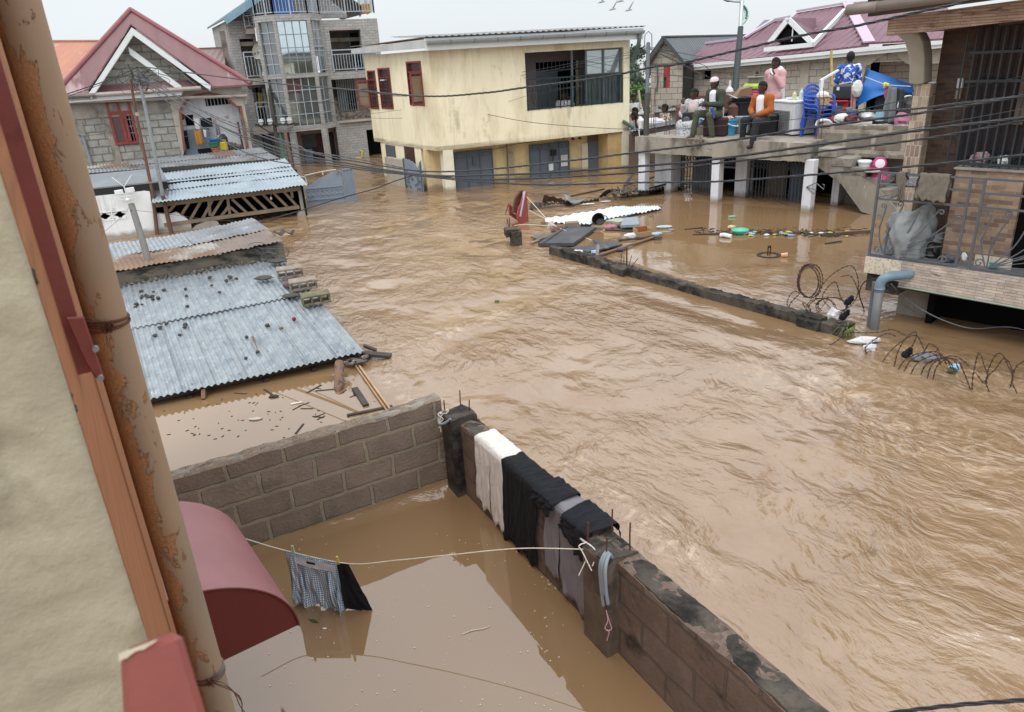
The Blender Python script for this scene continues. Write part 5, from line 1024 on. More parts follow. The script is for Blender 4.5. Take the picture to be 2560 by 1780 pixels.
zr2=tt(250,860,LB)[1];zl2=tt(300,1130,LB)[1];zl1=tu(500,800,LB)[1];zt3=tt(100,300,.9)[1]
mb=MB();xo1=bx0-.5
mb.wall(TW,LX0,xo1,-1.2,zt3,.9,1.1,[(LX0+.35,xo1-.1,zl2,tt(300,555,.9)[1]),(LX0+.5,xo1-.1,zl1,zl2-.35),(LX0+.55,xo1-.1,-1.2,zl1-.3)]);mb.B('side_wall',tile_g,t)
mb=MB();mb.box(TW,LX0-.02,LX0+.2,1.1,5.5,-1.2,zt3);mb.box(TW,xR-.2,xR,.3,5.5,-1.2,zp);mb.box(TW,LX0+.2,xR-.2,5.3,5.5,-1.2,zl2-.2);mb.B('outer_wall',tile_g,t)
mb=MB();mb.box(TW,LX0+.2,xo1,1.1,5,zl2-.3,zl2-.02);mb.box(TW,LX0+.2,xo1,.55,5,zl1-.25,zl1-.02);mb.box(TW,LX0+.3,xo1,.5,.9,zl2-.25,zl2-.03);mb.box(TW,LX0+.2,xR-.3,1.1,5,zt3-.9,zt3-.75);mb.B('floor_slab',cement_l,t)
mb=MB();mb.box(TW,LX0+.5,xo1,2.2,2.3,-1.2,zl1-.3);mb.box(TW,LX0+.9,xo1,2.6,2.7,zl1,zl2-.35);mb.B('dark_interior',void,t)
mb=MB();mb.box(TW,xo1-1.2,xo1+.05,1.8,1.9,zl2,zl2+1.8);mb.bar(TW.P(LX0+1.0,2.5,zl2),TW.P(LX0+1.0,2.5,zl2+2),.25);mb.bar(TW.P(LX0+1.7,3,zl2),TW.P(LX0+1.7,3,zl2+2),.2);mb.B('inner_pillar',cement,t)
mb=MB()
for k in range(5):mb.box(TW,LX0+.4+k*.45,LX0+.43+k*.45,4.8,4.85,zl2,zl2+2.2)
for k in range(4):mb.box(TW,LX0+.3,xo1,4.8,4.84,zl2+.5*k,zl2+.5*k+.03)
mb.B('far_window_bars',iron_g,t)
def railing(parent,pts,z0,h,step=.115,nm='railing'):
 mb=MB();P=[V3(p,float)for p in pts]
 for a,b in zip(P[:-1],P[1:]):
  L_=np.linalg.norm(b-a);n=max(2,int(L_/step));A=V3([*a,z0]);B=V3([*b,z0]);up=V3([0,0,1.])
  mb.bar(A+up*h,B+up*h,.05,.04);mb.bar(A+up*(h-.16),B+up*(h-.16),.03);mb.bar(A+up*.08,B+up*.08,.03)
  for k in range(n+1):
   c=A+(B-A)*k/n;big=k%max(4,n//2)==0 or k==n;mb.bar(c+up*(0 if big else .08),c+up*(h if big else h-.16),.045 if big else .02)
 return mb.B(nm,rail_g,parent)
railing(t,[TW.P(LX0+.35,LB-.1,0)[:2],TW.P(xo1+.0,LB-.1,0)[:2]],zl2,.95);railing(t,[TW.P(LX0+.5,LB,0)[:2],TW.P(xo1,LB,0)[:2]],zl1,.95)
railing(t,[TW.P(xw0+.1,-.02,0)[:2],TW.P(xR-.2,-.02,0)[:2]],zf2,tt(1700,715)[1]-zf2)
railing(t,[bayP(2),bayP(3)],zgb,.95,.11)
zr3=zb3+.2;railing(t,[bayP(0)+TW.n*1.6,bayP(0),bayP(1),bayP(2),bayP(3),TW.P(xR-.1,-.02,0)[:2],TW.P(xR-.1,2,0)[:2]],zr3,1.05)
b3=tt(300,410,.7);railing(t,[TW.P(b3[0],.55,0)[:2],TW.P(xo1-.05,.55,0)[:2]],b3[1],tt(300,160,.6)[1]-b3[1]);mb=MB();mb.box(TW,b3[0],xo1-.05,.5,.9,b3[1]-.2,b3[1]-.02);mb.B('balcony_slab',cement_l,t)
ax_=tt(430,-10,.3);el_=tt(0,290,.3);rx=(tt(2080,170,2.)[0],tt(2080,170,2.)[1])
apx=(el_[0]+tt(1200,-260,.3)[0])/1.0*0+tt(1150,-290,.3)[0];apz=el_[1]+(ax_[1]-el_[1])*(apx-el_[0])/(ax_[0]-el_[0])
mb=MB();mb.R([TW.P(el_[0],.2,el_[1]),TW.P(apx,.2,apz),TW.P(apx,6,apz),TW.P(el_[0],6,el_[1])],(0,0,.06));rr_=tt(2090,180,1.5);mb.R([TW.P(apx,.2,apz),TW.P(rr_[0],1.5,rr_[1]),TW.P(rr_[0],6,rr_[1]),TW.P(apx,6,apz)],(0,0,.06));mb.B('roof',roof_dk,t)
mb=MB();mb.bar(TW.P(el_[0],.17,el_[1]-.04),TW.P(apx,.17,apz-.04),.05,.24);mb.B('barge_board',M('blue_grey_board',C('7fa3b3',.95),.5),t)
mb=MB();mb.fprism(TW,[(LX0,zt3),(xR-.9,zt3),(xR-.9,rr_[1]-.05),(apx,apz-.15),(el_[0]+.15,el_[1])],1.12,1.3);mb.B('gable_wall',tile_g,t)
mb=MB();a,b=tt(700,130,.2)[0],tt(1020,130,.2)[0];mb.box(TW,a,b,.35,.4,zr3+.05,zr3+1.5);tag(mb.B('blue_sheet',flat('blue_tarp_sheet',C('2f5c9c',.95),.5,col2=C('24477c'),lo=.5,hi=.6)),'bright blue sheet behind the roof terrace railing of the tall building','sheet')
c=TW.P(tt(2050,250,.3)[0],.3,zr3);mb=MB();mb.box(Fr(c[:2],26),-.15,.15,-.1,.1,zr3,zr3+.38);tag(mb.B('jerrycan',flat('ochre_can',C('b98a3c'),.5),bevel=.03),'ochre jerrycan on the roof terrace corner of the tall building','jerrycan')
mb=MB();mb.H(TW.P(tt(525,745,.45)[0],.45,tt(525,745,.45)[1]),[(0,0),(.12,.02),(.22,.07),(.3,.14)],18,(-.5,-1,.3));tag(mb.B('satellite_dish',cement_l,fix=False),'pale satellite dish on the upper left balcony of the tall building','satellite dish')
CK('yellow_curtain','yellow cloth hanging in the middle left balcony of the tall building','cloth',flat('yellow_cloth',C('a39a4a',.9),.9),'T2',TW,((480,290),(560,290),(545,520),(500,520)),1.0)
CK('grey_cloth','pale grey cloth hanging left of the yellow one in the balcony','cloth',cloth_g,'T2',TW,((405,290),(455,290),(490,500),(440,500)),1.0,seed=3)
mb=MB();d0_=FWD@(TW.P(bx0-.8,-.9,1)-CAM);mb.T([dep('T2',590,-240,d0_),dep('T2',660,330,d0_),dep('T2',740,860,d0_),dep('T2',790,1300,d0_)],.07,8);c=dep('T2',740,745,d0_-.1)
p=thing('utility_pole','dark wooden pole with white insulators in front of the tall building','pole',dep('T2',790,1300,d0_)*[1,1,0]);mb.B('post',wood_d,p)
mb=MB();mb.bar(c+[-.8,0,0],c+[.9,0,-.05],.07);mb.bar(c+[-.7,0,0],c+[0,0,-.5],.04);mb.B('crossarm',wood_d,p)
for k in(-.55,-.2,.3,.55):
 mb=MB();mb.H(c+[k,0,-.02],[(0,.22),(.09,.22),(.11,.12),(.05,.1),(.09,.06),(.06,0)],8);mb.B('insulator',trim_w,p)
mb=MB();d1_=FWD@(TW.P(bx0-.6,-.3,1)-CAM);mb.T([dep('T1',540,320,d1_),dep('T1',600,760,d1_),dep('T1',680,1140,d1_),dep('T2',770,560,d1_),dep('T2',860,1290,d1_)],.05,8);tag(mb.B('green_pipe',flat('green_pipe',C('4f8f72',.95),.5)),'thin green pipe running down the edge of the glazed bay','pipe')
mb=MB();d2_=20.5;mb.T([dep('T2',870,830,d2_),dep('T2',940,1180,d2_),dep('T2',995,1490,d2_),dep('T2',1010,1560,d2_)],.045,8);tag(mb.B('iron_pole',M('rust_pole2',C('6a5048',.85),.8)),'rusty iron pole leaning behind the right corner of the lattice shed','pole')
mb=MB();gl_=TW.P(LX0+.55,.85,0);
for k in range(12):x=LX0+.6+(xo1-LX0-.7)*k/11;mb.box(TW,x-.012,x+.012,.86,.89,-1.2,zl1-.35)
for z in(0.,.5,1.0):mb.box(TW,LX0+.6,xo1-.1,.855,.885,z,z+.03)
mb.bar(TW.P(LX0+1.2,.85,0),TW.P(LX0+1.5,.85,.9),.03);mb.bar(TW.P(LX0+1.8,.85,0),TW.P(LX0+1.5,.85,.9),.03);mb.B('iron_grille',iron_g,t)
c=lambda x,y,z:wat('T2',x,y,z)
t=thing('yellow_trolley','yellow tubular frame with a yellow deck floating before the tall building','trolley',wat('T2',1870,1240))
ym=flat('trolley_yellow',C('b9ad3a',1.),.5);d=FWD@(wat('T2',1870,1235)-CAM);e_=lambda x,y:dep('T2',x,y,d)
mb=MB();mb.R([e_(1745,1195),e_(1990,1230),e_(1970,1255),e_(1760,1225)],(0,.5,.05));mb.B('deck',ym,t)
mb=MB()
for a,b in(((1755,1200),(1760,1100)),((1760,1100),(1985,1135)),((1985,1135),(1975,1225)),((1745,1098),(1760,1100))):mb.T([e_(*a),e_(*b)],.035,6)
mb.B('frame',ym,t)
# ------- cream yellow house, street corner
YA=wat('z3',720,1283);YB=wat('z3',2065,1110);YH=Fr(YA[:2],math.degrees(math.atan2((YB-YA)[1],(YB-YA)[0])))
y3=lambda x,y,o=0.:YH.on('z3',x,y,o);xL,xRt=y3(575,200)[0],y3(2097,300)[0]
zov=(y3(660,965)[1]+y3(2060,805)[1])/2;zsi=(y3(1325,660)[1]+y3(2050,590)[1])/2;zto=(y3(1300,212)[1]+y3(2060,180)[1])/2;ztop=y3(1300,165)[1]
hx0,hx1=y3(1312,400)[0],y3(2050,400)[0]
t=thing('yellow_house','two storey cream yellow house with an overhanging upper floor and a wide recessed balcony','house',YH.P(3,2,-1.2))
lA=wat('z3',275,1198);lB_=wat('z3',540,1268);upL=YH.P(xL,0,0);ldir=(lA-lB_)[:2];ldir/=np.linalg.norm(ldir)
LW=Fr(upL[:2],math.degrees(math.atan2(-ldir[1],-ldir[0])));yl=lambda x,y,o=0.:LW.on('z3',x,y,o);xfar=yl(120,500)[0]
mb=MB();mb.wall(YH,xL,xRt,zov,ztop+.05,0,.18,[(hx0,hx1,zsi,zto)]);mb.B('front_wall',plaster_y,t)
wins=[]
for(x0,y0,x1,y1)in((130,350,190,640),(210,330,300,640),(425,280,535,615)):
 a,b=yl(x0+.0,(y0+y1)/2),yl(x1,(y0+y1)/2);wins.append((a[0],b[0],yl((x0+x1)/2,y1)[1],yl((x0+x1)/2,y0)[1]))
g0,g1_=yl(165,920),yl(640,960);zlow=yl(220,920)[1]
mb=MB();mb.wall(LW,xfar,-.001,zov,ztop+.02,.0,.18,wins);xg=yl(218,960)[0];mb.wall(LW,xg,yl(530,1100)[0],-1.2,zov,.02,.2);mb.B('left_wall',plaster_y,t)
mb=MB();mb.R([LW.P(xfar,0,zov),LW.P(0,0,zov),YH.P(xRt,0,zov),YH.P(xRt,6,zov),LW.P(xfar,5,zov)],(0,0,.12));mb.B('upper_floor_slab',plaster_y,t)
mb=MB();mb.box(YH,xRt-.2,xRt,.18,5.5,zov,ztop);mb.box(YH,xL+1,xRt,5.3,5.5,-1.2,ztop);mb.B('rear_wall',plaster_y,t)
BD=1.3;mb=MB();mb.wall(YH,hx0-.3,hx1+.2,zsi-.5,zto+.25,BD,BD+.12,[(y3(1395,500,BD)[0],y3(1725,500,BD)[0],zsi-.45,y3(1500,285,BD)[1])]);mb.box(YH,hx0-.12,hx0-.001,.18,BD,zsi-.5,zto+.25);mb.box(YH,hx1+.001,hx1+.1,.18,BD,zsi-.5,zto+.25);mb.box(YH,hx0-.1,hx1+.1,.18,BD,zto+.12,zto+.25);mb.B('balcony_wall',M('mauve_grey_paint',C('8c8084',.9),.85,.08),t)
mb=MB();mb.box(YH,hx0,hx1,.18,BD,zsi-.55,zsi-.45);mb.B('balcony_floor',cement_l,t)
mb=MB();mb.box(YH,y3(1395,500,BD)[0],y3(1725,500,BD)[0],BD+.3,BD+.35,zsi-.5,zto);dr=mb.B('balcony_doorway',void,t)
mb=MB();a,b=y3(1395,500,BD)[0],y3(1725,500,BD)[0];zt_=y3(1500,285,BD)[1];zm=y3(1500,345,BD)[1]
for k in range(12):x=a+(b-a)*k/11;mb.box(YH,x-.012,x+.012,BD+.02,BD+.04,zm,zt_)
mb.box(YH,a,b,BD+.01,BD+.05,zm-.04,zm);mb.box(YH,a+.02,a+(b-a)*.5,BD+.05,BD+.08,zsi-.45,zm-.04);mb.B('door_grille',iron_g,t)
mb=MB();xv=y3(1658,400,.1)[0];mb.box(YH,xv-.03,xv+.03,.05,.1,zsi,zto);mb.B('steel_post',iron_g,t)
gx0,gx1=y3(1765,400,.1)[0],hx1-.06;mb=MB();mb.box(YH,gx0,gx1,.1,.115,zsi+.9,zto-.02);gw=mb.B('balcony_glass',flat('reflecting_glass',C('b9c4c4',.85),.03,1.,metal=.6,bump=.03,bs=1.3),t)
mb=MB()
for x in(gx0,(gx0+gx1)/2,gx1):mb.box(YH,x-.03,x+.03,.06,.099,zsi,zto)
mb.box(YH,gx0,gx1,.065,.098,zsi+.86,zsi+.9);mb.box(YH,gx0,gx1,.065,.098,zto-.05,zto);mb.B('glass_frame',iron_g,gw)
mb=MB();mb.box(YH,gx0,gx1,.12,.135,zsi,zsi+.86);mb.B('lower_glass',M('green_grey_glass',C('3f5656',.8),.2,spec=.8),t)
mb=MB();n=9;zr_=zsi+.86;ra=YH.P(hx0+.03,-.01,0)
mb.box(YH,hx0+.01,hx1-.02,-.02,.01,zr_-.02,zr_+.02);mb.box(YH,hx0+.01,hx1-.02,-.02,.01,zsi+.03,zsi+.06)
for k in range(n+1):
 x=hx0+.03+(hx1-hx0-.08)*k/n;mb.box(YH,x-.014,x+.014,-.018,.008,zsi,zr_)
 if k<n:
  w=(hx1-hx0-.08)/n;P=lambda u,v:YH.P(x+w*u,-.005,zsi+.05+(zr_-zsi-.05)*v)
  if k%2==0:mb.T([P(.12,.95),P(.5,.1),P(.88,.95)],.009,4);mb.T([P(.5,.1),P(.5,.9)],.009,4);mb.T([P(.15,.1),P(.5,.75),P(.85,.1)],.009,4)
  else:mb.T([P(.33,0),P(.33,1)],.009,4);mb.T([P(.66,0),P(.66,1)],.009,4)
  mb.T([P(.5+.14*_c(a),.12+.07*_s(a))for a in LS(0,5.5,9)],.008,4)
mb.B('balcony_railing',M('dark_green_iron',C('2c3a38',.8),.5),t)
DA,DB=wat('z3',795,1240),wat('z3',1070,1212);off=float((((DA+DB)/2)[:2]-YH.o)@YH.n);dz=lambda x,y:y3(x,y,off)
mb=MB();mb.wall(YH,-.35,xRt-.05,-1.2,zov,off+.04,off+.2);mb.B('ground_wall',M('ochre_plaster',C('cbb68a',1.15),.85,.08,2,col2=C('b5a88c'),lo=.55,hi=.68,s2=.9,tide=1.38,streak=(C('8a7a5c',.9),.5)),t)
mb=MB();mb.box(YH,-.02,.28,-.0,.3,-1.2,zov-.001);mb.B('column',plaster_cream,t);mb=MB();xq=y3(2045,900)[0];mb.box(YH,xq,xRt+.02,-.0,.28,-1.2,zov-.001);mb.B('column',plaster_cream,t)
mb=MB();mb.box(YH,xRt-.75,xRt-.02,off-.6,off+.03,-1.2,zov-.002);mb.B('side_return',M('ochre_plaster2',C('b39a6c',1.05),.85),t)
def metal_door(x0,x1,zt_,leaves,vents=True,lab='shop_door'):
 mb=MB();mb.box(YH,x0,x1,off-.02,off+.03,-1.2,zt_);d_=mb.B(lab,door_g,t)
 mb=MB();w=(x1-x0)/leaves
 for k in range(leaves+1):x=x0+w*k;mb.box(YH,x-.02,x+.02,off-.04,off-.021,-1.2,zt_)
 mb.box(YH,x0,x1,off-.04,off-.021,zt_-.03,zt_)
 if vents:
  for k in range(leaves):
   a,b=x0+w*k+.06,x0+w*(k+1)-.06
   for(c,d,e,f_)in((a,b,zt_-.09,zt_-.075),(a,b,zt_-.19,zt_-.175),(a,a+.015,zt_-.175,zt_-.09),(b-.015,b,zt_-.175,zt_-.09)):mb.box(YH,c,d,off-.035,off-.021,e,f_)
 mb.B('door_ribs',M('door_rib',C('5d6772',.8),.5),d_);return d_
d1=metal_door(dz(778,1100)[0],dz(1062,1100)[0],dz(900,955)[1],3);d2=metal_door(dz(1342,1000)[0],dz(1635,1000)[0],dz(1480,898)[1],4)
mb=MB();xh=dz(920,1035);mb.box(YH,xh[0]-.05,xh[0]+.05,off-.07,off-.041,xh[1]-.12,xh[1]+.12);mb.B('lock_box',iron_g,d1)
mb=MB();xh=dz(1515,970);mb.box(YH,xh[0]-.09,xh[0]+.09,off-.1,off-.041,xh[1]-.09,xh[1]+.09);mb.B('lock_box',black,d2)
mb=MB();xh=dz(1497,1082);mb.box(YH,xh[0]-.08,xh[0]+.08,off-.08,off-.041,xh[1]-.1,xh[1]+.12);mb.B('meter_box',trim_w,d2,bevel=.01)
mb=MB();a,b=dz(1575,1075),dz(1622,985);mb.box(YH,a[0],b[0],off-.045,off-.0405,a[1],b[1]);mb.B('notice_sheet',M('paper',C('cfd2d2',1.),.8),d2)
mb=MB();mb.T([YH.P(dz(1515,1000)[0],off-.06,dz(1515,1000)[1]),YH.P(dz(1505,1060)[0],off-.06,dz(1505,1060)[1])],.012,5);mb.B('meter_wire',black,d2)
mb=MB();a,b=dz(1785,890),dz(1905,1090);mb.box(YH,a[0],b[0],off-.02,off+.03,-1.2,a[1]);mb.B('side_door',door_g,t)
mb=MB();a,b=dz(1780,840),dz(1905,888);mb.box(YH,a[0],b[0],off-.01,off+.03,b[1],zov-.003);mb.B('brown_transom',M('brown_boards',C('7a6050',.85),.8),t)
mb=MB();a,b=dz(1735,905),dz(1783,1080);mb.box(YH,a[0],b[0],off-.012,off+.03,-.9,a[1]);mb.B('beige_panel',plaster_cream,t)
mb=MB();a,b=dz(1172,970),dz(1225,1140);mb.box(YH,a[0],b[0],off-.03,off+.03,-.9,a[1]);mb.B('meter_panel',M('dull_panel',C('a8987c',1.),.8),t)
mb=MB();mb.T([YH.P(a[0]-.02,off-.04,-1),YH.P(a[0]-.02,off-.04,zov)],.015,6);mb.T([YH.P(dz(1062,950)[0],off-.03,dz(1062,948)[1]),YH.P(dz(1180,920)[0],off-.03,dz(1180,918)[1]),YH.P(dz(1260,900)[0],off-.03,dz(1260,900)[1]),YH.P(dz(1380,890)[0],off-.03,dz(1380,888)[1])],.01,5);mb.B('wall_conduit',iron_g,t)
a=yl(530,1100)[0];mb=MB();mb.wall(LW,a,a+.33,-1.2,zov-.001,.45,.6);mb.B('passage_wall',M('ochre_shade',C('c2a673',1.05),.85),t)
mb=MB();mb.box(LW,a-.02,a+.22,.03,.4,-1.2,zov*.55);mb.B('pilaster',plaster_cream,t)
for k,(a,b,c,d)in enumerate(wins):
 mb=MB();f_=.05
 for(p0,p1,q0,q1)in((a,b,c,c+f_),(a,b,d-f_,d),(a,a+f_,c+f_,d-f_),(b-f_,b,c+f_,d-f_)):mb.box(LW,p0,p1,-.02,.1,q0,q1)
 mb.box(LW,a+f_,b-f_,-.01,.09,c+(d-c)*.74,c+(d-c)*.78);wn=mb.B('window',red_w,t)
 mb=MB();mb.box(LW,a+f_,b-f_,.06,.08,c+f_,d-f_);mb.B('pane',M('plum_pane',C('4a3a3f',.8),.25,spec=.7),wn)
 mb=MB();o_=[LW.P(b-.02,-.02,c+.05),LW.P(b-.02,-.02,c+(d-c)*.74),LW.P(b-.02+.14,-.42,c+(d-c)*.74),LW.P(b-.02+.14,-.42,c+.05)]
 if k==0:o_=[LW.P(a,-.02,c+.05),LW.P(a,-.02,c+(d-c)*.74),LW.P(a-.25,-.30,c+(d-c)*.74),LW.P(a-.25,-.30,c+.05)]
 if k!=1:
  for i in range(4):mb.bar(o_[i],o_[(i+1)%4],.05,.04)
  mb.B('open_leaf',red_w,wn)
  mb=MB();mb.R([o_[0]*.9+o_[2]*.1,o_[1]*.9+o_[3]*.1,o_[2]*.9+o_[0]*.1,o_[3]*.9+o_[1]*.1],(.005,.005,0));mb.B('leaf_pane',M('tan_pane',C('8a7a66',.8),.3),wn)
 mb=MB()
 for z in LS(c+.1,d-.3,6):mb.box(LW,a+.03,b-.03,-.035,-.022,z-.008,z+.008)
 for x in LS(a+.08,b-.08,4):mb.box(LW,x-.008,x+.008,-.048,-.036,c,d-.25)
 mb.B('window_bars',rust,wn)
a,b=yl(265,1010),yl(320,920);mb=MB();mb.box(LW,a[0],b[0],-.02,.018,a[1],b[1]);mb.B('grey_shutter',iron_g,t)
a,b=yl(410,1040),yl(465,935);mb=MB();mb.box(LW,a[0],b[0],-.0,.018,a[1],b[1]);mb.B('lower_window',M('maroon_mesh',C('4d3534',.8),.7),t)
fz0,fz1=y3(575,183,-.35)[1],y3(545,100,-.35)[1];r0=y3(545,105,-.35)[0];r1=y3(2200,95,-.35)[0];rz=y3(2195,62,-.35)[1]
zg=(y3(575,183,-.35)[1]+y3(2190,130,-.35)[1])/2;zf=zg+.30;lfx=yl(0,170,-.3)[0];lz0,lz1=yl(270,165,-.3)[1],yl(270,125,-.3)[1]
mb=MB();fl=LW.P(lfx,-.3,zf-.02);rp_=[YH.P(r0,-.4,zf+.03),YH.P(r1,-.4,zf+.03),YH.P(r1,6,zf+.25),LW.P(lfx,5,zf+.2),LW.P(lfx,-.35,zf+.0)];mb.R(rp_,(0,0,.01));mb.B('roof',cement_l,t)
mb=MB();mb.corr(YH.P(r0,-.44,zf+.035),YH.P(r1+.04,-.44,zf+.05),YH.P(r1+.04,3,zf+.2),YH.P(r0,3,zf+.18),.18,.018,6,2);mb.B('roof_sheet',galv_old,t,smooth=True,fix=False)
mb=MB();mb.box(YH,r0+.0,r1,-.36,-.33,zg,zf);mb.B('fascia',trim_w,t);fm=M('weathered_fascia',C('b5b6b4',1.),.7,.15,1.5,stretch=(1,1,.2))
mb=MB();P_=[YH.P(r0,-.36,zf-.02),LW.P(lfx,-.35,zf-.06)];mb.R([P_[0],P_[1],P_[1]-[0,0,.14],P_[0]-[0,0,.22]],(0,.04,0));mb.B('side_fascia',fm,t)
mb=MB();n=24;G=V3([[YH.P(x,-.37-.075+.075*_c(a),zf-.06-.10*_s(a))for a in LS(0,_p,8)]for x in LS(r0+.02,r1-.05,n)]);mb.grid(G);o=mb.B('gutter',M('zinc_gutter',C('9aa0a3',.95),.5,.1,3),t,smooth=True,fix=False)
mb=MB()
for k in range(1,10):x=r0+(r1-r0)*k/10;mb.T([YH.P(x,-.37-.075+.078*_c(a),zf-.06-.103*_s(a))for a in LS(0,_p,8)],.01,5)
mb.B('gutter_strap',iron_g,t)
mb=MB();gx_=y3(2170,110,-.4)[0];mb.T(SP([YH.P(gx_,-.42,zf-.16),YH.P(gx_-.02,-.4,zf-.4),YH.P(xRt+.06,-.15,zf-.85),YH.P(xRt+.03,-.08,zf-1.05)],6),.06,10);mb.B('downpipe',M('dull_green_pipe',C('5d6c66',.9),.6),t);mb=MB();mb.T([YH.P(xRt+.05,-.06,y3(2090,790)[1]),YH.P(xRt+.05,-.06,-1.0)],.035,8);a,b=y3(2035,735),y3(2110,780);mb.T([YH.P(a[0],-.1,a[1]),YH.P(b[0],-.1,b[1])],.06,8);mb.B('downpipe',MATS['dull_green_pipe'],t)
d=FWD@(LW.P(yl(350,600)[0],-.25,1)-CAM)
t=thing('antenna_pole','thin bent pole with a white antenna bar in front of the yellow house corner','pole',dep('z3',405,1020,d));mb=MB();mb.T([dep('z3',330,415,d),dep('z3',352,550,d),dep('z3',370,720,d),dep('z3',395,850,d),dep('z3',412,1060,d)],[.02,.03,.035,.045,.04],7);mb.B('pole',wood_d,t)
mb=MB();mb.bar(dep('z3',212,425,d),dep('z3',352,415,d),.035);mb.bar(dep('z3',300,405,d),dep('z3',325,430,d),.02);mb.B('antenna_bar',aw,t)
wA,wB=wat('z3',270,1200),wat('z3',440,1245);WG=Fr(wA[:2],math.degrees(math.atan2((wB-wA)[1],(wB-wA)[0])));wg=lambda x,y:WG.on('z3',x,y)
mb=MB();mb.fprism(WG,[(0,-1),(wg(410,1200)[0],-1),tuple(wg(405,1030)),tuple(wg(330,1020)),tuple(wg(245,1005)),(-.02,.5)],0,.15);tag(mb.B('low_wall',cement_l),'low grey cement wall at the far left corner of the yellow house','wall')
t=thing('small_gate','small grey iron gate with cut out scrolls between the low wall and the yellow house','gate',WG.P(1,0,-1));mb=MB();a,b=wg(412,1240)[0]+.02,wg(545,1265)[0]
mb.fprism(WG,[(a,-1),(b,-1),(b,wg(520,1030)[1]),(wg(500,1080)[0],wg(500,1090)[1]),(wg(460,1040)[0],wg(460,1040)[1]),(a,wg(415,1015)[1])],-.02,.0);mb.B('leaf',iron_gate,t)
mb=MB();rg=random.Random(1)
for k in range(26):x=rg.uniform(a+.05,b-.08);z=rg.uniform(.05,wg(480,1090)[1]-.05);mb.T([WG.P(x+.05*_c(s),-.03,z+.05*_s(s))for s in LS(0,4.5,7)],.012,4)
for x in(a+.03,b-.03):mb.box(WG,x-.02,x+.02,-.05,-.021,-1,wg(520,1040)[1])
mb.B('scrolls',iron_g,t)
# ------- concrete platform house with gates and the outside stair
PF=Fr(wat('PM',110,637)[:2],-46.7);pm=lambda x,y,o=0.:PF.on('PM',x,y,o);p3=lambda x,y,o=0.:PF.on('P3',x,y,o)
ZT,ZB=1.50,1.14
xs0=pm(130,250)[0]-.12;xst=4.55
t=thing('platform_house','flat roofed concrete shop building on white columns, its roof crowded with people and goods','building',PF.P(3,2,-1.2))
slabm=M('stained_slab_edge',C('9c9488',.9),.9,.22,2.2,.4,30,col2=C('504b44',.8),lo=.48,hi=.66,s2=1.4,stretch=(1,1,.5),col3=C('bdb4a6'),s3=5,lo3=.62,hi3=.7)
mb=MB();mb.box(PF,xs0,xst,-.06,5.2,ZB,ZT);mb.B('roof_slab',slabm,t,bevel=.02)
mb=MB();n=60;G=V3([[PF.P(xs0+(xst-xs0)*i/n,-.09-.03*pn(V3(i*.5),V3(1.),3),z+.02*pn(V3(i*.7),V3(z*6),4))for z in LS(ZB-.04,ZT+.005,6)]for i in range(n+1)]);mb.grid(G);mb.B('rough_edge',slabm,t,smooth=True)
for x0,x1 in((670,748),(1380,1478),(110,182)):
 a=pm(x0,640)[0];b=pm(x1,640)[0];mb=MB();mb.box(PF,a+.01,a+.22,-.02,.2,-1.2,ZB-.002);mb.B('column',white_col,t,bevel=.006)
BW=1.05;c_=lambda x:pm(x,500,BW)[0]
piers=[(312,437),(885,972),(1645,1700)];P_=[(c_(a),c_(b))for a,b in piers]
for k,(a,b)in enumerate(P_):
 mb=MB();mb.box(PF,a,b,BW-.15+(.0 if k else-.3),BW+.2,-1.2,ZB-.003);mb.B('pier',white_col,t)
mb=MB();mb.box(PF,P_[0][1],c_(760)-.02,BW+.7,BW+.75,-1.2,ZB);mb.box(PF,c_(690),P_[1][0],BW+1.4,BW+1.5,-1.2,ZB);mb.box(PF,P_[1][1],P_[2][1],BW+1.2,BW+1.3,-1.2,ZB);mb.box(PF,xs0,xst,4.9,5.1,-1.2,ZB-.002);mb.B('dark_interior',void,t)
mb=MB();mb.box(PF,P_[0][1]+.05,c_(660),BW+.5,BW+.55,-.2,.7);mb.B('grey_inner_panel',M('grey_panel',C('8b8f96',.9),.6,.2,3),t)
mb=MB();mb.box(PF,c_(1040),c_(1180),BW+.5,BW+.55,-.2,.78);mb.B('tan_inner_panel',M('tan_panel',C('8c7a66',.85),.7,.15,3),t)
mb=MB();mb.box(PF,c_(1225),c_(1290),BW+.5,BW+.55,-.2,.75);mb.B('pale_inner_panel',M('pale_panel',C('9aa0a0',.85),.7,.15,3),t)
def gate(x0,x1,zl,zh,y,solid=False,loz=.34,label='accordion_gate',full=False):
 mb=MB();n=max(4,int((x1-x0)/.085))
 for k in range(n+1):x=x0+(x1-x0)*k/n;mb.box(PF,x-.011,x+.011,y,y+.02,zl,zh)
 for zz in([zh-loz,zl+.55]if full else[zh-loz]):
  m=max(2,int(loz/.11));dx=(x1-x0)/n;dzz=loz/m
  for k in range(n):
   for j in range(m):
    a,b=x0+dx*k,x0+dx*(k+1);c,d=zz+dzz*j,zz+dzz*(j+1);mb.bar(PF.P(a,y-.012,c),PF.P(b,y-.012,d),.014,.006,PF.n.tolist()+[0]);mb.bar(PF.P(a,y-.02,d),PF.P(b,y-.02,c),.014,.006,PF.n.tolist()+[0])
 mb.box(PF,x0,x1,y-.005,y+.03,zh-.03,zh);return mb.B(label,M('dark_grey_gate',C('4c545c',.85),.5,.15,4)if 'dark_grey_gate'not in MATS else MATS['dark_grey_gate'],t)
gate(P_[0][1]+.02,c_(672),-1.0,ZB-.05,BW,full=True);gate(c_(690),P_[1][0]-.02,ZB-.42,ZB-.05,BW);gate(P_[1][1]+.02,c_(1400),-1.0,ZB-.1,BW);gate(c_(1500),P_[2][0],ZB-.48,ZB-.05,BW)
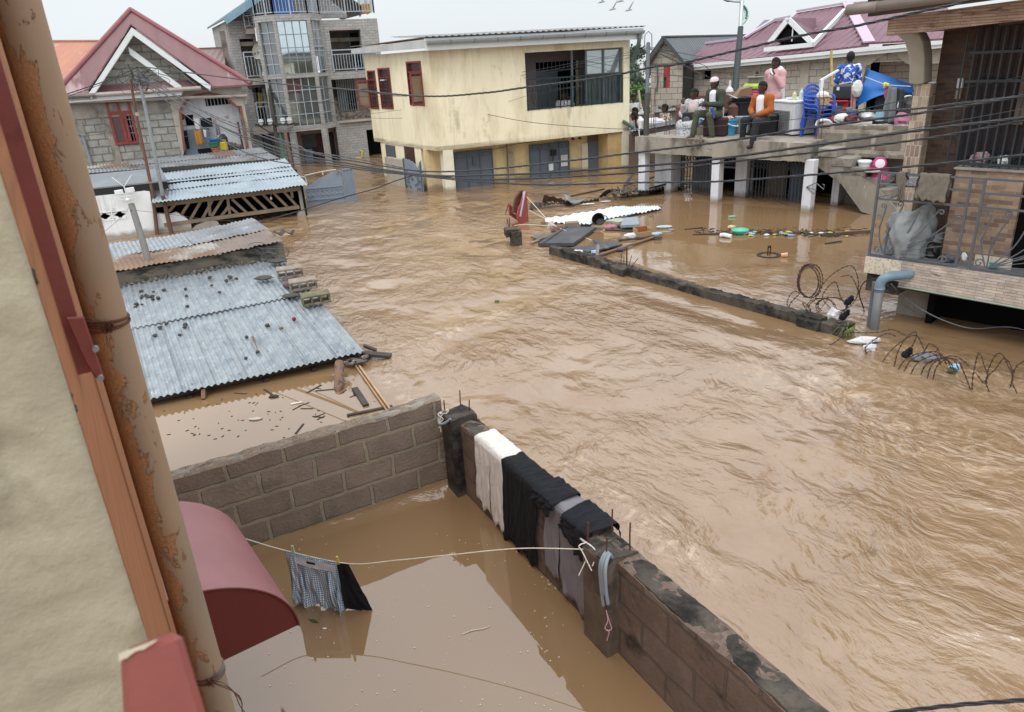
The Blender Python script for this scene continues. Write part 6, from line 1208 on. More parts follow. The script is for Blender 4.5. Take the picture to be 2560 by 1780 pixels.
mb=MB();mb.box(PF,c_(690),P_[1][0],BW-.02,BW+.04,ZB-.47,ZB-.43);mb.B('door_lintel',door_g,t);mb=MB();mb.box(PF,c_(1290),c_(1400),BW+.05,BW+.08,-1,ZB-.3);mb.B('grey_door',door_g,t)
mb=MB();sw=BW+.02;w0,w1=c_(1700),pm(1930,600,sw)[0]+.6
s0=[pm(*v,.35)for v in((1640,350),(1700,445),(1760,445),(1835,500),(1860,530),(1960,620),(2130,640))]
mb.fprism(PF,[(w0,-1.2),(w1+.9,-1.2),(w1+.9,ZT+.3),(w0,ZT-.0)],1.25,1.4);mb.B('stair_back_wall',M('grey_render',C('8d8a86',.9),.85,.12,1.6,.2,col2=C('77736e'),lo=.5,hi=.7),t)
stx=lambda x,y:pm(x,y,.3)
steps=[((1500,300),(1790,240)),((1600,330),(1870,320)),((1690,400),(1955,370)),((1790,460),(1960,440)),((1860,520),(2100,520)),((1960,600),(2130,600))]
mb=MB();zs=[1.36,1.17,.98,.79,.56,.32];xa=[pm(1500,330,.3)[0],pm(1610,360,.3)[0],pm(1700,400,.3)[0],pm(1800,455,.3)[0],pm(1865,520,.3)[0],pm(1960,605,.3)[0]]
for k,(z,x)in enumerate(zip(zs,xa)):mb.R([PF.P(x,.3+.02*k,z),PF.P(x+.42+.03*k,.3+.02*k,z),PF.P(x+.42+.03*k,1.24,z),PF.P(x,1.24,z)],(0,0,-.19))
mb.B('stair_steps',cement,t,bevel=.012)
mb=MB();mb.fprism(PF,[(xa[0]-.1,1.16),(xa[0]+.35,1.16),(xa[1]+.4,.96),(xa[2]+.45,.78),(xa[3]+.45,.60),(xa[4]+.5,.37),(xa[5]+.5,.12),(xa[5]+.4,-.1),(xa[4],.05),(xa[2],.60),(xa[0]-.1,1.02)],.34,1.23);mb.B('stair_string',slabm,t)
qx0,qx1=p3(270,1400,.8)[0],p3(1700,1300,.8)[0]+.4
mb=MB();RT(mb,PF,qx0,qx1,.8,1.0,ZB,ZT+.32,step=.08,amp=.03,seed=41);mb.B('parapet_blocks',brick('parapet_block',C('7d766c',.9),C('8a8276',.9),C('a39a8c',.95),.62,.42,.05,bump=.8,var=.3,warp=.06,stain=C('4a4640'),st=(.52,.66)),t)
mb=MB();mb.box(PF,qx0+.2,qx1+1.4,1.02,5,ZT-.2,ZT+.02);mb.B('right_slab',cement,t);mb=MB();mb.box(PF,w1+.9,w1+2.6,.9,1.0,-1.2,ZT+.31);mb.B('grey_rear_wall',MATS['grey_render'],t)
def rods(px0,n,dx,zh,lab,y,zz='P1',spread=.03,zbot=ZT-.1):
 rg=random.Random(n*7+int(px0[0]));b=PF.gx(zz,*px0,ZT);c=thing('rebar_bundle',lab,'rebar',PF.P(b[0],b[1],ZT))
 for k in range(n):
  x=b[0]+dx*k/max(1,n-1);h=zh*rg.uniform(.8,1.1);mb=MB();p=[PF.P(x,b[1]+rg.uniform(-.03,.03),ZT-.05),PF.P(x+rg.uniform(-spread,spread),b[1],ZT+h*.5),PF.P(x+rg.uniform(-spread,spread)*2,b[1],ZT+h)];mb.T(SP(p,4),.007,5);mb.B('rod',rust,c)
rods((1620,1450),6,.16,1.0,'cluster of rusty rods sprouting from the slab beside the seated man in the white cap',0)
rods((730,1430),3,.14,.55,'three thin rods at the left end of the slab below the reclining people',0)
rods((490,1420),4,.16,1.1,'four tall thin rods standing near the dark pole on the left of the slab',0)
b_=p3(215,1560,.2);rods((230,1520),4,.12,1.0,'four rusty rods in front of the blue plastic chairs',0,'P3')
mb=MB();rg=random.Random(3)
for k in range(24):a=rg.uniform(0,6);c=PF.P(xs0+1.95+rg.gauss(0,.1),-.1+rg.gauss(0,.05),ZT-.1+rg.gauss(0,.06));mb.T(SP([c,c+V3([rg.gauss(0,.08),rg.gauss(0,.05),rg.gauss(0,.06)]),c+V3([rg.gauss(0,.1),rg.gauss(0,.05),rg.gauss(0,.08)])],4),.006,4)
mb.B('bent_wire_ties',rust,t)
t=thing('tin_annex','low wooden annex with a bent corrugated roof between the yellow house and the platform','annex',PF.P(-1.2,2.2,-1.2))
A1,A2=dep('P1',110,1370,22.3),dep('P1',960,1225,22.0);B1_,B2_=dep('P1',190,1300,24),dep('P1',900,1180,23.6)
mb=MB();mb.corr(A1,A2,B2_,B1_,.09,.012,6,3);mb.B('roof_sheet',galv,t,smooth=True,fix=False)
mb=MB();C1,C2=dep('P1',430,1440,22.6),dep('P1',960,1350,22.3);mb.corr(C1,C2,C2+[0,.05,.33],C1+[0,.05,.30],.1,.012,6,1);mb.B('front_sheet',galv_old,t,smooth=True,fix=False)
mb=MB();D1_,D2_=dep('P1',100,1400,22.8),dep('P1',460,1380,22.6);mb.R([D1_*[1,1,0]+[0,0,-1.2],D2_*[1,1,0]+[0,0,-1.2],D2_-[0,0,.06],D1_-[0,0,.05]],(0,.1,0));mb.B('board_front',ribs('brown_board_front',C('6a5c50',.8),.2,'X',.9,.8),t)
plank('plank',wat('PM',0,590,.1),wat('PM',70,470,.35),.08,.03,wood_d,'dark broken plank sticking up left of the first white column')
plank('plank',wat('PM',0,570,.15),wat('PM',250,500,.3),.08,.03,wood_d,'long dark plank slanting behind the first white column')
mb=MB();a,b=wat('PM',180,600,.05),wat('PM',320,565,.2);mb.R([a,b,b+[.4,.4,.08],a+[.4,.5,.0]],(0,0,.03));tag(mb.B('black_sheet',black),'black plastic sheet caught between the first two white columns','sheet')
mb=MB();a,b,c=wat('PM',345,600,.0),wat('PM',430,610,.0),wat('PM',410,565,.15);mb.R([a,b,c],(.1,.15,.02));tag(mb.B('black_flap',black),'torn black flap stuck in front of the wide white pier','flap')
# ------- goods on the roof
g=lambda zz,x,y:(lambda v:PF.P(v[0],v[1],ZT))(PF.gx(zz,x,y,ZT))
pxm=lambda P:1820/(FWD@(V3(P)-CAM))
def fr_at(P,a=-46.7):return Fr(V3(P)[:2],a)
leather=M('brown_leather',C('6a4a3e',.85),.5,.15,4,.1,30)
s=g('P1',985,1395);sF=fr_at(s,-38);t=thing('sofa','brown leather sofa at the roof edge under the seated woman','sofa',s)
mb=MB();mb.box(sF,0,1.45,.05,.8,ZT+.08,ZT+.42);mb.B('base',leather,t,bevel=.05);mb=MB();mb.box(sF,.2,1.25,.0,.7,ZT+.425,ZT+.55);mb.B('seat_cushion',leather,t,bevel=.05)
mb=MB();mb.box(sF,0,1.45,.7,.95,ZT+.3,ZT+.95);mb.B('backrest',leather,t,bevel=.07)
for a in(-.12,1.3):mb=MB();mb.box(sF,a,a+.25,-.02,.9,ZT+.05,ZT+.72);mb.B('armrest',leather,t,bevel=.08)
sp=g('P1',1040,1440);mb=MB();mb.box(fr_at(sp,-30),0,.24,0,.25,ZT,ZT+.55);o=mb.B('cabinet',black,None,bevel=.01);t=thing('loudspeaker','tall black loudspeaker box standing on the roof edge before the brown sofa','loudspeaker',sp);o.parent=t;o.location=o.location-t.location
mb=MB();F_=fr_at(sp,-30)
for z in(.15,.38):mb.H(F_.P(.12,-.005,ZT+z),[(0,.0),(.05,.01),(.085,.0)],14,(-F_.n[0],-F_.n[1],0))
mb.B('speaker_cone',iron_g,t)
for k,(px,hh,w,lab)in enumerate((((1310,1430),.23,.3,'grey concrete block on the roof edge next to the loudspeaker'),)):
 c=g('P1',*px);F_=fr_at(c,-25);mb=MB();mb.box(F_,0,w,0,.18,ZT,ZT+hh);tag(mb.B('concrete_block',cb,bevel=.01),lab,'concrete block')
c=g('P1',1465,1430);t=thing('speaker_box','small tan wooden box with a round hole standing on the roof edge','box',c);F_=fr_at(c,-25);mb=MB();mb.box(F_,0,.22,0,.2,ZT,ZT+.26);mb.B('body',M('light_plywood',C('a07f5c',.9),.7),t,bevel=.008);mb=MB();mb.H(F_.P(.13,-.004,ZT+.1),[(0,0),(.04,.001),(.045,0)],12,(-F_.n[0],-F_.n[1],0));mb.B('round_hole',void,t)
mb=MB();c=g('P1',1390,1430)+[0,0,.24];mb.O(c+[0,.1,.1],.13,5,7,.15,(1,.8,.9));tag(mb.B('plastic_bag',M('white_blue_bag',C('a9b9c9',1.),.4,.3,18,col2=C('54789c'),lo=.5,hi=.55,s2=12)),'small white and blue plastic bag on the grey concrete block','bag')
c=g('P2',265,1440);t=thing('bucket','sky blue bucket with a white band and things on top, at the roof edge','bucket',c);bm=flat('sky_blue_plastic',C('3fa0cf',.95),.4)
mb=MB();mb.H(c,[(0,.0),(.155,0),(.2,.37),(.215,.37),(.215,.34),(.2,.34)],20);mb.H(c,[(.19,.36),(.15,.02),(0,.02)],20);mb.B('body',bm,t,smooth=False)
mb=MB();mb.T([c+V3([.225*_c(a),.225*_s(a),.30+.1*_s(a*1.-1.)])for a in LS(2.6,6.4,14)],.017,6);mb.B('handle',trim_w,t)
mb=MB()
for k in range(5):mb.O(c+[random.uniform(-.1,.1),random.uniform(-.1,.1),.38],.07,k,5,.3)
mb.B('contents',M('bucket_clothes',C('b9aaa2',1.),.9,.3,12),t)
c=g('P2',460,1425);F_=fr_at(c,-30);mb=MB();mb.box(F_,-.15,.2,0,.3,ZT,ZT+.42);tag(mb.B('metal_tin',M('silver_tin',C('a2a7aa',.9),.35,.1,4,metal=.6),bevel=.02),'square silver metal tin next to the sky blue bucket','tin')
c=g('P2',600,1400);F_=fr_at(c,-30);t=thing('crate','open slatted crate with yellowish goods behind the silver tin','crate',c);mb=MB()
for k in range(4):mb.box(F_,-.2,.32,.2,.22,ZT+.02+.1*k,ZT+.08+.1*k)
for x in(-.2,.06,.3):mb.box(F_,x,x+.03,.17,.199,ZT,ZT+.42)
mb.B('slats',wood,t);mb=MB()
for k in range(3):mb.box(F_,-.1+.13*k,-.03+.13*k,.225,.4,ZT+.03,ZT+.3)
mb.B('goods',M('ochre_packs',C('a3874a',.9),.6,.3,9),t)
mb=MB();mb.box(F_,-.3,.5,.15,.6,ZT+.44,ZT+.47);tag(mb.B('table_board',cement_l),'pale board laid over the slatted crate behind the young man','board')
c=g('P2',270,1430)+PF.P(.05,.55,0)-PF.P(0,0,0);t=thing('wash_tub','big black plastic tub with white handles behind the sky blue bucket','tub',c);mb=MB();cz=c+[0,0,.33];mb.H(cz,[(0,0),(.3,0),(.36,.42),(.385,.42),(.385,.39),(.36,.39)],24);mb.H(cz,[(.35,.41),(.28,.03),(0,.03)],24);mb.B('tub',flat('black_tub',C('24292f',.8),.45),t)
mb=MB();d=cz+[.36,-.15,.3];mb.T([d+[.0,0,.06],d+[.1,-.03,.05],d+[.11,-.03,-.03],d+[.02,0,-.04]],.018,6);mb.B('handle',trim_w,t);mb=MB();mb.box(fr_at(c,-40),-.3,.35,-.2,.3,ZT,ZT+.33);mb.B('stand',black,t)
mb=MB();mb.H(cz+[0,0,.42],[(0,.0),(.2,.01),(.33,.09),(.34,.09),(.2,-.01)],20);tag(mb.B('dark_wok',iron_g),'dark wide pan lying on the black tub','pan')
F_=fr_at(cz,-60);mb=MB();a=cz+[.02,0,.55];mb.R([a+[-.22,0,-.05],a+[.18,.05,.0],a+[.22,.05,.2],a+[-.08,0,.15]],(.0,.25,.02));tag(mb.B('cardboard_box',M('cardboard',C('8f7558',.9),.8,.15,4)),'crumpled brown carton on top of the black tub','carton')
mb=MB();a=cz+[.42,.1,.52];mb.bar(a+[-.12,0,-.03],a+[.2,0,.06],.05,.03);mb.O(a+[-.15,0,-.04],.07,2,5,.1,(1,1,.4));tag(mb.B('frying_pan',black),'black handled frying pan behind the brown carton','pan')
wp=g('P2',165,1445);mb=MB();mb.T([wp+[0,0,-.05],wp+[0,0,.45],wp+[.0,0,1.02]],.02,6);mb.T([wp+[0,0,1.0],dep('P2',500,880,FWD@(wp-CAM)+.2),dep('P2',1060,820,FWD@(wp-CAM)+.3)],.022,6);tag(mb.B('white_pole',trim_w),'white pole with a long bar tied across to the freezer','pole')
mb=MB();c=wp+[.13,.0,1.02];mb.H(c,[(.10,0),(.08,.06),(.03,.12),(.02,.25),(0,.26)],10);tag(mb.B('white_rag',cloth_w),'white rag knotted on the white pole above the sky blue bucket','rag')
for k in range(2):mb=MB();mb.O(wp+[-.02+.03*k,-.02,.06+.14*k],.05-.01*k,3+k,5,.4,(1,1,1.4));tag(mb.B('white_tie',cloth_w),('lower'if k==0 else 'upper')+' white tie knotted round the foot of the white pole','rag')
fl,fr_=g('P2',970,1418),g('P2',1330,1470);FF=Fr(fl[:2],math.degrees(math.atan2((fr_-fl)[1],(fr_-fl)[0])));fw=np.linalg.norm((fr_-fl)[:2])
fr2=PF.gx('P2',1655,1415,ZT);fd=.62;fx=FF.on('P2',1010,860)[1];fh=fx-ZT
ang=FF;fm_=flat('white_enamel',C('d3d6d8',1.05),.35,col2=C('b9b6b0'),lo=.62,hi=.72)
t=thing('chest_freezer','white chest freezer with its rear grille facing the street, standing on the roof','freezer',fl);mb=MB();mb.box(FF,0,fw,0,fd*1.35,ZT+.03,ZT+fh*.93);mb.B('cabinet',fm_,t,bevel=.015)
mb=MB();mb.box(FF,-.01,fw+.01,-.02,fd*1.35+.02,ZT+fh*.935,ZT+fh);mb.B('lid',fm_,t,bevel=.012)
mb=MB();gz0,gz1=ZT+.08,FF.on('P2',1010,1025)[1];mb.box(FF,.03,fw*.80,-.008,-.001,gz0,gz1);mb.B('grille_back',M('freezer_back',C('55585a',.8),.6),t)
mb=MB();n=13
for k in range(n):z=gz0+(gz1-gz0)*(k+.5)/n;mb.box(FF,.02,fw*.84,-.022,-.012,z-.008,z+.008)
for k in range(11):x=.03+fw*.77*k/10;mb.box(FF,x-.004,x+.004,-.028,-.022,gz0,gz1)
mb.B('condenser_wires',M('grey_wires',C('8d9091',.9),.5),t)
mb=MB();mb.box(FF,fw*.3,fw*.68,-.012,-.002,ZT,ZT+.05);mb.B('base_strip',iron_g,t)
mb=MB();mb.T([FF.P(.04,-.015,ZT+fh*.62),FF.P(.045,-.018,ZT+fh*.88)],.015,6);mb.B('bracket',iron_g,t)
ftop=lambda x,y,z=0:FF.P(x,y,ZT+fh+z)
for x,y,r,h,col,lab,cat in((.5,.25,.05,.2,'c9c39a','yellowish bottle standing on the freezer lid','bottle'),(.62,.35,.045,.26,'bcd0cc','pale green bottle on the freezer lid, taller than the yellowish one','bottle')):
 mb=MB();mb.H(ftop(x,y),[(0,0),(r,0),(r,h*.65),(r*.45,h*.85),(r*.4,h),(0,h)],12);tag(mb.B('bottle',flat('bottle_'+col,C(col,.95),.3)),lab,cat)
mb=MB();mb.bar(ftop(.2,.3,.03),ftop(.55,.32,.05),.16,.04);tag(mb.B('white_tray',trim_w),'white tray leaning across the left of the freezer lid','tray')
mb=MB();mb.bar(ftop(.7,.45,.02),ftop(1.05,.45,.02),.2,.05);tag(mb.B('dark_case',black),'flat dark case on the right half of the freezer lid','case')
mb=MB();b=ftop(fw+.12,.55);mb.bar(b+[0,0,0],b+[.02,0,.42],.09,.06);mb.bar(b+[-.02,0,.42],b+[.42,.1,.62],.05,.04);tag(mb.B('white_bracket',trim_w),'white angled post with an arm standing at the right end of the freezer','post')
chair_b=flat('blue_chair_plastic',C('2f57b4',.95),.4);cc=g('P2',1490,1490)
def plastic_chair(o,ang):
 F_=Fr(o[:2],ang);z0=o[2];t=thing('plastic_chair','x','chair',o,'stacked blue plastic chairs')
 for k,(x,y,dx,dy)in enumerate(((-.2,0,-.05,-.05),(.2,0,.05,-.05),(-.18,.4,-.05,.06),(.18,.4,.05,.06))):
  mb=MB();mb.R([F_.P(x+dx-.03,y+dy-.02,z0),F_.P(x+dx+.03,y+dy-.02,z0),F_.P(x+dx+.03,y+dy+.02,z0),F_.P(x+dx-.03,y+dy+.02,z0)],F_.P(x-dx*0,y,z0+.41)-F_.P(x+dx,y+dy,z0));mb.B('leg',chair_b,t)
 mb=MB();mb.box(F_,-.22,.22,-.02,.42,z0+.405,z0+.43);mb.B('seat',chair_b,t,bevel=.01)
 mb=MB();n=10;A=[(-.24+.48*k/n)for k in range(n+1)];top=lambda u:.88-.10*(abs(u)/.24)**2.5;pts=lambda h:[F_.P(x,.43+.10*(h-.42)/.45-.06*(x/.24)**2+.06,z0+min(h,top(x)))for x in A]
 rim=[F_.P(-.24,.40,z0+.42)]+[F_.P(x,.50-.05*(x/.24)**2,z0+top(x))for x in A]+[F_.P(.24,.40,z0+.42)];mb.T(rim,.022,6)
 for x in(-.15,-.09,-.03,.03,.09,.15):mb.bar(F_.P(x,.43,z0+.43),F_.P(x,.50-.05*(x/.24)**2,z0+top(x)),.035,.012)
 mb.bar(F_.P(-.22,.455,z0+.68),F_.P(.22,.455,z0+.68),.02,.05);mb.B('backrest',chair_b,t)
 for s in(-1,1):mb=MB();mb.T(SP([F_.P(.24*s,.44,z0+.66),F_.P(.28*s,.25,z0+.64),F_.P(.27*s,.03,z0+.62),F_.P(.235*s,.0,z0+.42)],4),.02,6);mb.B('armrest',chair_b,t)
 return t
labs=['bottom chair of the blue plastic stack, legs on the slab','second blue plastic chair up in the stack','third blue plastic chair up, just under the top one','top chair of the blue plastic stack, holding the tan food bowl']
c0=cc+PF.P(.42,.22,0)-PF.P(0,0,0);ch=plastic_chair(c0,25);ch['label']=labs[0]
for k in range(1,4):o=copy_tree(ch);o.location=tuple(c0+[.0,.015*k,.085*k]);o['label']=labs[k]
c=c0+[-.03,-.05+.2,.70];F_=Fr(c[:2],25);b=F_.P(.02,.05,0)*[1,1,0]+[0,0,c[2]];t=thing('food_bowl','tan lidded food bowl with a white bundle on the top blue chair','bowl',b);mb=MB();mb.H(b,[(0,0),(.15,0),(.17,.16),(.2,.17),(.2,.185),(0,.185)],18);mb.B('bowl',M('tan_enamel',C('c4ab82',1.),.5,.3,14,col2=C('8a6a44'),lo=.58,hi=.62,s2=9),t)
mb=MB();mb.O(b+[0,0,.2],.14,4,7,.1,(1,1,.7));mb.B('bundle',cloth_w,t)
c=g('P2',670,1330)+[0,0,0];t=thing('cooler_keg','pink ribbed water keg with a lime green lid behind the young man','keg',c);z=.66;pk_=flat('pink_plastic',C('b53a72',.95),.4)
mb=MB();mb.H(c+[0,0,z],[(0,0)]+[(.27+.012*(k%2),.02+.3*k/11)for k in range(12)]+[(.27,.34),(0,.34)],22);mb.B('barrel',pk_,t);mb=MB();mb.H(c+[0,0,z+.34],[(0,0),(.3,0),(.3,.06),(.26,.12),(0,.12)],22);mb.B('lid',flat('lime_plastic',C('9bbf3c',.95),.4),t)
mb=MB();mb.H(c+[0,0,z-.2],[(0,0),(.22,.0),(.3,.16),(.3,.19),(0,.19)],18);mb.B('white_base',trim_w,t)
mb=MB();mb.box(fr_at(c),-.3,.3,-.25,.3,ZT,ZT+z-.2);tag(mb.B('dark_cabinet',black),'dark cabinet carrying the pink water keg','cabinet')
mb=MB();mb.H(c+[0,0,z+.46],[(0,0),(.18,0),(.2,.13),(.23,.14),(.23,.16),(0,.16)],18);tag(mb.B('glass_pot',M('dull_glass',C('7d7a72',.9),.2,.3,8)),'dull glass pot with a metal rim on the lime green lid','pot')
c=g('P2',530,1455);F_=fr_at(c,-34);mb=MB();mb.R([F_.P(0,0,ZT),F_.P(.74,0,ZT),F_.P(.74,0,ZT+.48),F_.P(.56,0,ZT+.48),F_.P(.32,0,ZT+.36)],V3([*(F_.n*.5),0]));tag(mb.B('black_case',M('black_vinyl',C('1d2024',.8),.4),bevel=.03),'black wedge shaped case at the roof edge, left of the freezer','case')
q3=lambda x,y,yy:(lambda v:PF.P(v[0],yy,v[1]))(PF.on('P3',x,y,yy))
ZFL=ZT+.02;rt=1.9;a,b=q3(430,945,rt),q3(735,910,rt);zt_=(a[2]+b[2])/2;ra,rb=PF.on('P3',430,945,rt)[0],PF.on('P3',735,910,rt)[0]
t=thing('plastic_table','red plastic table carrying a black trunk, right of the blue chairs','table',PF.P((ra+rb)/2,rt+.3,ZFL));rdp=flat('red_plastic',C('b5232f',.95),.4)
mb=MB();mb.box(PF,ra,rb,rt,rt+.65,zt_-.05,zt_);mb.B('table_top',rdp,t,bevel=.015)
for x,y in((ra+.12,rt+.02),(rb-.05,rt+.02),(ra+.12,rt+.6),(rb-.05,rt+.6)):mb=MB();mb.box(PF,x-.045,x+.045,y,y+.05,ZFL,zt_-.051);mb.B('leg',rdp,t)
t=thing('trunk','black suitcase like trunk lying on the red plastic table','trunk',PF.P((ra+rb)/2,rt+.3,zt_));hz=PF.on('P3',600,690,rt)[1];mb=MB();mb.box(PF,ra+.05,rb+.12,rt+.05,rt+.5,zt_+.003,hz);mb.B('body',flat('black_trunk',C('33363a',.85),.45),t,bevel=.04)
mb=MB();xx=PF.on('P3',575,745,rt)[0];mb.box(PF,xx-.03,xx+.03,rt+.03,rt+.049,hz-.12,hz-.05);mb.B('badge',trim_w,t);mb=MB();mb.T([PF.P(ra+.12,rt+.25,hz),PF.P(ra+.4,rt+.25,hz+.05),PF.P(rb-.05,rt+.25,hz+.02)],.012,5);mb.B('strap',rope_m,t)
CK('pink_dress','pink dress hanging down from the trunk corner over the red table leg','dress',pinkc,'P3',PF,((790,690),(870,690),(830,1180),(760,1200)),rt-.08,.025,seed=2)
mb=MB();c=q3(880,745,rt-.1);mb.O(c,.17,3,7,.08,(.7,.5,1.1));tag(mb.B('white_hat',cloth_w),'white cloth hat hung at the corner of the black trunk','hat')
mb=MB();rg=random.Random(8)
cols=[M('heap_'+n_,C(c_2,.9),.9,.3,8)for n_,c_2 in(('blue','3c4f78'),('dark','33322f'),('olive','4a5044'),('maroon','5d2a34'),('grey','6d6e70'))]
for k in range(5):
 mb=MB()
 for j in range(10):c=q3(400+rg.uniform(0,400),1120+rg.uniform(-60,100),1.5+rg.uniform(-.2,.3));c[2]=max(c[2],ZFL+.04);mb.O(c,rg.uniform(.08,.16),j+k*20,5,.3,(1.3,1,.55))
 tag(mb.B('clothes_heap',cols[k]),('blue','black','olive','maroon','grey')[k]+' clothes in the heap under the red plastic table','clothes',kind=None)
for k,(x,y,col,lab)in enumerate(((640,1200,trim_w,'white strap bag at the parapet under the pink dress'),(790,1220,M('maroon_bag',C('5c2430',.9),.6),'maroon bag on the parapet under the pink dress'),(540,1230,M('red_bag',C('7d2a30',.9),.6),'dark red bundle on the parapet left of the maroon bag'))):
 mb=MB();c=q3(x,y,1.15);mb.O(c,.13,k,6,.2,(1.2,.7,.8));tag(mb.B('bag',col),lab,'bag')
mb=MB();c=q3(350,1310,.9);mb.T(SP([c+[-.15,0,0],c+[-.1,0,.1],c+[.1,0,.1],c+[.2,0,.02]],5),.035,7);tag(mb.B('white_pipe_bend',trim_w),'white bent plastic pipe on the parapet by the blue chairs','pipe')
c=q3(1030,1240,1.5);t=thing('cooking_pot','big round aluminium pot with a knobbed lid sitting on the parapet','pot',c);al=M('aluminium_pot',C('b3b6b8',.95),.35,.08,4,metal=.75);r=PF.on('P3',1165,1200,1.5)[0]-PF.on('P3',1030,1200,1.5)[0]
mb=MB();mb.H(c,[(0,0),(r*.8,0),(r,r*.35),(r*.98,r*.6),(r*.6,r*.95),(r*.2,r*1.05),(0,r*1.05)],26);mb.B('body',al,t,smooth=True);mb=MB();mb.T([c+[-r*.25,0,r*1.05],c+[-r*.15,0,r*1.22],c+[r*.15,0,r*1.22],c+[r*.25,0,r*1.05]],.02,6);mb.B('handle',black,t)
tarp=flat('blue_tarp',C('1f66b4',.95),.45,bump=.3,bs=5)
T=[q3(1040,445,2.6),q3(1740,690,1.6),q3(1740,800,1.5),q3(1180,860,2.0),q3(850,1030,2.0)]
def tarpfn(u,v):
 a=T[0]*(1-u)+q3(1740,690,1.6)*u;b=q3(850,1030,2.1)*(1-u)+q3(1740,800,1.9)*u;k=v;s=.06*_s(u*9+v*3)+.04*_s(v*11);p=a*(1-k)+b*k;p[2]+=-.12*_s(_p*v)*u+.10*_s(_p*u)*v*1.2;return p+V3([.3,.6,0])*s*.5
mb=MB();mb.grid(V3([[tarpfn(u,v)for u in LS(0,1,30)]for v in LS(0,1,18)]));tag(mb.B('tarpaulin',tarp,smooth=True,fix=False),'bright blue tarpaulin stretched as a lean-to behind the laundry on the roof','tarpaulin')
mb=MB();p0,p1=q3(1030,430,2.6),q3(850,1030,2.05);mb.T([p0+[0,0,.06],p1-[0,0,.3]],.025,6);tag(mb.B('tarp_pole',wood_d),'dark slanting pole holding the left edge of the blue tarpaulin','pole')
mb=MB();mb.T([q3(1000,565,1.4),q3(1320,690,1.2),q3(1700,712,1.2)],.008,5);tag(mb.B('roof_line',rope_m),'cord stretched in front of the blue tarpaulin carrying grey laundry','washing line')
CK('grey_trousers','long light grey trousers hung in front of the blue tarpaulin','trousers',cloth_g,'P3',PF,((1360,700),(1490,720),(1460,1270),(1240,1270)),1.15,.03,seed=4)
CK('charcoal_trousers','charcoal trousers hung right of the light grey pair','trousers',M('charcoal_cloth',C('3f4246',.9),.9),'P3',PF,((1490,730),(1610,740),(1600,1150),(1460,1160)),1.2,.03,seed=5)
mb=MB();mb.O(q3(1315,690,1.12),.06,3,5,.3);tag(mb.B('yellow_peg_bag',M('yellow_scrap',C('c9c25a',1.),.5)),'small yellow and white thing clipped left of the grey trousers','peg')
mb=MB();mb.O(q3(1320,800,1.15),.07,5,5,.3,(.5,.5,1.8));tag(mb.B('pink_scarf',M('pink_scarf',C('b5527a',.9),.8)),'pink scarf dangling beside the light grey trousers','scarf')
mb=MB();mb.box(PF,PF.on('P3',1180,800,2.2)[0],PF.on('P3',1700,800,2.2)[0]+.2,2.1,2.7,ZFL,PF.on('P3',1500,760,2.1)[1]);tag(mb.B('black_crates',flat('dark_pile',C('26292c',.8),.7,.3,var=.5,bump=.4,bs=6),bevel=.05),'dark pile of boxes under the blue tarpaulin','boxes')
t=thing('stroller','dark pushchair with a white rim half hidden beside the tiled column','pushchair',q3(1650,1250,1.3));mb=MB();c=q3(1660,1010,1.3);mb.H(c,[(.0,.12),(.2,.05),(.22,-.05)],14,(-.7,-.6,.5));mb.B('hood',black,t);mb=MB();mb.T([c+[.2*_c(a),.05,.2*_s(a)]for a in LS(0,3.3,12)],.015,5);mb.T([c,c+[.1,0,-.5]],.02,5);mb.T([c+[-.1,0,0],c+[-.1,0,-.5]],.02,5);mb.B('frame',trim_w,t)
mb=MB();c=q3(1570,1230,1.1);mb.O(c,.16,4,6,.2,(1.1,.7,1));tag(mb.B('pink_bundle',M('rose_cloth',C('b0768a',.95),.9)),'rose coloured bundle on the parapet next to the tiled column','bundle')
mb=MB();c=q3(1215,1240,1.1);mb.H(c,[(0,0),(.09,0),(.09,.2),(0,.21)],10);tag(mb.B('blue_jar',flat('pale_blue_jar',C('8fbccb',.95),.3)),'pale blue jar on the parapet left of the grey trousers','jar')
sb=lambda x,y,yy:(lambda v:PF.P(v[0],yy,v[1]))(PF.on('PM',x,y,yy))
c=sb(1860,445,.6);t=thing('white_bucket','white lidded bucket standing on the outside stair','bucket',c);mb=MB();mb.H(c,[(0,0),(.11,0),(.13,.15),(0,.15)],16);mb.B('pail',trim_w,t);mb=MB();mb.H(c+[0,0,.151],[(0,0),(.15,0),(.15,.03),(.13,.045),(0,.045)],16);mb.B('lid',trim_w,t)
c=sb(1975,515,.55);t=thing('baby_seat','pink and white baby seat standing on the lower steps of the outside stair','baby seat',c);pk2=flat('hot_pink_plastic',C('c2407c',.95),.35)
mb=MB();mb.H(c,[(0,0),(.2,0),(.13,.12),(.2,.2),(.21,.22),(0,.2)],18);mb.B('base',pk2,t);mb=MB();mb.H(c+[.03,.1,.3],[(0,.02),(.12,.02),(.14,0),(.14,-.03),(0,-.03)],16,(-.4,-.9,.2));mb.B('backrest',pk2,t);mb=MB();mb.H(c+[.02,.06,.3],[(0,.02),(.09,.01),(.1,0)],14,(-.4,-.9,.2));mb.B('white_pad',trim_w,t)
mb=MB();mb.H(c+[-.2,-.05,.17],[(0,0),(.17,.0),(.18,.03),(0,.04)],16);mb.B('white_tray',trim_w,t)
c=g('P1',400,1440);t=thing('cable_pole','dark wooden pole carrying cables between the yellow house and the platform','pole',c);d=FWD@(c-CAM);tp=dep('H1',855,570,d+.1);mb=MB();mb.T([c+[0,0,-1.5],c,c*.55+tp*.45],.075,8);mb.B('timber',wood_d,t);mb=MB();mb.T([c*.56+tp*.44,tp],.05,8);mb.B('steel_top',iron_g,t);PTOP=tp;PTD=d+.1
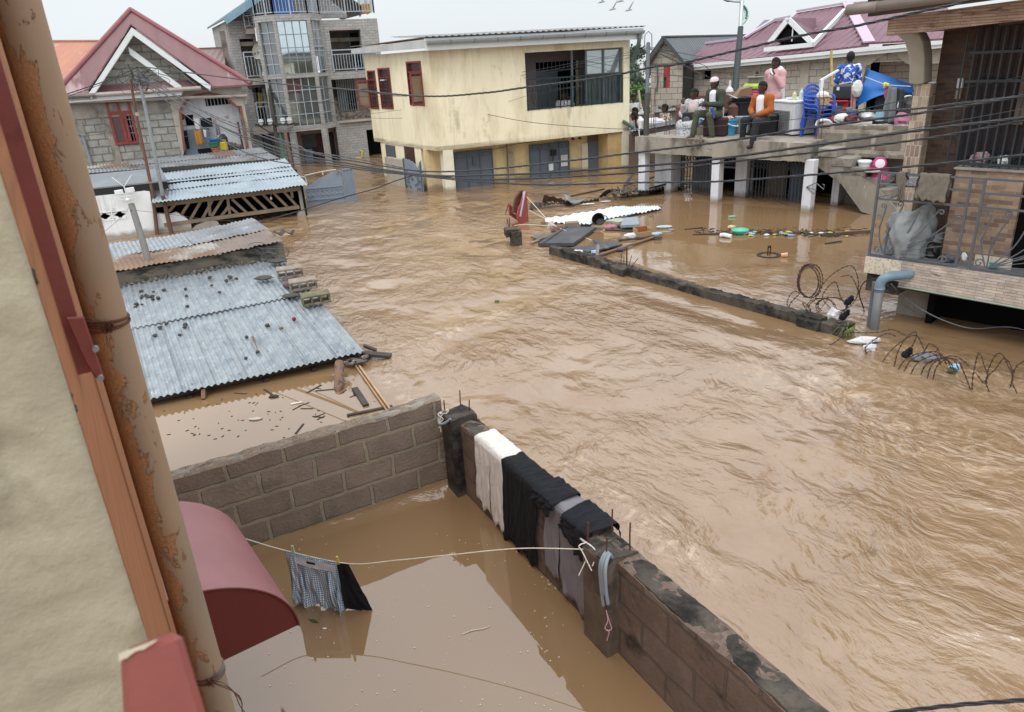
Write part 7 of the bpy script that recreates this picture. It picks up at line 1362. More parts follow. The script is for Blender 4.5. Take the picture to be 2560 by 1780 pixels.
mb=MB();mb.T([tp+[-.1,0,-.1],tp+[-.09,0,.2],tp+[0,0,.28],tp+[.09,0,.2],tp+[.1,0,-.1]],.012,5);mb.B('wire_hoop',iron_g,t)
c=PF.P(2.6,4.6,ZT);d=FWD@(c-CAM);lp=lambda x,y:dep('PL',x,y,d);t=thing('street_lamp','tall dark green solar street lamp behind the people on the roof','street lamp',[lp(855,730)[0],lp(855,730)[1],ZT]);dg=flat('dark_green_steel',C('2c3a3a',.85),.4)
mb=MB();mb.T([lp(855,760),lp(905,210)],[.1,.075],12);mb.B('pole',dg,t);mb=MB();mb.T([lp(904,208),lp(915,10)],.06,10);mb.T([lp(915,12),lp(860,10),lp(790,-2)],.035,8);mb.B('grey_head_pipe',M('pale_galv',C('b9c0c0',.95),.4,metal=.3),t)
mb=MB();mb.R([lp(765,0),lp(800,16),lp(905,10),lp(930,-10),lp(850,-25)],(.1,.35,.08));mb.B('lamp_head',black,t)
mb=MB();mb.T(SP([lp(918,35),lp(945,60),lp(957,105),lp(945,150),lp(908,190)],5),.05,8);mb.T(SP([lp(912,45),lp(932,70),lp(940,105),lp(930,145),lp(902,180)],5),.02,6);mb.B('curved_ornament',M('mint_white',C('b5cbc4',1.),.4),t)
mb=MB()
for k in range(7):a=SP([lp(928,50),lp(945,75),lp(950,105),lp(942,140),lp(915,178)],2);mb.O(a[min(k,len(a)-1)]-[0,.05,0],.03,k,4,0)
mb.B('ornament_dots',flat('green_dots',C('3c6a58',.9),.4),t)
mb=MB();c0_,c1_=dep('P3',490,700,20.5),dep('P3',480,165,20.5);mb.T([c0_,c1_],.035,7);tag(mb.B('yellow_pole',M('yellow_bamboo',C('a8935a',.9),.7,.3,6)),'yellowish bamboo pole standing before the far block wall','pole')
mb=MB();c0_,c1_=dep('P1',265,630,24),dep('P1',305,950,23.6);mb.T([c0_,c1_],.04,6);tag(mb.B('bare_stick',M('pale_stick',C('a9a48c',.9),.8)),'pale bare stick standing beside the person in white','stick')
mb=MB();mb.T(SP([dep('PM',125,90,20),dep('PM',118,170,20),dep('PM',150,275,20),dep('PM',125,300,20)],6),.012,5);tag(mb.B('hanging_rope',trim_w),'white cord hanging down at the left end of the slab','cord')
for k in range(2):
 mb=MB();c=dep('P2',750 if k==0 else 730,400+k*230,20.2)
 for j in range(4):mb.O(c+[0,0,-.12*j],.05,j,4,.3)
 tag(mb.B('hanging_insulators',black),('upper'if k==0 else 'lower')+' dark clip cluster on the cables behind the man in pink','cable clip')
CK('blue_print_cloth','blue cloth hanging from the hand of the man in the white cap','cloth',flat('royal_blue_cloth',C('2f4f9c',.9),.9),'P1',PF,((1560,930),(1620,930),(1645,1130),(1600,1110)),.2,.02,seed=3)
# ------- people: one continuous surface each, from blended tapered limbs
def sdf_mesh(prims,res=.011,k=.03,tight=()):
 pts=V3([p for(a,b,ra,rb,*_)in prims for p in(a,b)]);rm=max(max(p[2],p[3])for p in prims)
 lo=pts.min(0)-rm*1.5-.03;hi=pts.max(0)+rm*1.5+.03;n=np.ceil((hi-lo)/res).astype(int)+1;D=np.full(n,1.0,np.float32)
 ax=[lo[i]+np.arange(n[i])*res for i in range(3)]
 for(a,b,ra,rb,*sq)in prims:
  a=V3(a,float);b=V3(b,float);kk=sq[0]if sq else k;fl=sq[1]if len(sq)>1 else None;m=max(ra,rb)*1.45+.08
  i0=np.maximum(((np.minimum(a,b)-m-lo)/res).astype(int),0);i1=np.minimum(((np.maximum(a,b)+m-lo)/res).astype(int)+2,n)
  X,Y,Z=np.meshgrid(*[ax[i][i0[i]:i1[i]]for i in range(3)],indexing='ij');P=np.stack([X,Y,Z],3);ba=b-a;L2=ba@ba+1e-12
  t=np.clip(((P-a)@ba)/L2,0,1);v=P-a-t[...,None]*ba
  if fl is not None:
   u,f=V3(fl[0],float),fl[1];s=v@u;v=v+u*(s*(1/f-1))[...,None]
  d=np.linalg.norm(v,axis=3)-(ra+(rb-ra)*t);sl_=tuple(slice(i0[i],i1[i])for i in range(3));o=D[sl_];h=np.clip(.5+.5*(o-d)/kk,0,1);D[sl_]=o*(1-h)+d*h-kk*h*(1-h)
 S_=D<0;c=np.zeros(n-1,int)
 for dx in(0,1):
  for dy in(0,1):
   for dz in(0,1):c+=S_[dx:n[0]-1+dx,dy:n[1]-1+dy,dz:n[2]-1+dz]
 act=(c>0)&(c<8);idx=-np.ones(n-1,int);I=np.argwhere(act);idx[act]=np.arange(len(I));acc=np.zeros((len(I),3));cnt=np.zeros(len(I));cor=[(x,y,z)for x in(0,1)for y in(0,1)for z in(0,1)]
 for i,p in enumerate(cor):
  for q_ in cor[i+1:]:
   if sum(abs(p[m_]-q_[m_])for m_ in range(3))!=1:continue
   d0=D[I[:,0]+p[0],I[:,1]+p[1],I[:,2]+p[2]];d1=D[I[:,0]+q_[0],I[:,1]+q_[1],I[:,2]+q_[2]];cr_=(d0<0)!=(d1<0);t=np.where(cr_,d0/(d0-d1+1e-12),0)[:,None]
   acc+=np.where(cr_[:,None],V3(p)+(V3(q_)-V3(p))*t,0);cnt+=cr_
 V=(I+acc/np.maximum(cnt,1)[:,None])*res+lo;F_=[]
 for a in range(3):
  b,c2=(a+1)%3,(a+2)%3;e=np.zeros(3,int);e[a]=1;s0=S_[tuple(slice(0,n[m_]-e[m_])for m_ in range(3))];s1=S_[tuple(slice(e[m_],n[m_])for m_ in range(3))]
  E=np.argwhere(s0!=s1);ok=(E[:,b]>0)&(E[:,c2]>0)&(E[:,b]<n[b]-1)&(E[:,c2]<n[c2]-1);E=E[ok];ub=np.zeros(3,int);ub[b]=1;uc=np.zeros(3,int);uc[c2]=1
  g_=lambda o:idx[tuple((E-o).T)];q4=np.stack([g_(ub+uc),g_(uc),g_(0*ub),g_(ub)],1);fl=s0[tuple(E.T)];q4=np.where(fl[:,None],q4,q4[:,::-1]);F_.append(q4[(q4>=0).all(1)])
 return V,np.concatenate(F_)
skin=M('dark_brown_skin',C('4a3024',.9),.5,.12,5,.1,60,spec=.45)
hair_m=M('black_hair',C('141213',.8),.8,.2,20,.5,120)
shoe_m=black
def sit_pose(knee_h=.0,lean=0.,twist=0.):pass
def person(label,loc,yaw,J,cloth,cap=None,group=None,hair=True,head_turn=0.,sandals=None,female=False):
 """J: joints in the figure's own frame (x to its left hand side of the picture when facing us, y forward, z up, origin at loc)"""
 ca,sa=_c(yaw),_s(yaw);w=lambda p:V3([loc[0]+p[0]*ca-p[1]*sa,loc[1]+p[0]*sa+p[1]*ca,loc[2]+p[2]])
 g={k:V3(v,float)for k,v in J.items()};H=g['head'];ht=-head_turn;hf=V3([-_s(ht),_c(ht),-.12]);hf/=np.linalg.norm(hf);hu=V3([0,0,1.])-hf*hf[2];hu/=np.linalg.norm(hu);hs=np.cross(hf,hu)
 hp=lambda f,u,s:H+hf*f+hu*u+hs*s
 P=[(g['pelvis'],g['belly'],.135,.125),(g['belly'],g['chest'],.125,.14),(g['chest'],g['neck']-[0,0,.06],.135,.075),(g['neck']-[0,0,.06],g['neck']+[0,0,.05],.055,.052)]
 P+=[(hp(-.02,.03,0),hp(.0,.045,0),.092,.09),(hp(.02,-.05,0),hp(.045,-.085,0),.068,.045),(hp(.085,-.0,0),hp(.098,-.025,0),.012,.018,.012),(hp(.07,-.065,-.018),hp(.07,-.065,.018),.018,.018,.012),(hp(.075,.03,-.03),hp(.075,.03,.03),.016,.016,.015)]
 for s in(-1,1):P+=[(hp(-.01,.015,.088*s),hp(-.015,-.02,.088*s),.018,.013,.012),(hp(.052,-.01,.035*s),hp(.05,-.03,.04*s),.022,.02,.02)]
 for s in 'lr':
  P+=[(g['chest']+[0,0,.06],g['sh'+s],.09,.066),(g['sh'+s],g['el'+s],.058,.043),(g['el'+s],g['wr'+s],.042,.028),(g['pelvis'],g['hip'+s],.12,.105),(g['hip'+s],g['kn'+s],.092,.06),(g['kn'+s],g['an'+s],.058,.038)]
  ft=g.get('ft'+s);an=g['an'+s]
  if ft is None:d=V3([0,.16,-.055]);ft=an+d
  P+=[(an-[0,.0,.03],ft,.04,.03)]
  d=g['wr'+s]-g['el'+s];d/=np.linalg.norm(d);hd=g.get('hd'+s);hd=d if hd is None else hd/np.linalg.norm(hd);sd=np.cross(hd,(0,1,.3));sd/=np.linalg.norm(sd)+1e-9;nn=np.cross(hd,sd);wr=g['wr'+s];pm_=wr+hd*.085
  P+=[(wr,wr+hd*.03,.028,.03),(wr+hd*.04-sd*.02,pm_-sd*.022,.02,.019,.02),(wr+hd*.04+sd*.02,pm_+sd*.024,.02,.018,.02)]
  for k,(o,l)in enumerate(((-.034,.066),(-.012,.078),(.012,.074),(.034,.056))):
   a=pm_+sd*o;b=a+hd*l*.55+nn*.012;c_2=b+hd*l*.35+nn*.03;P+=[(a,b,.0115,.0105,.006),(b,c_2,.0105,.0095,.006)]
  a=wr+hd*.035-sd*.03;P+=[(a,a+hd*.035-sd*.03,.014,.012,.01),(a+hd*.035-sd*.03,a+hd*.068-sd*.034+nn*.012,.012,.0105,.006)]
 V,Fc=sdf_mesh(P,.0095);mb=MB();mb.v=[tuple(w(v))for v in V];mb.f=[tuple(int(i)for i in f)for f in Fc]
 body=mb.B('person',skin,smooth=True,loc=loc,fix=False);tag(body,label,'person',group)
 def part(nm,prims,m,res=.014,k=.03):
  V,Fc=sdf_mesh(prims,res,k);mb=MB();mb.v=[tuple(w(v))for v in V];mb.f=[tuple(int(i)for i in f)for f in Fc];return mb.B(nm,m,body,smooth=True,fix=False)
 for s in(-1,1):
  mb=MB();mb.O(w(hp(.083,.012,.034*s)),.0085,1,4,0);mb.B('eye',M('eye_white',C('8f8780'),.4)if 'eye_white'not in MATS else MATS['eye_white'],body)
 if hair:part('hair',[(hp(-.025,.045,0),hp(-.005,.062,0),.096,.092),(hp(-.045,.01,0),hp(-.05,-.03,0),.075,.06)],hair_m,.012)
 if cap:part('cap',[(hp(-.015,.075,0),hp(.0,.075,0),.098,.098,.01,(hu,.8)),(hp(-.01,.055,-.0),hp(-.0,.055,0),.106,.106,.01,(hu,.3))],cap,.01)
 def tors(e,low=0.):return[(g['pelvis']-[0,0,low],g['belly'],.145+e,.135+e),(g['belly'],g['chest'],.135+e,.15+e),(g['chest'],g['neck']-[0,0,.07],.145+e,.085+e)]
 def slv(e,L_=2,ss='lr',part_=.6):
  o=[]
  for s in ss:
   o+=[(g['chest']+[0,0,.06],g['sh'+s],.10+e,.078+e)]
   if L_==2:o+=[(g['sh'+s],g['el'+s],.07+e,.056+e),(g['el'+s],g['el'+s]+(g['wr'+s]-g['el'+s])*.93,.056+e,.043+e)]
   else:o+=[(g['sh'+s],g['sh'+s]+(g['el'+s]-g['sh'+s])*part_,.07+e,.066+e)]
  return o
 def legs(e,l=.97):return[q_ for s in 'lr'for q_ in((g['pelvis'],g['hip'+s],.13+e,.12+e),(g['hip'+s],g['kn'+s],.108+e,.078+e),(g['kn'+s],g['kn'+s]+(g['an'+s]-g['kn'+s])*l,.076+e,.064+e))]
 for nm,kind,m,*o in cloth:
  if kind=='shirt':part(nm,tors(.012)+slv(.006,1),m)
  elif kind=='long':part(nm,tors(.018,o[0]if o else .05)+slv(.01,2),m)
  elif kind=='tunic':part(nm,tors(.03,.1)+[(g['pelvis'],(g['knl']+g['knr'])/2+[0,.0,.10],.17,.20)]+slv(.016,2),m)
  elif kind=='legs':part(nm,legs(.004,*(o or[.97])),m)
  elif kind=='skirt':part(nm,[(g['pelvis'],g['hipl'],.15,.14),(g['pelvis'],g['hipr'],.15,.14),(g['hipl'],g['knl'],.14,.12),(g['hipr'],g['knr'],.14,.12),(g['knl'],g['anl']+[0,0,.05],.12,.10),(g['knr'],g['anr']+[0,0,.05],.12,.10),((g['hipl']+g['hipr'])/2,(g['knl']+g['knr'])/2,.13,.12),((g['knl']+g['knr'])/2,(g['anl']+g['anr'])/2+[0,0,.07],.12,.12)],m,.016,.06)
  elif kind=='wrap':part(nm,[(g['chest']+[0,-.03,.08],g['shl']+[0,-.01,.0],.13,.095),(g['chest']+[0,-.03,.08],g['shr']+[0,-.01,0],.13,.095),(g['shl'],g['ell'],.10,.09),(g['shr'],g['elr']+[0,0,.03],.10,.085),(g['belly']+[0,-.05,0],g['chest']+[0,-.06,0],.17,.16),(g['ell'],g['pelvis']+[.08,.18,.06],.085,.09),(g['elr'],g['pelvis']+[-.08,.18,.06],.08,.09),(g['pelvis']+[0,.12,.04],g['pelvis']+[0,.25,.02],.15,.12)],m,.014,.05)
  elif kind=='vest':part(nm,[(g['belly']+[0,-.02,-.06],g['chest']+[0,-.03,0],.155,.165),(g['chest']+[0,-.02,.04],g['neck']-[0,.02,.05],.15,.09)]+slv(.016,2),m)
  elif kind=='front':part(nm,[(g['belly']+[0,.055,-.1],g['chest']+[0,.075,.1],.115,.10)],m)
  elif kind=='drape':part(nm,[(g['chest']+[0,-.09,.12],g['pelvis']+[0,-.13,-.25],.17,.19)],m,.016)
 if sandals:
  for s in 'lr':
   an=g['an'+s];ft=g.get('ft'+s);ft=an+[0,.16,-.055]if ft is None else ft;part('shoe',[(an-[0,.01,.05],ft+[0,0,-.005],.05,.042)],sandals,.012)
 return body
def stand(arm_l=None,arm_r=None,**k):
 J=dict(pelvis=(0,0,.95),belly=(0,.01,1.10),chest=(0,0,1.30),neck=(0,0,1.50),head=(0,.03,1.64),shl=(.19,0,1.42),shr=(-.19,0,1.42),ell=(.25,-.03,1.14),elr=(-.25,-.03,1.14),wrl=(.24,.08,.90),wrr=(-.24,.08,.90),hipl=(.09,0,.90),hipr=(-.09,0,.90),knl=(.10,.03,.50),knr=(-.10,.03,.50),anl=(.11,0,.08),anr=(-.11,0,.08));J.update(k);return J
def sit(h=.45,**k):
 J=dict(pelvis=(0,0,h+.10),belly=(0,.01,h+.24),chest=(0,.03,h+.46),neck=(0,.05,h+.66),head=(0,.09,h+.80),shl=(.19,.03,h+.58),shr=(-.19,.03,h+.58),ell=(.25,.08,h+.32),elr=(-.25,.08,h+.32),wrl=(.12,.30,h+.24),wrr=(-.12,.30,h+.24),hipl=(.09,.03,h+.08),hipr=(-.09,.03,h+.08),knl=(.13,.46,h+.08),knr=(-.13,.46,h+.08),anl=(.12,.50,h-.34),anr=(-.12,.50,h-.34));J.update(k);return J
def face_us(P,turn=0):return math.atan2(-P[0],P[1])+_p-turn
def at_head(zz,x,y,yy,headz):
 a=PF.on(zz,x,y,yy);return PF.P(a[0],yy,a[1]-headz)
white_c=M('white_garment',C('cfcfd3',1.05),.9,.05,5,.6,16,bd=.03)
pale_pat=M('white_grey_print_wrap',C('bfc3c6',1.05),.9,.1,5,.6,16,col2=C('5f666c'),lo=.52,hi=.56,s2=30,bd=.03)
pinkt=M('pale_pink_linen',C('c59a9c',1.0),.9,.08,5,.6,16,bd=.03)
green_j=M('dark_green_jacket',C('3f463a',.9),.9,.15,6,.6,16,bd=.03)
orange_j=M('orange_jacket',C('b0622c',.8),.9,.1,6,.6,16,bd=.03)
blue_f=M('blue_white_floral',C('2c56b0',.95),.9,.1,6,.6,16,col2=C('dfe4ea',1.),lo=.535,hi=.555,s2=11,bd=.03)
brown_p=M('brown_white_print',C('c9bca8',1.),.9,.1,6,.6,16,col2=C('3a2f2a'),lo=.5,hi=.53,s2=22,bd=.03)
dark_t=M('dark_trousers',C('2f3338',.85),.9,.15,6,.6,16,bd=.03);olive_t=M('olive_trousers',C('525747',.9),.9,.12,6,.6,16,bd=.03);maroon_t=M('maroon_dark_trousers',C('3a282b',.9),.9)
cap_m=M('white_pink_cap',C('d4c0c6',1.05),.9,.06,6,.2,90);tee_w=M('white_tee',C('d8dae0',1.05),.9,.04,6,.6,16,col2=C('6a6a84'),lo=.66,hi=.68,s2=16,bd=.03)
p=at_head('P1',1300,690,1.05,1.25);a=face_us(p,.5)
person('seated woman in a pale grey patterned wrap, one hand raised to her chin',p,a,sit(.45,ell=(.30,.12,.78),wrl=(.20,.27,1.02),hdl=V3([-.05,.1,1.]),head=(0,.07,1.25)),[('dress','long',M('pale_pink_dress',C('c9b4b4',1.),.9),.0),('wrap','wrap',pale_pat),('skirt','skirt',pale_pat)],head_turn=.5,female=True)
p=at_head('P1',1690,500,.62,1.29);a=face_us(p,.75)
person('seated man in a white cap and open dark green jacket over a white shirt',p,a,sit(.50,head=(0,.10,1.30),wrl=(.05,.36,.86),wrr=(-.03,.38,.84),knl=(.20,.44,.62),knr=(-.18,.40,.60),anl=(.26,.50,.12),anr=(-.20,.30,.10)),[('jacket','vest',green_j),('white_shirt','front',tee_w),('trousers','legs',olive_t)],cap=cap_m,head_turn=.35,sandals=M('brown_sandal',C('5a4436',.8),.8))
s_=at_head('P1',1690,500,.62,1.29);mb=MB();mb.box(Fr(s_[:2],-30),-.25,.3,-.2,.3,ZT,s_[2]+.49);tag(mb.B('seat_box',maroon_t,bevel=.03),'dark maroon seat under the man in the white cap','stool')
p=at_head('P2',870,660,.45,1.27);a=face_us(p,.55)
person('young man in an orange jacket and white shirt sitting on the black case',p,a,sit(.47,head=(0,.08,1.27),wrl=(.10,.28,.72),wrr=(-.06,.30,.70),knl=(.22,.40,.58),knr=(-.14,.46,.56),anl=(.30,.30,.16),anr=(-.10,.50,.08)),[('orange_jacket','vest',orange_j),('white_shirt','front',tee_w),('trousers','legs',dark_t)],head_turn=.45,sandals=black)
p=at_head('P2',1070,260,1.9,1.64);a=face_us(p,.6)
pk=person('standing man in a long pale pink tunic holding a white microphone to his mouth',p,a,stand(elr=(-.25,.06,1.14),wrr=(-.13,.22,1.38),hdr=V3([.4,.5,.8]),ell=(.26,-.04,1.12),wrl=(.24,.10,.92)),[('tunic','tunic',pinkt),('white_drape','drape',white_c),('trousers','legs',pinkt)],head_turn=.5,sandals=black)
ca,sa=_c(a),_s(a);w_=lambda q_:V3([p[0]+q_[0]*ca-q_[1]*sa,p[1]+q_[0]*sa+q_[1]*ca,p[2]+q_[2]]);mb=MB();mb.T([w_((-.13,.30,1.40)),w_((-.055,.285,1.49)),w_((-.035,.27,1.53))],[.02,.024,.034],10);tag(mb.B('microphone',trim_w),'white microphone held by the man in the pale pink tunic','microphone')
p=at_head('P3',780,275,2.9,1.64);a=face_us(p,_p-.2)
person('man seen from behind in a blue and white floral shirt, standing by the black trunk',p,a,stand(ell=(.26,.06,1.14),wrl=(.14,.28,1.10),elr=(-.26,.06,1.14),wrr=(-.22,.20,.95)),[('floral_shirt','long',blue_f,.12),('trousers','legs',dark_t)],head_turn=.25,sandals=black)
def at(zz,x,y,d,headz):P=dep(zz,x,y,d);return V3([P[0],P[1],P[2]-headz])
p=at('P1',175,770,24.5,1.64);a=face_us(p,.0)
person('person in a white top with folded arms standing beyond the tin annex',p,a,stand(ell=(.27,.04,1.16),elr=(-.27,.04,1.16),wrl=(-.02,.22,1.14),wrr=(.02,.20,1.10)),[('white_top','long',white_c,.02),('navy_skirt','skirt',M('navy_purple_skirt',C('2c2c58',.9),.9))],sandals=black)
p=at('P1',235,1010,23.6,1.15);a=face_us(p,.9)
person('person in white leaning back, leftmost of three sitting on the annex roof',p,a,sit(.35,knl=(.13,.45,.55),knr=(-.1,.4,.55),anl=(.1,.7,.2),anr=(-.1,.7,.2),wrl=(.2,.45,.55),wrr=(-.1,.45,.52)),[('pale_top','long',white_c),('pale_trousers','skirt',white_c)],head_turn=.4)
p=at('P1',325,1050,23.3,1.08);a=face_us(p,1.3)
person('dark haired person bending forward in a pale wrap on the annex roof',p,a,sit(.3,head=(0,.26,1.02),neck=(0,.16,.93),chest=(0,.08,.75),shl=(.19,.1,.86),shr=(-.19,.1,.86),knl=(.13,.42,.55),knr=(-.1,.42,.55),anl=(.1,.6,.1),anr=(-.1,.6,.1)),[('pale_wrap','wrap',white_c),('pale_skirt','skirt',M('pale_grey_skirt',C('b5b3b4',1.),.9))],head_turn=.5)
p=at('P1',795,950,22.9,1.12);a=face_us(p,1.25)
person('person in a brown and white print shirt and pale skirt, sitting on the annex roof',p,a,sit(.32,head=(0,.10,1.12),knl=(.13,.42,.62),knr=(-.12,.46,.60),anl=(.12,.78,.12),anr=(-.12,.78,.12),wrl=(.1,.5,.66),wrr=(-.1,.52,.64)),[('print_shirt','long',brown_p),('pale_skirt','skirt',MATS['pale_grey_skirt'])],head_turn=.3)
mb=MB()
for k in range(9):rg=random.Random(k);mb.O(dep('P1',450+k*30,1230-rg.uniform(0,50),23),rg.uniform(.1,.18),k,5,.2,(1.5,1,.6))
tag(mb.B('bedding',white_c),'crumpled pale bedding on the annex roof between the sitting people','bedding')
for k,(x,y)in enumerate(((1605,540),(1640,560))):
 v=YH.on('z3',x,y,.75);p=YH.P(v[0],.75+.2*k,v[1]-1.22);a=face_us(p,.3-.8*k)
 person(('left'if k==0 else 'right')+' of the two people in white sitting behind the railing of the yellow house',p,a,sit(.42),[('white_top','long',white_c),('pale_skirt','skirt',white_c)])
 # ------- tiled house on the right with the iron balcony
RF=Fr(wat('B1',990,705)[:2],-46.7);r7=lambda x,y,o=0.:RF.on('z7',x,y,o);r6=lambda x,y,o=0.:RF.on('z6',x,y,o);r1_=lambda x,y,o=0.:RF.on('R1',x,y,o)
t=thing('tiled_house','house faced with brown and cream stone tiles, its balcony over a dark flooded space','house',RF.P(1.5,1,-1.2))
ledge=brick('ledge_stone_tile',C('a89a8e',1.),C('bcb0a4',1.08),C('948a80',1.),.21,.035,.003,off=.37,bump=.9,var=.35,bd=.012,stain=C('6f5e54',.95),st=(.58,.68),sscale=(2,9,1),s2=1.6)
brown_t=brick('shade_toned_brown_tile',C('513f38',.8),C('6b5749',.85),C('6b5e55',.75),.15,.05,.003,off=.5,bump=.4,var=.4,rough=.5,bias=-.1)  # shade of the recess put into the tile colour, darker than the lower wall
mix_t=brick('mixed_brick_tile',C('a9917a',.95),C('77655a',.9),C('9c8e7d',.95),.165,.055,.003,off=.4,bump=.5,var=.4,rough=.5)
cream_t=brick('cream_column_tile',C('c9b8a4',1.),C('8c7c70',1.),C('d2c6b2',1.),.055,.15,.004,off=.5,bump=.4,var=.25,rough=.4)
dots=brick('cream_black_mosaic',C('d0c6b4',1.),C('3a3028',.8),C('cfc5b2',1.),.024,.022,.0008,off=.3,bump=.1,var=.06,rough=.4,bias=-.62)
ZBS,ZTS,yF=.55,.88,.30
def yedge(x):return yF-.02-.06*max(0,x-.3)
xs=LS(.13,4.2,24)
mb=MB();poly=[(x,yedge(x))for x in xs];mb.R([RF.P(x,y,ZBS)for x,y in poly]+[RF.P(4.2,4.5,ZBS),RF.P(.13,4.5,ZBS)],(0,0,ZTS-ZBS));mb.B('balcony_slab',ledge,t)
x0=RF.on('B1',912,140,yF)[0];zl=RF.on('B1',915,212,yF)[1]
mb=MB();mb.box(RF,x0,.128,yF-.005,4.5,zl,ZTS);mb.box(RF,.0,.15,yF-.02,yF-.006,ZBS+.06,zl+.1);mb.B('mosaic_edge',dots,t)
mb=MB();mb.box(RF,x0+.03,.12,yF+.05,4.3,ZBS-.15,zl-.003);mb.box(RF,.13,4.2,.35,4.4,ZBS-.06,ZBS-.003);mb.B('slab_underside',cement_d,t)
mb=MB();mb.box(RF,x0-.02,4.2,yF-.0,4.4,ZTS+.002,ZTS+.012);mb.B('floor_screed',M('grey_screed',C('6d6c6d',.9),.7,.2,4),t)
mb=MB();mb.T([RF.P(x,yedge(x)-.012,ZBS-.005)for x in xs],.012,6);mb.B('green_edge_pipe',flat('pale_green_pipe',C('8d9a8a',.95),.5),t)
mb=MB();pr=RF.gx('B1',1190,590,0);n=12;mb.O(RF.P(pr[0]+.12,pr[1]+.25,.2),.30,4,9,.12,(.6,.6,.8));mb.box(RF,pr[0]-.05,pr[0]+.35,pr[1]+.1,pr[1]+.6,-1.2,ZBS-.07);mb.B('stone_pier',cement,t)
mb=MB();mb.box(RF,.5,4.2,1.0,1.1,-1.2,ZBS-.07);mb.box(RF,.42,.5,.62,1.1,-1.2,ZBS-.07);mb.B('undercroft_light_block',void,t)  # black walls added under the slab to shut light out and darken the water
t2=thing('waste_pipe','grey plastic waste pipe with a blue elbow dropping from the balcony into the flood','pipe',RF.P(0,0,0));mb=MB();mb.T([RF.P(0,0,-.4),RF.P(0,0,.555)],.058,16);mb.B('pipe',flat('grey_pvc',C('6e7172',.85),.5),t2,smooth=True)
mb=MB();mb.T(SP([RF.P(0,0,.53),RF.P(0,0,.63),RF.P(.035,.02,.70),RF.P(.10,.08,.725),RF.P(.20,.2,.73),RF.P(.25,.3,.73)],6),.062,16);mb.T([RF.P(0,0,.55),RF.P(0,0,.575)],.067,16);mb.B('elbow',flat('blue_pvc',C('7790a0',.85),.4),t2,smooth=True)
mb=MB();mb.T([RF.P(-.085,.06,-.3),RF.P(-.085,.06,.62)],.035,10);mb.B('second_pipe',M('dull_pvc',C('6a7074',.9),.5),t2)
mb=MB();c=RF.P(-.12,.1,.45);mb.T(SP([RF.P(-.02,.1,.66),RF.P(-.22,.1,.60),RF.P(-.28,.1,.42),RF.P(-.2,.1,.22)],6),.008,5);tag(mb.B('loop_wire',black),'black wire looping out left of the waste pipe','wire')
mb=MB();d=[RF.P(.05,.25,.57)]+[wat('B1',x,y,z)for x,y,z in((1250,420,.36),(1400,530,.22),(1600,630,.12),(1850,700,.06),(2296,712,.06))]+[RF.P(2.6,-.3,.12)];mb.T(SP(d,8),.0075,6);tag(mb.B('white_cable',M('grey_white_cable',C('8d9092',.9),.5)),'pale cable sagging under the balcony from the blue elbow','cable')
yB,yA,yC=.55,1.15,.92
xb=.50;mb=MB();zsill=r1_(700,1420,yB)[1];ztop_=3.7
mb.box(RF,xb,1.22,yB,yB+.2,ZTS+.013,zsill);mb.B('lower_wall',mix_t,t)
mb=MB();mb.box(RF,xb-.02,4,yB-.03,yB+.2,zsill,zsill+.02);mb.B('sill',cement,t)
mb=MB();mb.box(RF,xb-.02,xb-.001,yB-.01,yA,ZTS+.013,zsill-.001);mb.B('dark_corner_trim',M('maroon_trim',C('3d2a28',.8),.6),t)
xa=-.24;mb=MB();mb.box(RF,xa+.18,xb-.02,yA,yA+.2,ZTS+.013,3.75);mb.B('shade_toned_tile_wall',brown_t,t)
xc0,xc1=r6(540,1260,yC)[0],r6(660,1290,yC)[0];zc_=r6(600,700,yC)[1]
mb=MB();mb.box(RF,xc0,xc0+.19,yC,yA+.2,ZTS+.013,zc_);mb.B('tiled_column',cream_t,t)
mb=MB();bp=[r6(*v,yC-.05)for v in((470,285),(535,345),(565,430),(580,540),(572,690),(640,705),(702,690),(706,470),(690,340),(655,270))];mb.fprism(RF,[tuple(v)for v in bp],yC-.06,yA);mb.B('curved_bracket',cement_l,t,bevel=.01)
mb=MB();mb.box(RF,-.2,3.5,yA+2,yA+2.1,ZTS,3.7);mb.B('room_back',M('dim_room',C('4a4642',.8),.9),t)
xg=r1_(545,500,yB)[0];mb=MB();wz1=3.62;mb.box(RF,xg-.05,3.6,yB+.35,yB+.37,zsill+.02,wz1);mb.B('dark_glass',flat('dark_blue_glass',C('2a333a',.7),.12,.8,bump=.02,bs=3),t)
mb=MB()
for k,x in enumerate(np.arange(.36,1.7,.095)):mb.box(RF,x,x+.016,yB+.05,yB+.07,zsill+.02,wz1)
for z in(zsill+.06,r1_(520,680,yB)[1],3.35):mb.box(RF,xg-.03,3.6,yB+.045,yB+.075,z-.015,z+.015)
mb.B('window_grille',M('dark_iron',C('353d42',.85),.5),t)
mb=MB()
for k,(x,c_2,m_)in enumerate(((.93,.1,'b59e84'),(1.14,.12,'8d8378'))):mb.box(RF,x,x+c_2,yB+.3,yB+.33,zsill+.5,wz1-.1)
mb.B('curtain',M('brown_curtain',C('7d6f60',.8),.9,.25,5),t)
for k,(x,w,m_,nm)in enumerate(((.70,.14,MATS['pink_print'],'patterned cloth bundle'),(.86,.1,black,'black bag'),(.93,.09,trim_w,'white packet'))):
 mb=MB();mb.O(RF.P(x,yB+.18,zsill+.10),w*.65,k,6,.25,(1.2,.8,1));tag(mb.B('window_item',m_),nm+' lying on the sill behind the window grille','bundle')
for x,y,nm,lab,m_ in((480,690,'wall_lamp','small white box lamp on the brown tile wall',trim_w),(465,780,'meter_box','cream meter box just below the white box on the brown tiles',plaster_cream)):
 v=r1_(x,y,yA);mb=MB();mb.box(RF,v[0]-.035,v[0]+.03,yA-.07,yA-.002,v[1]-.06,v[1]+.06);tag(mb.B(nm,m_,bevel=.008),lab,'box')
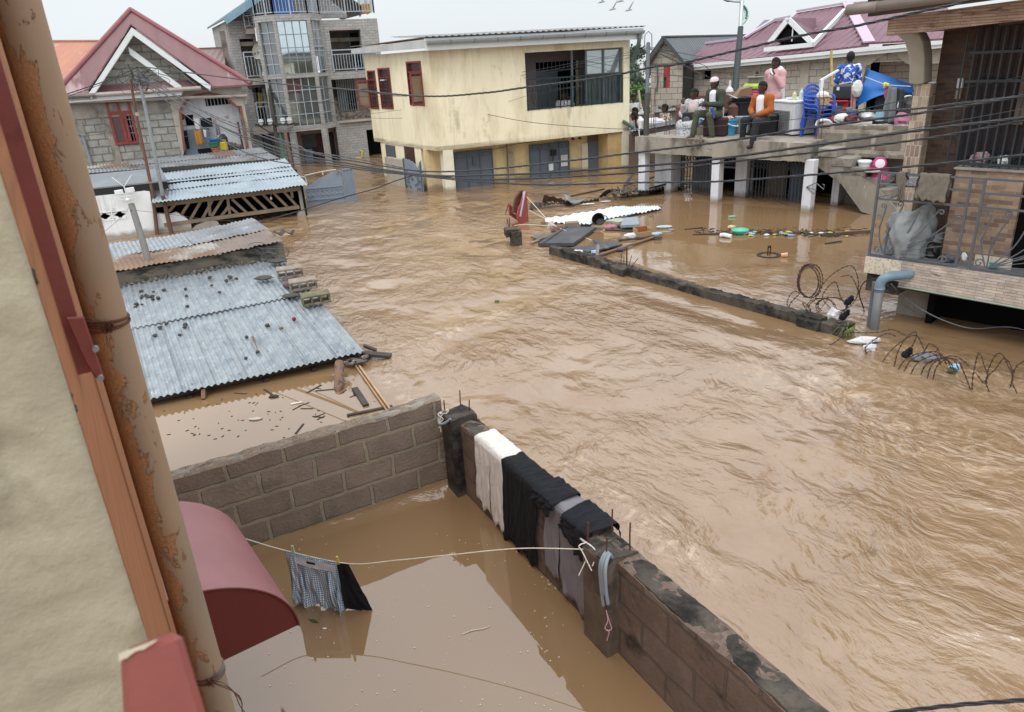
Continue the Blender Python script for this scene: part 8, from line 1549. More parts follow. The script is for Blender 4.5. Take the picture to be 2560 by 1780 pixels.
bz0,bz1=3.6,3.80;bL=r6(385,300,.2)[0];z1_=r6(1530,165,.2);beam=brick('beam_stone_tile',C('a88c78',.95),C('b9a08c',1.),C('8d7464',.9),.34,.03,.003,off=.3,bump=.8,var=.3,stain=C('75594b',.9),st=(.55,.65),sscale=(1.5,8,1),s2=1.6)
zr=lambda x,b:b+(z1_[1]-r6(385,300,.2)[1])/(z1_[0]-bL)*(x-bL)
za,zb_=r6(385,300,.2)[1],r6(385,148,.2)[1]
mb=MB();mb.fprism(RF,[(bL,za),(3.2,zr(3.2,za)),(3.2,zr(3.2,zb_)),(bL,zb_)],.2,.45);mb.B('stone_beam',beam,t)
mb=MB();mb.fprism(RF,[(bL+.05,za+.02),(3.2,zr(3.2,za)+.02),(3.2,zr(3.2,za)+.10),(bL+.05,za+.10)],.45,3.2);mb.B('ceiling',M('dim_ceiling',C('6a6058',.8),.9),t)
gL=r6(60,85,-.1);mb=MB();k_=(r6(700,5,-.1)[1]-gL[1])/(r6(700,5,-.1)[0]-gL[0]);mb.T([RF.P(gL[0],-.1,gL[1]),RF.P(gL[0]+.35,-.1,gL[1]+k_*.35)],.062,14);mb.T([RF.P(gL[0]+.35,-.1,gL[1]+k_*.35),RF.P(3,-.1,gL[1]+.02+k_*(3-gL[0]))],.058,14);mb.B('gutter',flat('grey_brown_gutter',C('857a72',.9),.5),t,smooth=True)
fa=r6(230,138,.05);mb=MB();mb.fprism(RF,[(fa[0],fa[1]),(3.2,zr(3.2,fa[1])),(3.2,zr(3.2,fa[1])+.14),(fa[0],fa[1]+.14)],.05,.19);mb.fprism(RF,[(fa[0],fa[1]+.141),(3.2,zr(3.2,fa[1])+.141),(3.2,zr(3.2,fa[1])+.2),(fa[0],fa[1]+.2)],.0,3.4);mb.B('eaves_board',M('dark_eaves',C('5d5550',.85),.8,.2),t)
mb=MB();mb.R([RF.P(gL[0]-.05,-.1,fa[1]+.21),RF.P(3.2,-.1,zr(3.2,fa[1])+.21),RF.P(3.2,3.6,zr(3.2,fa[1])+.9),RF.P(gL[0]-.05,3.6,fa[1]+.9)],(0,0,.04));mb.B('roof',roof_dk,t)
ym=yF+.02;t3=thing('balcony_railing','grey wrought iron balcony railing with scrolls and spiky fans, right foreground','railing',RF.P(.3,ym,ZTS))
zt,zm,zm2=1.975,1.645,1.83;xl,x2,x3=r7(215,400,ym)[0],r7(795,400,ym)[0],r7(885,400,ym)[0]
def bar3(pts,r,parent=t3,nm='rail'):mb=MB();mb.T(pts,r,6);return mb
mb=MB();ye=lambda x:ym-.0
for x in(xl,x2,x3,2.35):mb=MB();mb.box(RF,x-.014,x+.014,ym-.014,ym+.014,ZTS,zt+.012);mb.B('post',iron_g,t3)
for z,a,b in((zt,xl,x2),(zm,xl,x2),(zm2,xl,x2),(zt,x3,2.35),(zm2-.02,x3,2.35),(zm,x3,2.35),(ZTS+.03,xl,x2),(ZTS+.03,x3,2.35)):mb=MB();mb.box(RF,a+.015,b-.015,ym-.012,ym+.012,z-.012,z+.012);mb.B('rail',iron_g,t3)
mb=MB();mb.bar(RF.P(xl+.02,ym,1.66),RF.P(xl+.14,ym,1.70),.012);mb.bar(RF.P(x2+.015,ym,zt),RF.P(x3-.015,ym,zt),.016);mb.B('rail',iron_g,t3)
def scroll(c,r,turns,a0,sgn=1,y=ym):return[RF.P(c[0]+r*(1-k/26*.8)*_c(a0+sgn*turns*2*_p*k/26),y,c[1]+r*(1-k/26*.8)*_s(a0+sgn*turns*2*_p*k/26))for k in range(27)]
def fan(x0,w,nm):
 base=(x0+.15*w,ZTS+.06)
 for k,(u,v,r,sg)in enumerate(((.12,.95,.035,1),(.32,1.0,.04,1),(.52,.97,.04,-1),(.72,.93,.04,-1),(.92,.85,.035,-1))):
  mb=MB();e=(x0+w*u,ZTS+(zm-ZTS)*v-.05);m=(base[0]*.45+e[0]*.55+.05*w*(1 if k>1 else-1.2),base[1]*.55+e[1]*.45);mb.T(SP([RF.P(base[0]+.02*k,ym,base[1]),RF.P(m[0],ym,m[1]),RF.P(e[0],ym,e[1])],8),.0085,6);mb.T(scroll((e[0]-r*sg,e[1]),r,1.1,0 if sg>0 else _p,sg),.008,6);mb.B('scroll_fan',iron_g,t3)
 for k in range(4):mb=MB();mb.T([RF.P(base[0]+.02,ym,base[1]),RF.P(x0+w*(.75+.08*k),ym,ZTS+.12+.13*k)],[.006,.004],5);mb.B('spike',iron_g,t3)
 mb=MB();mb.T(scroll((x0+.08,ZTS+.10),.055,1.2,0),.008,6);mb.T(scroll((x0+w-.14,ZTS+.08),.055,1.2,_p,-1),.008,6);mb.B('scroll',iron_g,t3)
 for k in range(3):mb=MB();mb.T(scroll((x0+.045,ZTS+.28+.13*k),.035,1.1,k*2.),.0055,6);mb.B('scroll',iron_g,t3)
fan(xl+.015,x2-xl-.03,'l');fan(x3+.015,1.0,'r')
for x in(xl+.07,xl+.16,xl+.25,x3+.45):mb=MB();mb.T(scroll((x,zt-.07),.045,1.1,1.),.0055,6);mb.B('scroll',iron_g,t3)
dusty=M('taupe_cloth',C('7a7268',.9),.95,.1,5,.2,70,bd=.004)
def over_rail(name,lab,cat,xa,xb,z,drop,dout,m,seed,fold=.015):
 G=drape(RF,xa,xb,ym-.018,ym+.018,z,drop,dout,fold,3,seed);mb=MB();mb.grid(G);o=mb.B(name,m,smooth=True,fix=False);md=o.modifiers.new('thick','SOLIDIFY');md.thickness=.004;tag(o,lab,cat)
over_rail('taupe_skirt','taupe skirt spread over the balcony railing','skirt',r7(520,100,ym)[0],r7(715,100,ym)[0],zt+.02,lambda u:.30+.03*u,.2,dusty,3)
over_rail('twisted_cloth','twisted taupe cloth hanging in a thin strand at the left of the railing','cloth',r7(385,80,ym)[0],r7(440,80,ym)[0],zt+.02,.34,.12,dusty,5,.02)
over_rail('flower_cloth','small patterned grey cloth tied to the railing between the twisted strand and the skirt','cloth',r7(450,100,ym)[0],r7(510,100,ym)[0],zt-.03,.10,.08,M('grey_flower_cloth',C('8d8c90',.95),.9,.4,14),6,.015)
c=RF.P(.10,yF+.22,ZTS+.012);t4=None;n=60;G=[]
for i in range(37):
 k=i/36;z=.60*k;rr=.235*(1+.12*_s(k*3.1))-.01*k;row=[]
 for j in range(n+1):a=2*_p*j/n;s=1+.09*_s(a*3+k*5)+.06*_s(a*7-k*9)+.04*_s(a*13+k*14)+.22*float(pn(V3(_c(a)*2.2+5),V3(_s(a)*2.2+k*3.),5))+.10*float(pn(V3(_c(a)*6+5),V3(_s(a)*6+k*9.),6));row.append(c+V3([rr*s*_c(a)*1.1,rr*s*_s(a)*.7,z+k*k*(.09*_s(a+2.6)+.03*_s(a*4))]))
 G.append(row)
mb=MB();mb.grid(V3(G));o=mb.B('sack',M('silver_woven_sack',C('8b9092',.9),.6,.15,7,.4,22,bd=.012),smooth=True,fix=False);md=o.modifiers.new('thick','SOLIDIFY');md.thickness=.004;tag(o,'big open silver grey woven sack standing behind the balcony railing','sack')
mb=MB();c2=RF.P(.45,yF+.4,ZTS+.1);mb.O(c2,.15,5,8,.15,(1.2,.8,1.));tag(mb.B('black_tub',black),'black bundle of tubs on the balcony floor right of the silver sack','tub')
mb=MB();mb.O(c2+[0,0,.16],.12,7,7,.25,(1.3,1,.6));tag(mb.B('grey_rags',cloth_g),'grey rags on top of the black bundle on the balcony','rags')
mb=MB();mb.O(RF.P(.62,yF+.2,ZTS+.06),.07,9,6,.3,(1.5,.8,.7));tag(mb.B('dark_pots',iron_g),'dark small pots on the balcony floor before the black bundle','pots')
mb=MB();mb.O(RF.P(.78,yF+.3,ZTS+.1),.08,2,6,.1,(1,.6,1.1));tag(mb.B('white_jug',trim_w),'white jug on the balcony floor between the two railing panels','jug')
v=r7(980,720,yF+.08);c=RF.P(v[0],yF+.10,ZTS+.012);t5=thing('small_pail','small teal pail on the balcony floor inside the railing','pail',c);mb=MB();mb.H(c,[(0,0),(.042,0),(.055,.085),(.058,.085),(.05,.08),(.04,.01),(0,.01)],16);mb.B('pail',flat('teal_plastic',C('1f8f93',.95),.4),t5)
mb=MB();mb.T(SP([c+[-.055,0,.08],c+[-.04,-.02,.04],c+[.04,-.02,.04],c+[.055,0,.08]],4),.004,5);mb.B('handle',trim_w,t5)
mb=MB();a,b=r7(870,610,yB-.03),r7(1110,640,yB-.03);mb.box(RF,a[0],b[0],yB-.02,yB-.003,ZTS+.013,a[1]);mb.B('mosaic_skirting',dots,t)
mb=MB();mb.box(RF,1.222,1.5,yB+.1,yB+.15,ZTS+.013,zsill);mb.B('dark_doorway',void,t)
# ------- houses and trees behind the platform
PLF=lambda x,y,d:dep('PL',x,y,d)
BF2=Fr((PF.P(0,9,0))[:2],-40);bb=lambda x,y,o=0.:BF2.on('PL',x,y,o)
t=thing('crimson_roof_house','unfinished block house with a crimson tile roof and a triangular dormer behind the people','house',BF2.P(6,2,-1.2))
ex0,ex1=bb(470,515),bb(2180,355);slope=(ex1[1]-ex0[1])/(ex1[0]-ex0[0]);ze=(ex0[1]+ex1[1])/2
xk=bb(490,700)[0];xR_=ex1[0]+2.5;zev=lambda x:ex0[1]+slope*(x-ex0[0])
op=[bb(1665,640),bb(1870,510)]
mb=MB();sq=(bb(608,615)[0],bb(672,615)[0],bb(640,615)[1],bb(640,548)[1]);dx0,dx1,dz1=bb(1668,640)[0],bb(1800,640)[0],bb(1700,500)[1];lx0,lx1,lz=bb(1890,600)[0],bb(2200,600)[0],bb(1900,485)[1]
mb.wall(BF2,xk,xR_,-1.2,zev(xk)+.0,.0,.2,[sq,(dx0,dx1,-1.2,dz1),(lx0,xR_-.3,-1.2,lz)])
mb.fprism(BF2,[(xk,zev(xk)),(xR_,zev(xk)),(xR_,zev(xR_)+.05),(xk,zev(xk)+.02)],.0,.2)if slope>0 else None
mb.B('block_wall',block_t,t)
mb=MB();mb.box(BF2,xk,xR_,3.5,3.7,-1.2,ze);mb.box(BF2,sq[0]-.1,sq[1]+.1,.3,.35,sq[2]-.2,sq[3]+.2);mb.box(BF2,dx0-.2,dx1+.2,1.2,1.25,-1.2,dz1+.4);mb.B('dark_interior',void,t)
mb=MB();mb.box(BF2,lx0,xR_,1.3,1.5,-1.2,lz+.5);mb.B('inner_block_wall',block_t,t)
def tri(x0,x1,z,px_,pz):return[(x0,z),(x1,z),(px_,pz)]
cm_=cement_l
mb=MB()
for(xa_,xb_,za_,ax_,az_)in((dx0,dx1,dz1,bb(1760,440)[0],bb(1760,440)[1]),(lx0,lx1,lz,bb(2050,400)[0],bb(2050,400)[1])):
 pass
mb.B('x',cm_)if False else None
for x in(500,1025,1400,1640,1850):mb=MB();v=bb(x,600)[0];mb.box(BF2,v-.14,v+.14,-.04,-.002,-1.2,zev(v)-.05);mb.B('cement_pilaster',cement_l,t)
mb=MB();mb.box(BF2,bb(1600,600)[0],xR_,-.05,-.003,dz1+.0,zev(bb(1900,400)[0])-.02)if False else None
z_=bb(1900,480)[1];mb.fprism(BF2,[(dx0-.3,dz1-.35),(dx0-.02,dz1-.35),(bb(1740,445)[0],bb(1740,440)[1]),(dx1+.05,dz1-.1),(dx1+.3,dz1-.1),(lx0-.02,lz-.1),(bb(2050,405)[0],bb(2050,400)[1]),(lx1,lz-.1),(xR_,lz-.1),(xR_,zev(xR_)-.03),(dx0-.3,zev(dx0)-.03)],-.06,-.003);mb.B('cement_lintels',cement_l,t)
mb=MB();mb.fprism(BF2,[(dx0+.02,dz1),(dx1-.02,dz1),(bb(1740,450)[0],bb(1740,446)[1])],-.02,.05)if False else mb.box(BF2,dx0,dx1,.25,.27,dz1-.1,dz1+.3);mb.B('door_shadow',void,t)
def rp(x,y,o):v=bb(x,y,o);return BF2.P(v[0],o,v[1])
e0,e1=rp(470,512,-.35),rp(2180,350,-.35);e2=e1+(e1-e0)*.25
k1,k2,k3,k4=rp(630,345,1.6),rp(930,305,2.0),rp(1160,165,3.0),rp(1290,140,3.2)
r0,r1,=rp(1340,100,4.2),rp(1730,35,4.2);hv=rp(1900,345,-.35)
mb=MB();up=V3([0,0,.06]);front=[e0,hv,r1,r0,rp(1310,130,3.9),rp(1160,170,3.0),k2,k1]
c=rp(1300,330,1.0)
vs=front+[c];mb.add(vs,[(i,(i+1)%len(front),len(front))for i in range(len(front))]);mb.add([hv,e2,e2+(r1-hv)*1.0,r1],[(0,1,2,3)]);o=mb.B('roof',roof_mg,t);md=o.modifiers.new('thick','SOLIDIFY');md.thickness=.06
mb=MB()
for a,b in((k1,k2),(k2,rp(1160,165,3.0)),(rp(1160,165,3.0),k4),(r0,r1)):mb.bar(a+up,b+up,.2,.06)
mb.bar(hv+up*1.2,r1+up*1.2,.34,.05);mb.B('ridge_cap',trim_pk,t)
mb=MB();mb.bar(e0-[0,0,.1],e2-[0,0,.1],.1,.14);mb.bar(e0-[0,0,.02]+[.0,-.06,0],e2+[0,-.06,-.02],.12,.1);mb.B('gutter',trim_w,t)
d1_,d2_,d3_=rp(1135,332,.2),rp(1280,148,.2),rp(1470,338,.2);d2b=rp(1475,140,2.9);d3b=rp(1720,80,3.0);dm1,dm2=rp(1095,385,-.0),rp(1470,345,-.0)
mb=MB();back=V3([*(BF2.n*2.6),.0]);mb.add([d2_,d2_+back+[0,0,0],rp(1475,250,2.0),d3_],[(0,1,2,3)]);mb.add([d1_,d2_,d2_+back,d1_+back*.5],[(0,1,2,3)]);o=mb.B('dormer_roof',roof_mg,t);md=o.modifiers.new('thick','SOLIDIFY');md.thickness=.05
mb=MB();mb.R([d1_+[.15,0,.04],d3_+[-.2,0,.04],d2_-[0,0,.25]],(.02,.05,0));mb.B('dormer_opening',void,t)
fr2_=V3([*(-BF2.n*.08),0]);mb=MB();mb.bar(d1_+fr2_,d2_+fr2_,.08,.16);mb.bar(d2_+fr2_,d3_+fr2_,.08,.16);mb.bar(dm1+fr2_,dm2+fr2_,.1,.14);mb.bar(dm2+fr2_,rp(1715,85,3.4)+fr2_,.1,.16);xm_=rp(1312,270,.2);mb.bar(xm_+fr2_-[0,0,.2],xm_+fr2_+[0,0,.3],.03);mb.B('dormer_frame',trim_w,t)
BF3=Fr(BF2.P(-2.6,-.5,0)[:2],-28);b3=lambda x,y,o=0.:BF3.on('PL',x,y,o)
t=thing('dark_roof_house','tan block house with a dark grey ribbed gable roof and one red shutter','house',BF3.P(1.5,2,-1.2))
gx0,gx1=b3(210,500)[0],b3(470,540)[0];gA=b3(322,300);gl,gr=b3(205,490),b3(465,470);sw_=(b3(305,600)[0],b3(357,600)[0],b3(330,683)[1],b3(330,515)[1])
mb=MB();zq=min(gl[1],gr[1])-.05;mb.wall(BF3,gx0,gx1,-1.2,zq,0,.2,[sw_]);mb.fprism(BF3,[(gx0,zq),(gx1,zq),(gx1,gr[1]-.1),(gA[0],gA[1]-.08),(gx0,gl[1]-.1)],0,.2);mb.B('block_wall',block_t,t)
mb=MB();mb.box(BF3,sw_[0],sw_[0]+(sw_[1]-sw_[0])*.45,.08,.12,sw_[2],sw_[2]+(sw_[3]-sw_[2])*.5);mb.B('window_gap',M('gap_grey',C('5a4a48',.8),.8),t);mb=MB();mb.box(BF3,sw_[0]+(sw_[1]-sw_[0])*.45,sw_[1],.02,.06,sw_[2],sw_[3]);mb.box(BF3,sw_[0],sw_[0]+(sw_[1]-sw_[0])*.45,.02,.06,sw_[2]+(sw_[3]-sw_[2])*.5,sw_[3]);mb.B('red_shutter',M('red_shutter_paint',C('9c3f42',.95),.5),t)
bk=V3([*(BF3.n*1),0]);A0=BF3.P(gA[0],-.2,gA[1]+.03);L0=BF3.P(gl[0]-.15,-.2,gl[1]-.05);R0=BF3.P(gr[0]+.1,-.2,gr[1]-.12);rd=dep('PL',985,255,34);rb=dep('PL',560,440,26)
far_=dep('PL',985,255,36)-A0;far_[2]=0
mb=MB();mb.add([R0,R0+far_,A0+far_,A0],[(0,1,2,3)]);mb.add([L0,A0,A0+far_,L0+far_],[(0,1,2,3)]);o=mb.B('roof',roof_dk,t);md=o.modifiers.new('thick','SOLIDIFY');md.thickness=.05
mb=MB();f_=V3([*(-BF3.n*.04),0]);mb.bar(L0+f_,A0+f_,.05,.14);mb.bar(A0+f_,R0+f_,.05,.1);mb.bar(A0+[0,0,.04],A0+far_+[0,0,.04],.2,.05);mb.B('barge_board',M('dark_green_grey',C('4a5254',.85),.5),t)
mb=MB();mb.box(BF3,gx1-.05,gx1+.25,-.02,.4,-1.2,gr[1]-.15);mb.B('dark_gap',M('dark_slot',C('2d2b2a',.8),.9),t)
mb=MB();mb.T([BF3.P(b3(262,520)[0],-.06,b3(262,520)[1]),BF3.P(b3(265,620)[0],-.06,b3(265,620)[1]),BF3.P(b3(258,710)[0],-.06,b3(258,710)[1])],.03,6);mb.B('downpipe',iron_g,t)
t=thing('far_grey_roof_house','far house showing only a dark grey roof above the crimson one','house',dep('PL',1150,250,44)*[1,1,0]);a,b,c,d=dep('PL',980,260,42),dep('PL',1090,155,46),dep('PL',1320,140,46),dep('PL',1320,260,42)
mb=MB();mb.R([a,d,c,b],(.0,.1,-.1));mb.B('roof',roof_dk,t);mb=MB();mb.R([a*[1,1,0]+[0,.5,-1.2],d*[1,1,0]+[0,.5,-1.2],d+[0,.5,-.1],a+[0,.5,-.1]],(0,3,0));mb.B('wall',block_t,t)
t=thing('flat_tin_roof','low tin roof littered with rubbish in front of the tan block house','roof',dep('P1',800,980,24.5));mb=MB();a,b,c,d=dep('P1',480,1030,24.2),dep('P1',1110,950,23.5),dep('P1',1120,900,25),dep('P1',620,950,25.5);mb.corr(a,b,c,d,.12,.012,6,2);mb.B('roof_sheet',galv_old,t,fix=False,smooth=True)
mb=MB();mb.R([a*[1,1,0]+[0,.2,-1.2],b*[1,1,0]+[0,.2,-1.2],b+[0,.2,-.05],a+[0,.2,-.05]],(.05,.2,0));mb.B('wall',cement,t)
mb=MB();rg=random.Random(9)
for k in range(26):mb.O(dep('P1',rg.uniform(650,1120),rg.uniform(900,950),24.6),rg.uniform(.04,.12),k,4,.4,(1.4,1,.5))
tag(mb.B('roof_rubbish',M('roof_rubbish',C('6a665f',.9),.9,.6,14,col2=C('b5b3ae'),lo=.55,hi=.58,s2=9)),'rubbish heaped along the low tin roof behind the roof crowd','rubbish',kind='stuff')
for k,(x0_,x1_,y0_,y1_)in enumerate(((455,540,1150,1040),(640,720,1150,1040))):
 F_=Fr(dep('P1',x0_,y0_,23.6)[:2],-20);z0_,z1_=F_.on('P1',x0_,y0_)[1],F_.on('P1',x0_,y1_)[1];w_2=F_.on('P1',x1_,y0_)[0];mb=MB();mb.box(F_,0,w_2,0,.2,z0_-.2,z1_);tag(mb.B('block_stub',cement,bevel=.02),('left'if k==0 else 'right')+' of two short block stubs behind the reclining group','block')
bark=M('bark',C('5a4c40',.8),.9,.3,6,.5,20)
def leaf_mat(n,a,b):return M(n,C(a,.9),.7,.35,1.2,0,30,spec=.3,col2=C(b,.9),lo=.45,hi=.62,s2=1.6)
def tree(name,lab,base,H_,R_,lm,seed,n=2600,leaf=.16,lobes=9,trunk=.16,grp=None,low=.35):
 t=thing(name,lab,'tree',base,grp);rg=random.Random(seed);mb=MB();top=V3(base)+[rg.uniform(-.3,.3),0,H_*.75];mb.T(SP([V3(base)-[0,0,.8],V3(base)+[.1,0,H_*.3],top],5),[trunk*(1-.6*k/10)for k in range(11)],8);tip_=[]
 for k in range(lobes):
  a=rg.uniform(0,6.28);rr=R_*rg.uniform(.25,.85);z=H_*rg.uniform(low+.1,.97);c=V3(base)+[rr*_c(a),rr*_s(a),z];tip_.append((c,R_*rg.uniform(.25,.45)));s=V3(base)+[0,0,H_*rg.uniform(.25,.6)];mb.T(SP([s,(s+c)/2+[0,0,.2],c],3),[trunk*.35*(1-k_/8)for k_ in range(7)],5)
 mb.B('trunk',bark,t);V=[];F_=[]
 for k in range(n):
  c,r=rg.choice(tip_);d=V3([rg.gauss(0,1),rg.gauss(0,1),rg.gauss(0,.8)]);d/=np.linalg.norm(d);p=c+d*r*rg.random()**.45*rg.uniform(.8,1.25);u=V3([rg.gauss(0,1),rg.gauss(0,1),rg.gauss(0,.6)]);u/=np.linalg.norm(u);v=np.cross(u,d);v/=np.linalg.norm(v)+1e-9;l=leaf*rg.uniform(.5,1.3);i=len(V);V+=[tuple(p),tuple(p+u*l*.5+v*l*.28),tuple(p+u*l),tuple(p+u*l*.5-v*l*.28)];F_.append((i,i+1,i+2,i+3))
 mb=MB();mb.v,mb.f=V,F_;mb.B('crown',lm,t,fix=False);return t
lm1,lm2,lm3=leaf_mat('bluish_leaves','4a5f52','6a7f6c'),leaf_mat('green_leaves','4f7040','7d9a5c'),leaf_mat('deep_leaves','3c4f40','566a52')
b=dep('P1',330,600,40);tree('leafy_tree','bluish green tree in the middle of the gap beside the yellow house',[b[0],b[1],-1.2],4.7,1.5,lm1,3,3600,.2)
b=dep('P1',170,250,46);tree('leafy_tree','dark tree close against the yellow house edge in the gap',[b[0]-.2,b[1],-1.2],4.9,1.1,lm3,5,2600,.22)
b=dep('P1',330,800,33);tree('leafy_tree','bright green bush crown behind the person in white',[b[0],b[1],-1.2],3.3,1.2,lm2,6,3000,.16)
b=dep('P1',150,800,31);tree('leafy_tree','small light green bush right behind the person in white, against the yellow house',[b[0],b[1],-1.2],2.9,.7,lm2,8,1400,.14)
b=dep('z2',285,590,46);tree('leafy_tree','distant palm like tree showing left of the tall building',[b[0],b[1],-1.2],4.9,1.2,lm3,9,1200,.3)
b=dep('z2',480,470,52);tree('leafy_tree','distant tree seen through the upper balcony of the tall building',[b[0],b[1],-1.2],6.5,2.2,lm2,12,1800,.3)
bm_=M('pale_bird',C('a5a9ad',.9),.8)
for k,(x,y,s,lab)in enumerate(((235,22,1,'pale bird in the sky, uppermost on the left of the four'),(485,12,1,'pale bird in the sky, upper right of the four'),(380,118,1,'pale bird in the sky, lower left of the four'),(595,130,1,'pale bird in the sky, lower right of the four'))):
 c=dep('H1',x,y,60);t=thing('bird',lab,'bird',c,'birds flying over the yellow house')
 mb=MB();mb.T([c+[-.32,0,-.1],c+[-.1,0,-.03],c+[.12,0,.0],c+[.3,0,-.02]],[.02,.08,.07,.02],8);mb.B('body',bm_,t)
 for sg in(-1,1):mb=MB();mb.grid(V3([[c+V3([.10+.35*u*.9+.04*v,sg*.5*u*.6,.05+.62*u])+V3([-.2*v*(1-u*.7),0,-.03*v])for v in LS(0,1,4)]for u in LS(0,1,7)]));o=mb.B('wing',bm_,t,fix=False);md=o.modifiers.new('t','SOLIDIFY');md.thickness=.015
 # ------- low wall, razor wire, debris in the street
LA,LB2=wat('W1',35,100),wat('W1',1990,655);LWF=Fr(LA[:2],math.degrees(math.atan2((LB2-LA)[1],(LB2-LA)[0])));ll=np.linalg.norm((LB2-LA)[:2])
t=thing('low_wall','long black topped wall barely above the flood from the debris to the razor wire','wall',LWF.P(ll/2,.1,-1.2))
xp=LWF.gx('W1',500,225,0)[0]
mb=MB();RT(mb,LWF,0,xp-.05,.0,.18,-.4,.16,step=.05,amp=.035,seed=51,prof=lambda x:.17-.02*(x>1.5));RT(mb,LWF,xp+.28,ll-.25,.02,.19,-.4,.14,step=.05,amp=.04,seed=53,prof=lambda x:.15+.02*_s(x*1.3));mb.B('blockwork',cement_d,t)
mb=MB();RT(mb,LWF,xp-.05,xp+.28,-.08,.22,-.4,.15,step=.04,amp=.03,seed=55);mb.B('pillar_stub',cement_d,t);mb=MB();RT(mb,LWF,ll-.55,ll-.22,-.05,.24,-.4,.13,step=.04,amp=.04,seed=57);RT(mb,LWF,ll-.2,ll+.12,-.04,.24,-.4,.15,step=.04,amp=.03,seed=58);mb.B('pillar_stub',cement_d,t)
rp_=LWF.P(xp+.18,.1,.15)
for dx,h,ln,r in((0,.32,0,.012),(-.14,.2,0,.006),(-.07,.17,.0,.006),(.05,.19,.05,.006),(.11,.15,.12,.006)):mb=MB();c=rp_+LWF.P(dx,0,0)-LWF.P(0,0,0);mb.T([c,c+[ln,0,h]],r,6);mb.B('rebar_rod',rustdark,t)
rusty_w=M('rusty_razor_wire',C('4d3a30',.85),.8,.3,20)
def coil(name,lab,pts_fn,n,turns_pts,r=.0048,spikes=True,parent=None):
 mb=MB();P=turns_pts;mb.T(P,r,5)
 if spikes:
  rg=random.Random(len(P))
  acc=0
  for a,b in zip(P[:-1],P[1:]):
   acc+=np.linalg.norm(V3(b)-V3(a))
   if acc>.05:acc=0;d=V3([rg.gauss(0,1),rg.gauss(0,1),rg.gauss(0,1)]);d/=np.linalg.norm(d);c=V3(b);t_=V3(b)-V3(a);t_/=np.linalg.norm(t_)+1e-9;mb.bar(c-t_*.012,c+t_*.012,.014,.011);mb.bar(c-d*.019,c+d*.019,.004)
 return tag(mb.B(name,rusty_w),lab,'razor wire')
rg=random.Random(21);c0=wat('B1',425,590,0);fd_=FWD@(c0-CAM);e=lambda x,y,dd=0.:dep('B1',x,y,fd_+dd)
def ringpts(cx,cy,rx,ry,dd,turns,drift=(0,0),a0=0,n=26,ph=0):return[e(cx+drift[0]*k/n+rx*_c(a0+2*_p*k/n)*(1+.03*_s(k*.7)),cy+drift[1]*k/n+ry*_s(a0+2*_p*k/n)*(1+.03*_c(k*.9)),dd+.12*_s(2*_p*k/n+ph))for k in range(int(n*turns)+1)]
coil('razor_wire_coil','upright round coil of rusty razor wire at the end of the low wall',None,0,[p_ for k_ in range(5)for p_ in ringpts(415+5*k_,300-4*k_,90+5*k_-11*(k_%2),128+6*k_,.03*k_,1.04,(6,2),1.3*k_)])
coil('razor_wire_coil','big loose loop of rusty razor wire rising right of the upright coil',None,0,SP([e(470,470),e(530,340),e(640,220,.1),e(790,155,.15),e(850,260,.2),e(850,400,.2),e(790,500,.1),e(690,545),e(590,500,-.1),e(545,420,-.1),e(600,330),e(660,300,.1),e(700,420,.1),e(760,530)],8))
coil('razor_wire_coil','flatter tangle of rusty razor wire below the upright coil on the wall',None,0,ringpts(640,500,130,75,.05,2.6,(-12,4),1.)+ringpts(520,520,120,90,.0,2.2,(16,6),2.))
coil('razor_wire_coil','small loose loops of razor wire sticking out left of the upright coil',None,0,SP([e(270,545),e(235,490),e(260,410),e(310,375),e(340,400),e(300,440),e(255,500),e(270,540),e(400,560),e(370,470),e(430,520),e(450,580)],8))
coil('razor_wire_coil','stretched strand of razor wire running from the tangle towards the waste pipe',None,0,SP([e(700,250,.1),e(780,240),e(830,310),e(870,430),e(905,560),e(850,640),e(790,660),e(900,640,-.1),e(1000,620,-.2),e(1000,690,-.3),e(940,760,-.4)],8))
def arch(pts,lab,dd=0):P=[wat('B1',x,y,z)for x,y,z in pts];coil('razor_wire_strand',lab,None,0,SP(P,9))
S3=wat('B1',1180,1040,0)
def vplane_pt(x,y,foot):
 F_=Fr(foot[:2],math.degrees(math.atan2(foot[0],-foot[1]))+0);F_=Fr(foot[:2],-38);v=F_.on('B1',x,y);return F_.P(v[0],0,v[1])
def arch2(foot,pts,lab):f=wat('B1',*foot);coil('razor_wire_strand',lab,None,0,SP([vplane_pt(x,y,f)for x,y in pts],9))
arch2((1060,1000),((1055,1005),(1150,880),(1300,770),(1370,770),(1420,870),(1430,900)),'first tall arch of razor wire out of the torrent, nearest the waste pipe')
arch2((1165,1040),((1165,1045),(1200,900),(1280,770),(1350,730),(1360,770),(1320,860)),'narrow arch of razor wire crossing the first tall arch')
for k,(fx,fy,mx_,my_)in enumerate(((1195,1065,1440,905),(1245,1080,1490,900),(1305,1105,1530,930),(1395,1110,1560,960),(1450,1145,1600,950),(1500,1155,1640,960))):
 arch2((fx,fy),((fx,fy),(fx*.6+mx_*.4-15,fy*.35+my_*.65),(mx_,my_),(mx_+90,my_+30),(mx_+130,my_+110)),('first','second','third','fourth','fifth','sixth')[k]+' rib of the bunched razor wire, counted from the waste pipe')
arch2((1840,1240),((1740,1010),(1790,1120),(1840,1245),(1850,1130),(1890,940),(1920,930),(1950,1020),(1980,1110),(1960,1160),(1990,1240)),'pointed arch of razor wire right of the bunched ribs')
arch2((1970,1240),((1870,1080),(1960,1180),(1985,1060),(2050,930),(2110,930),(2160,1030),(2200,1110),(2190,1160),(2235,1265)),'last complete arch of razor wire at the right')
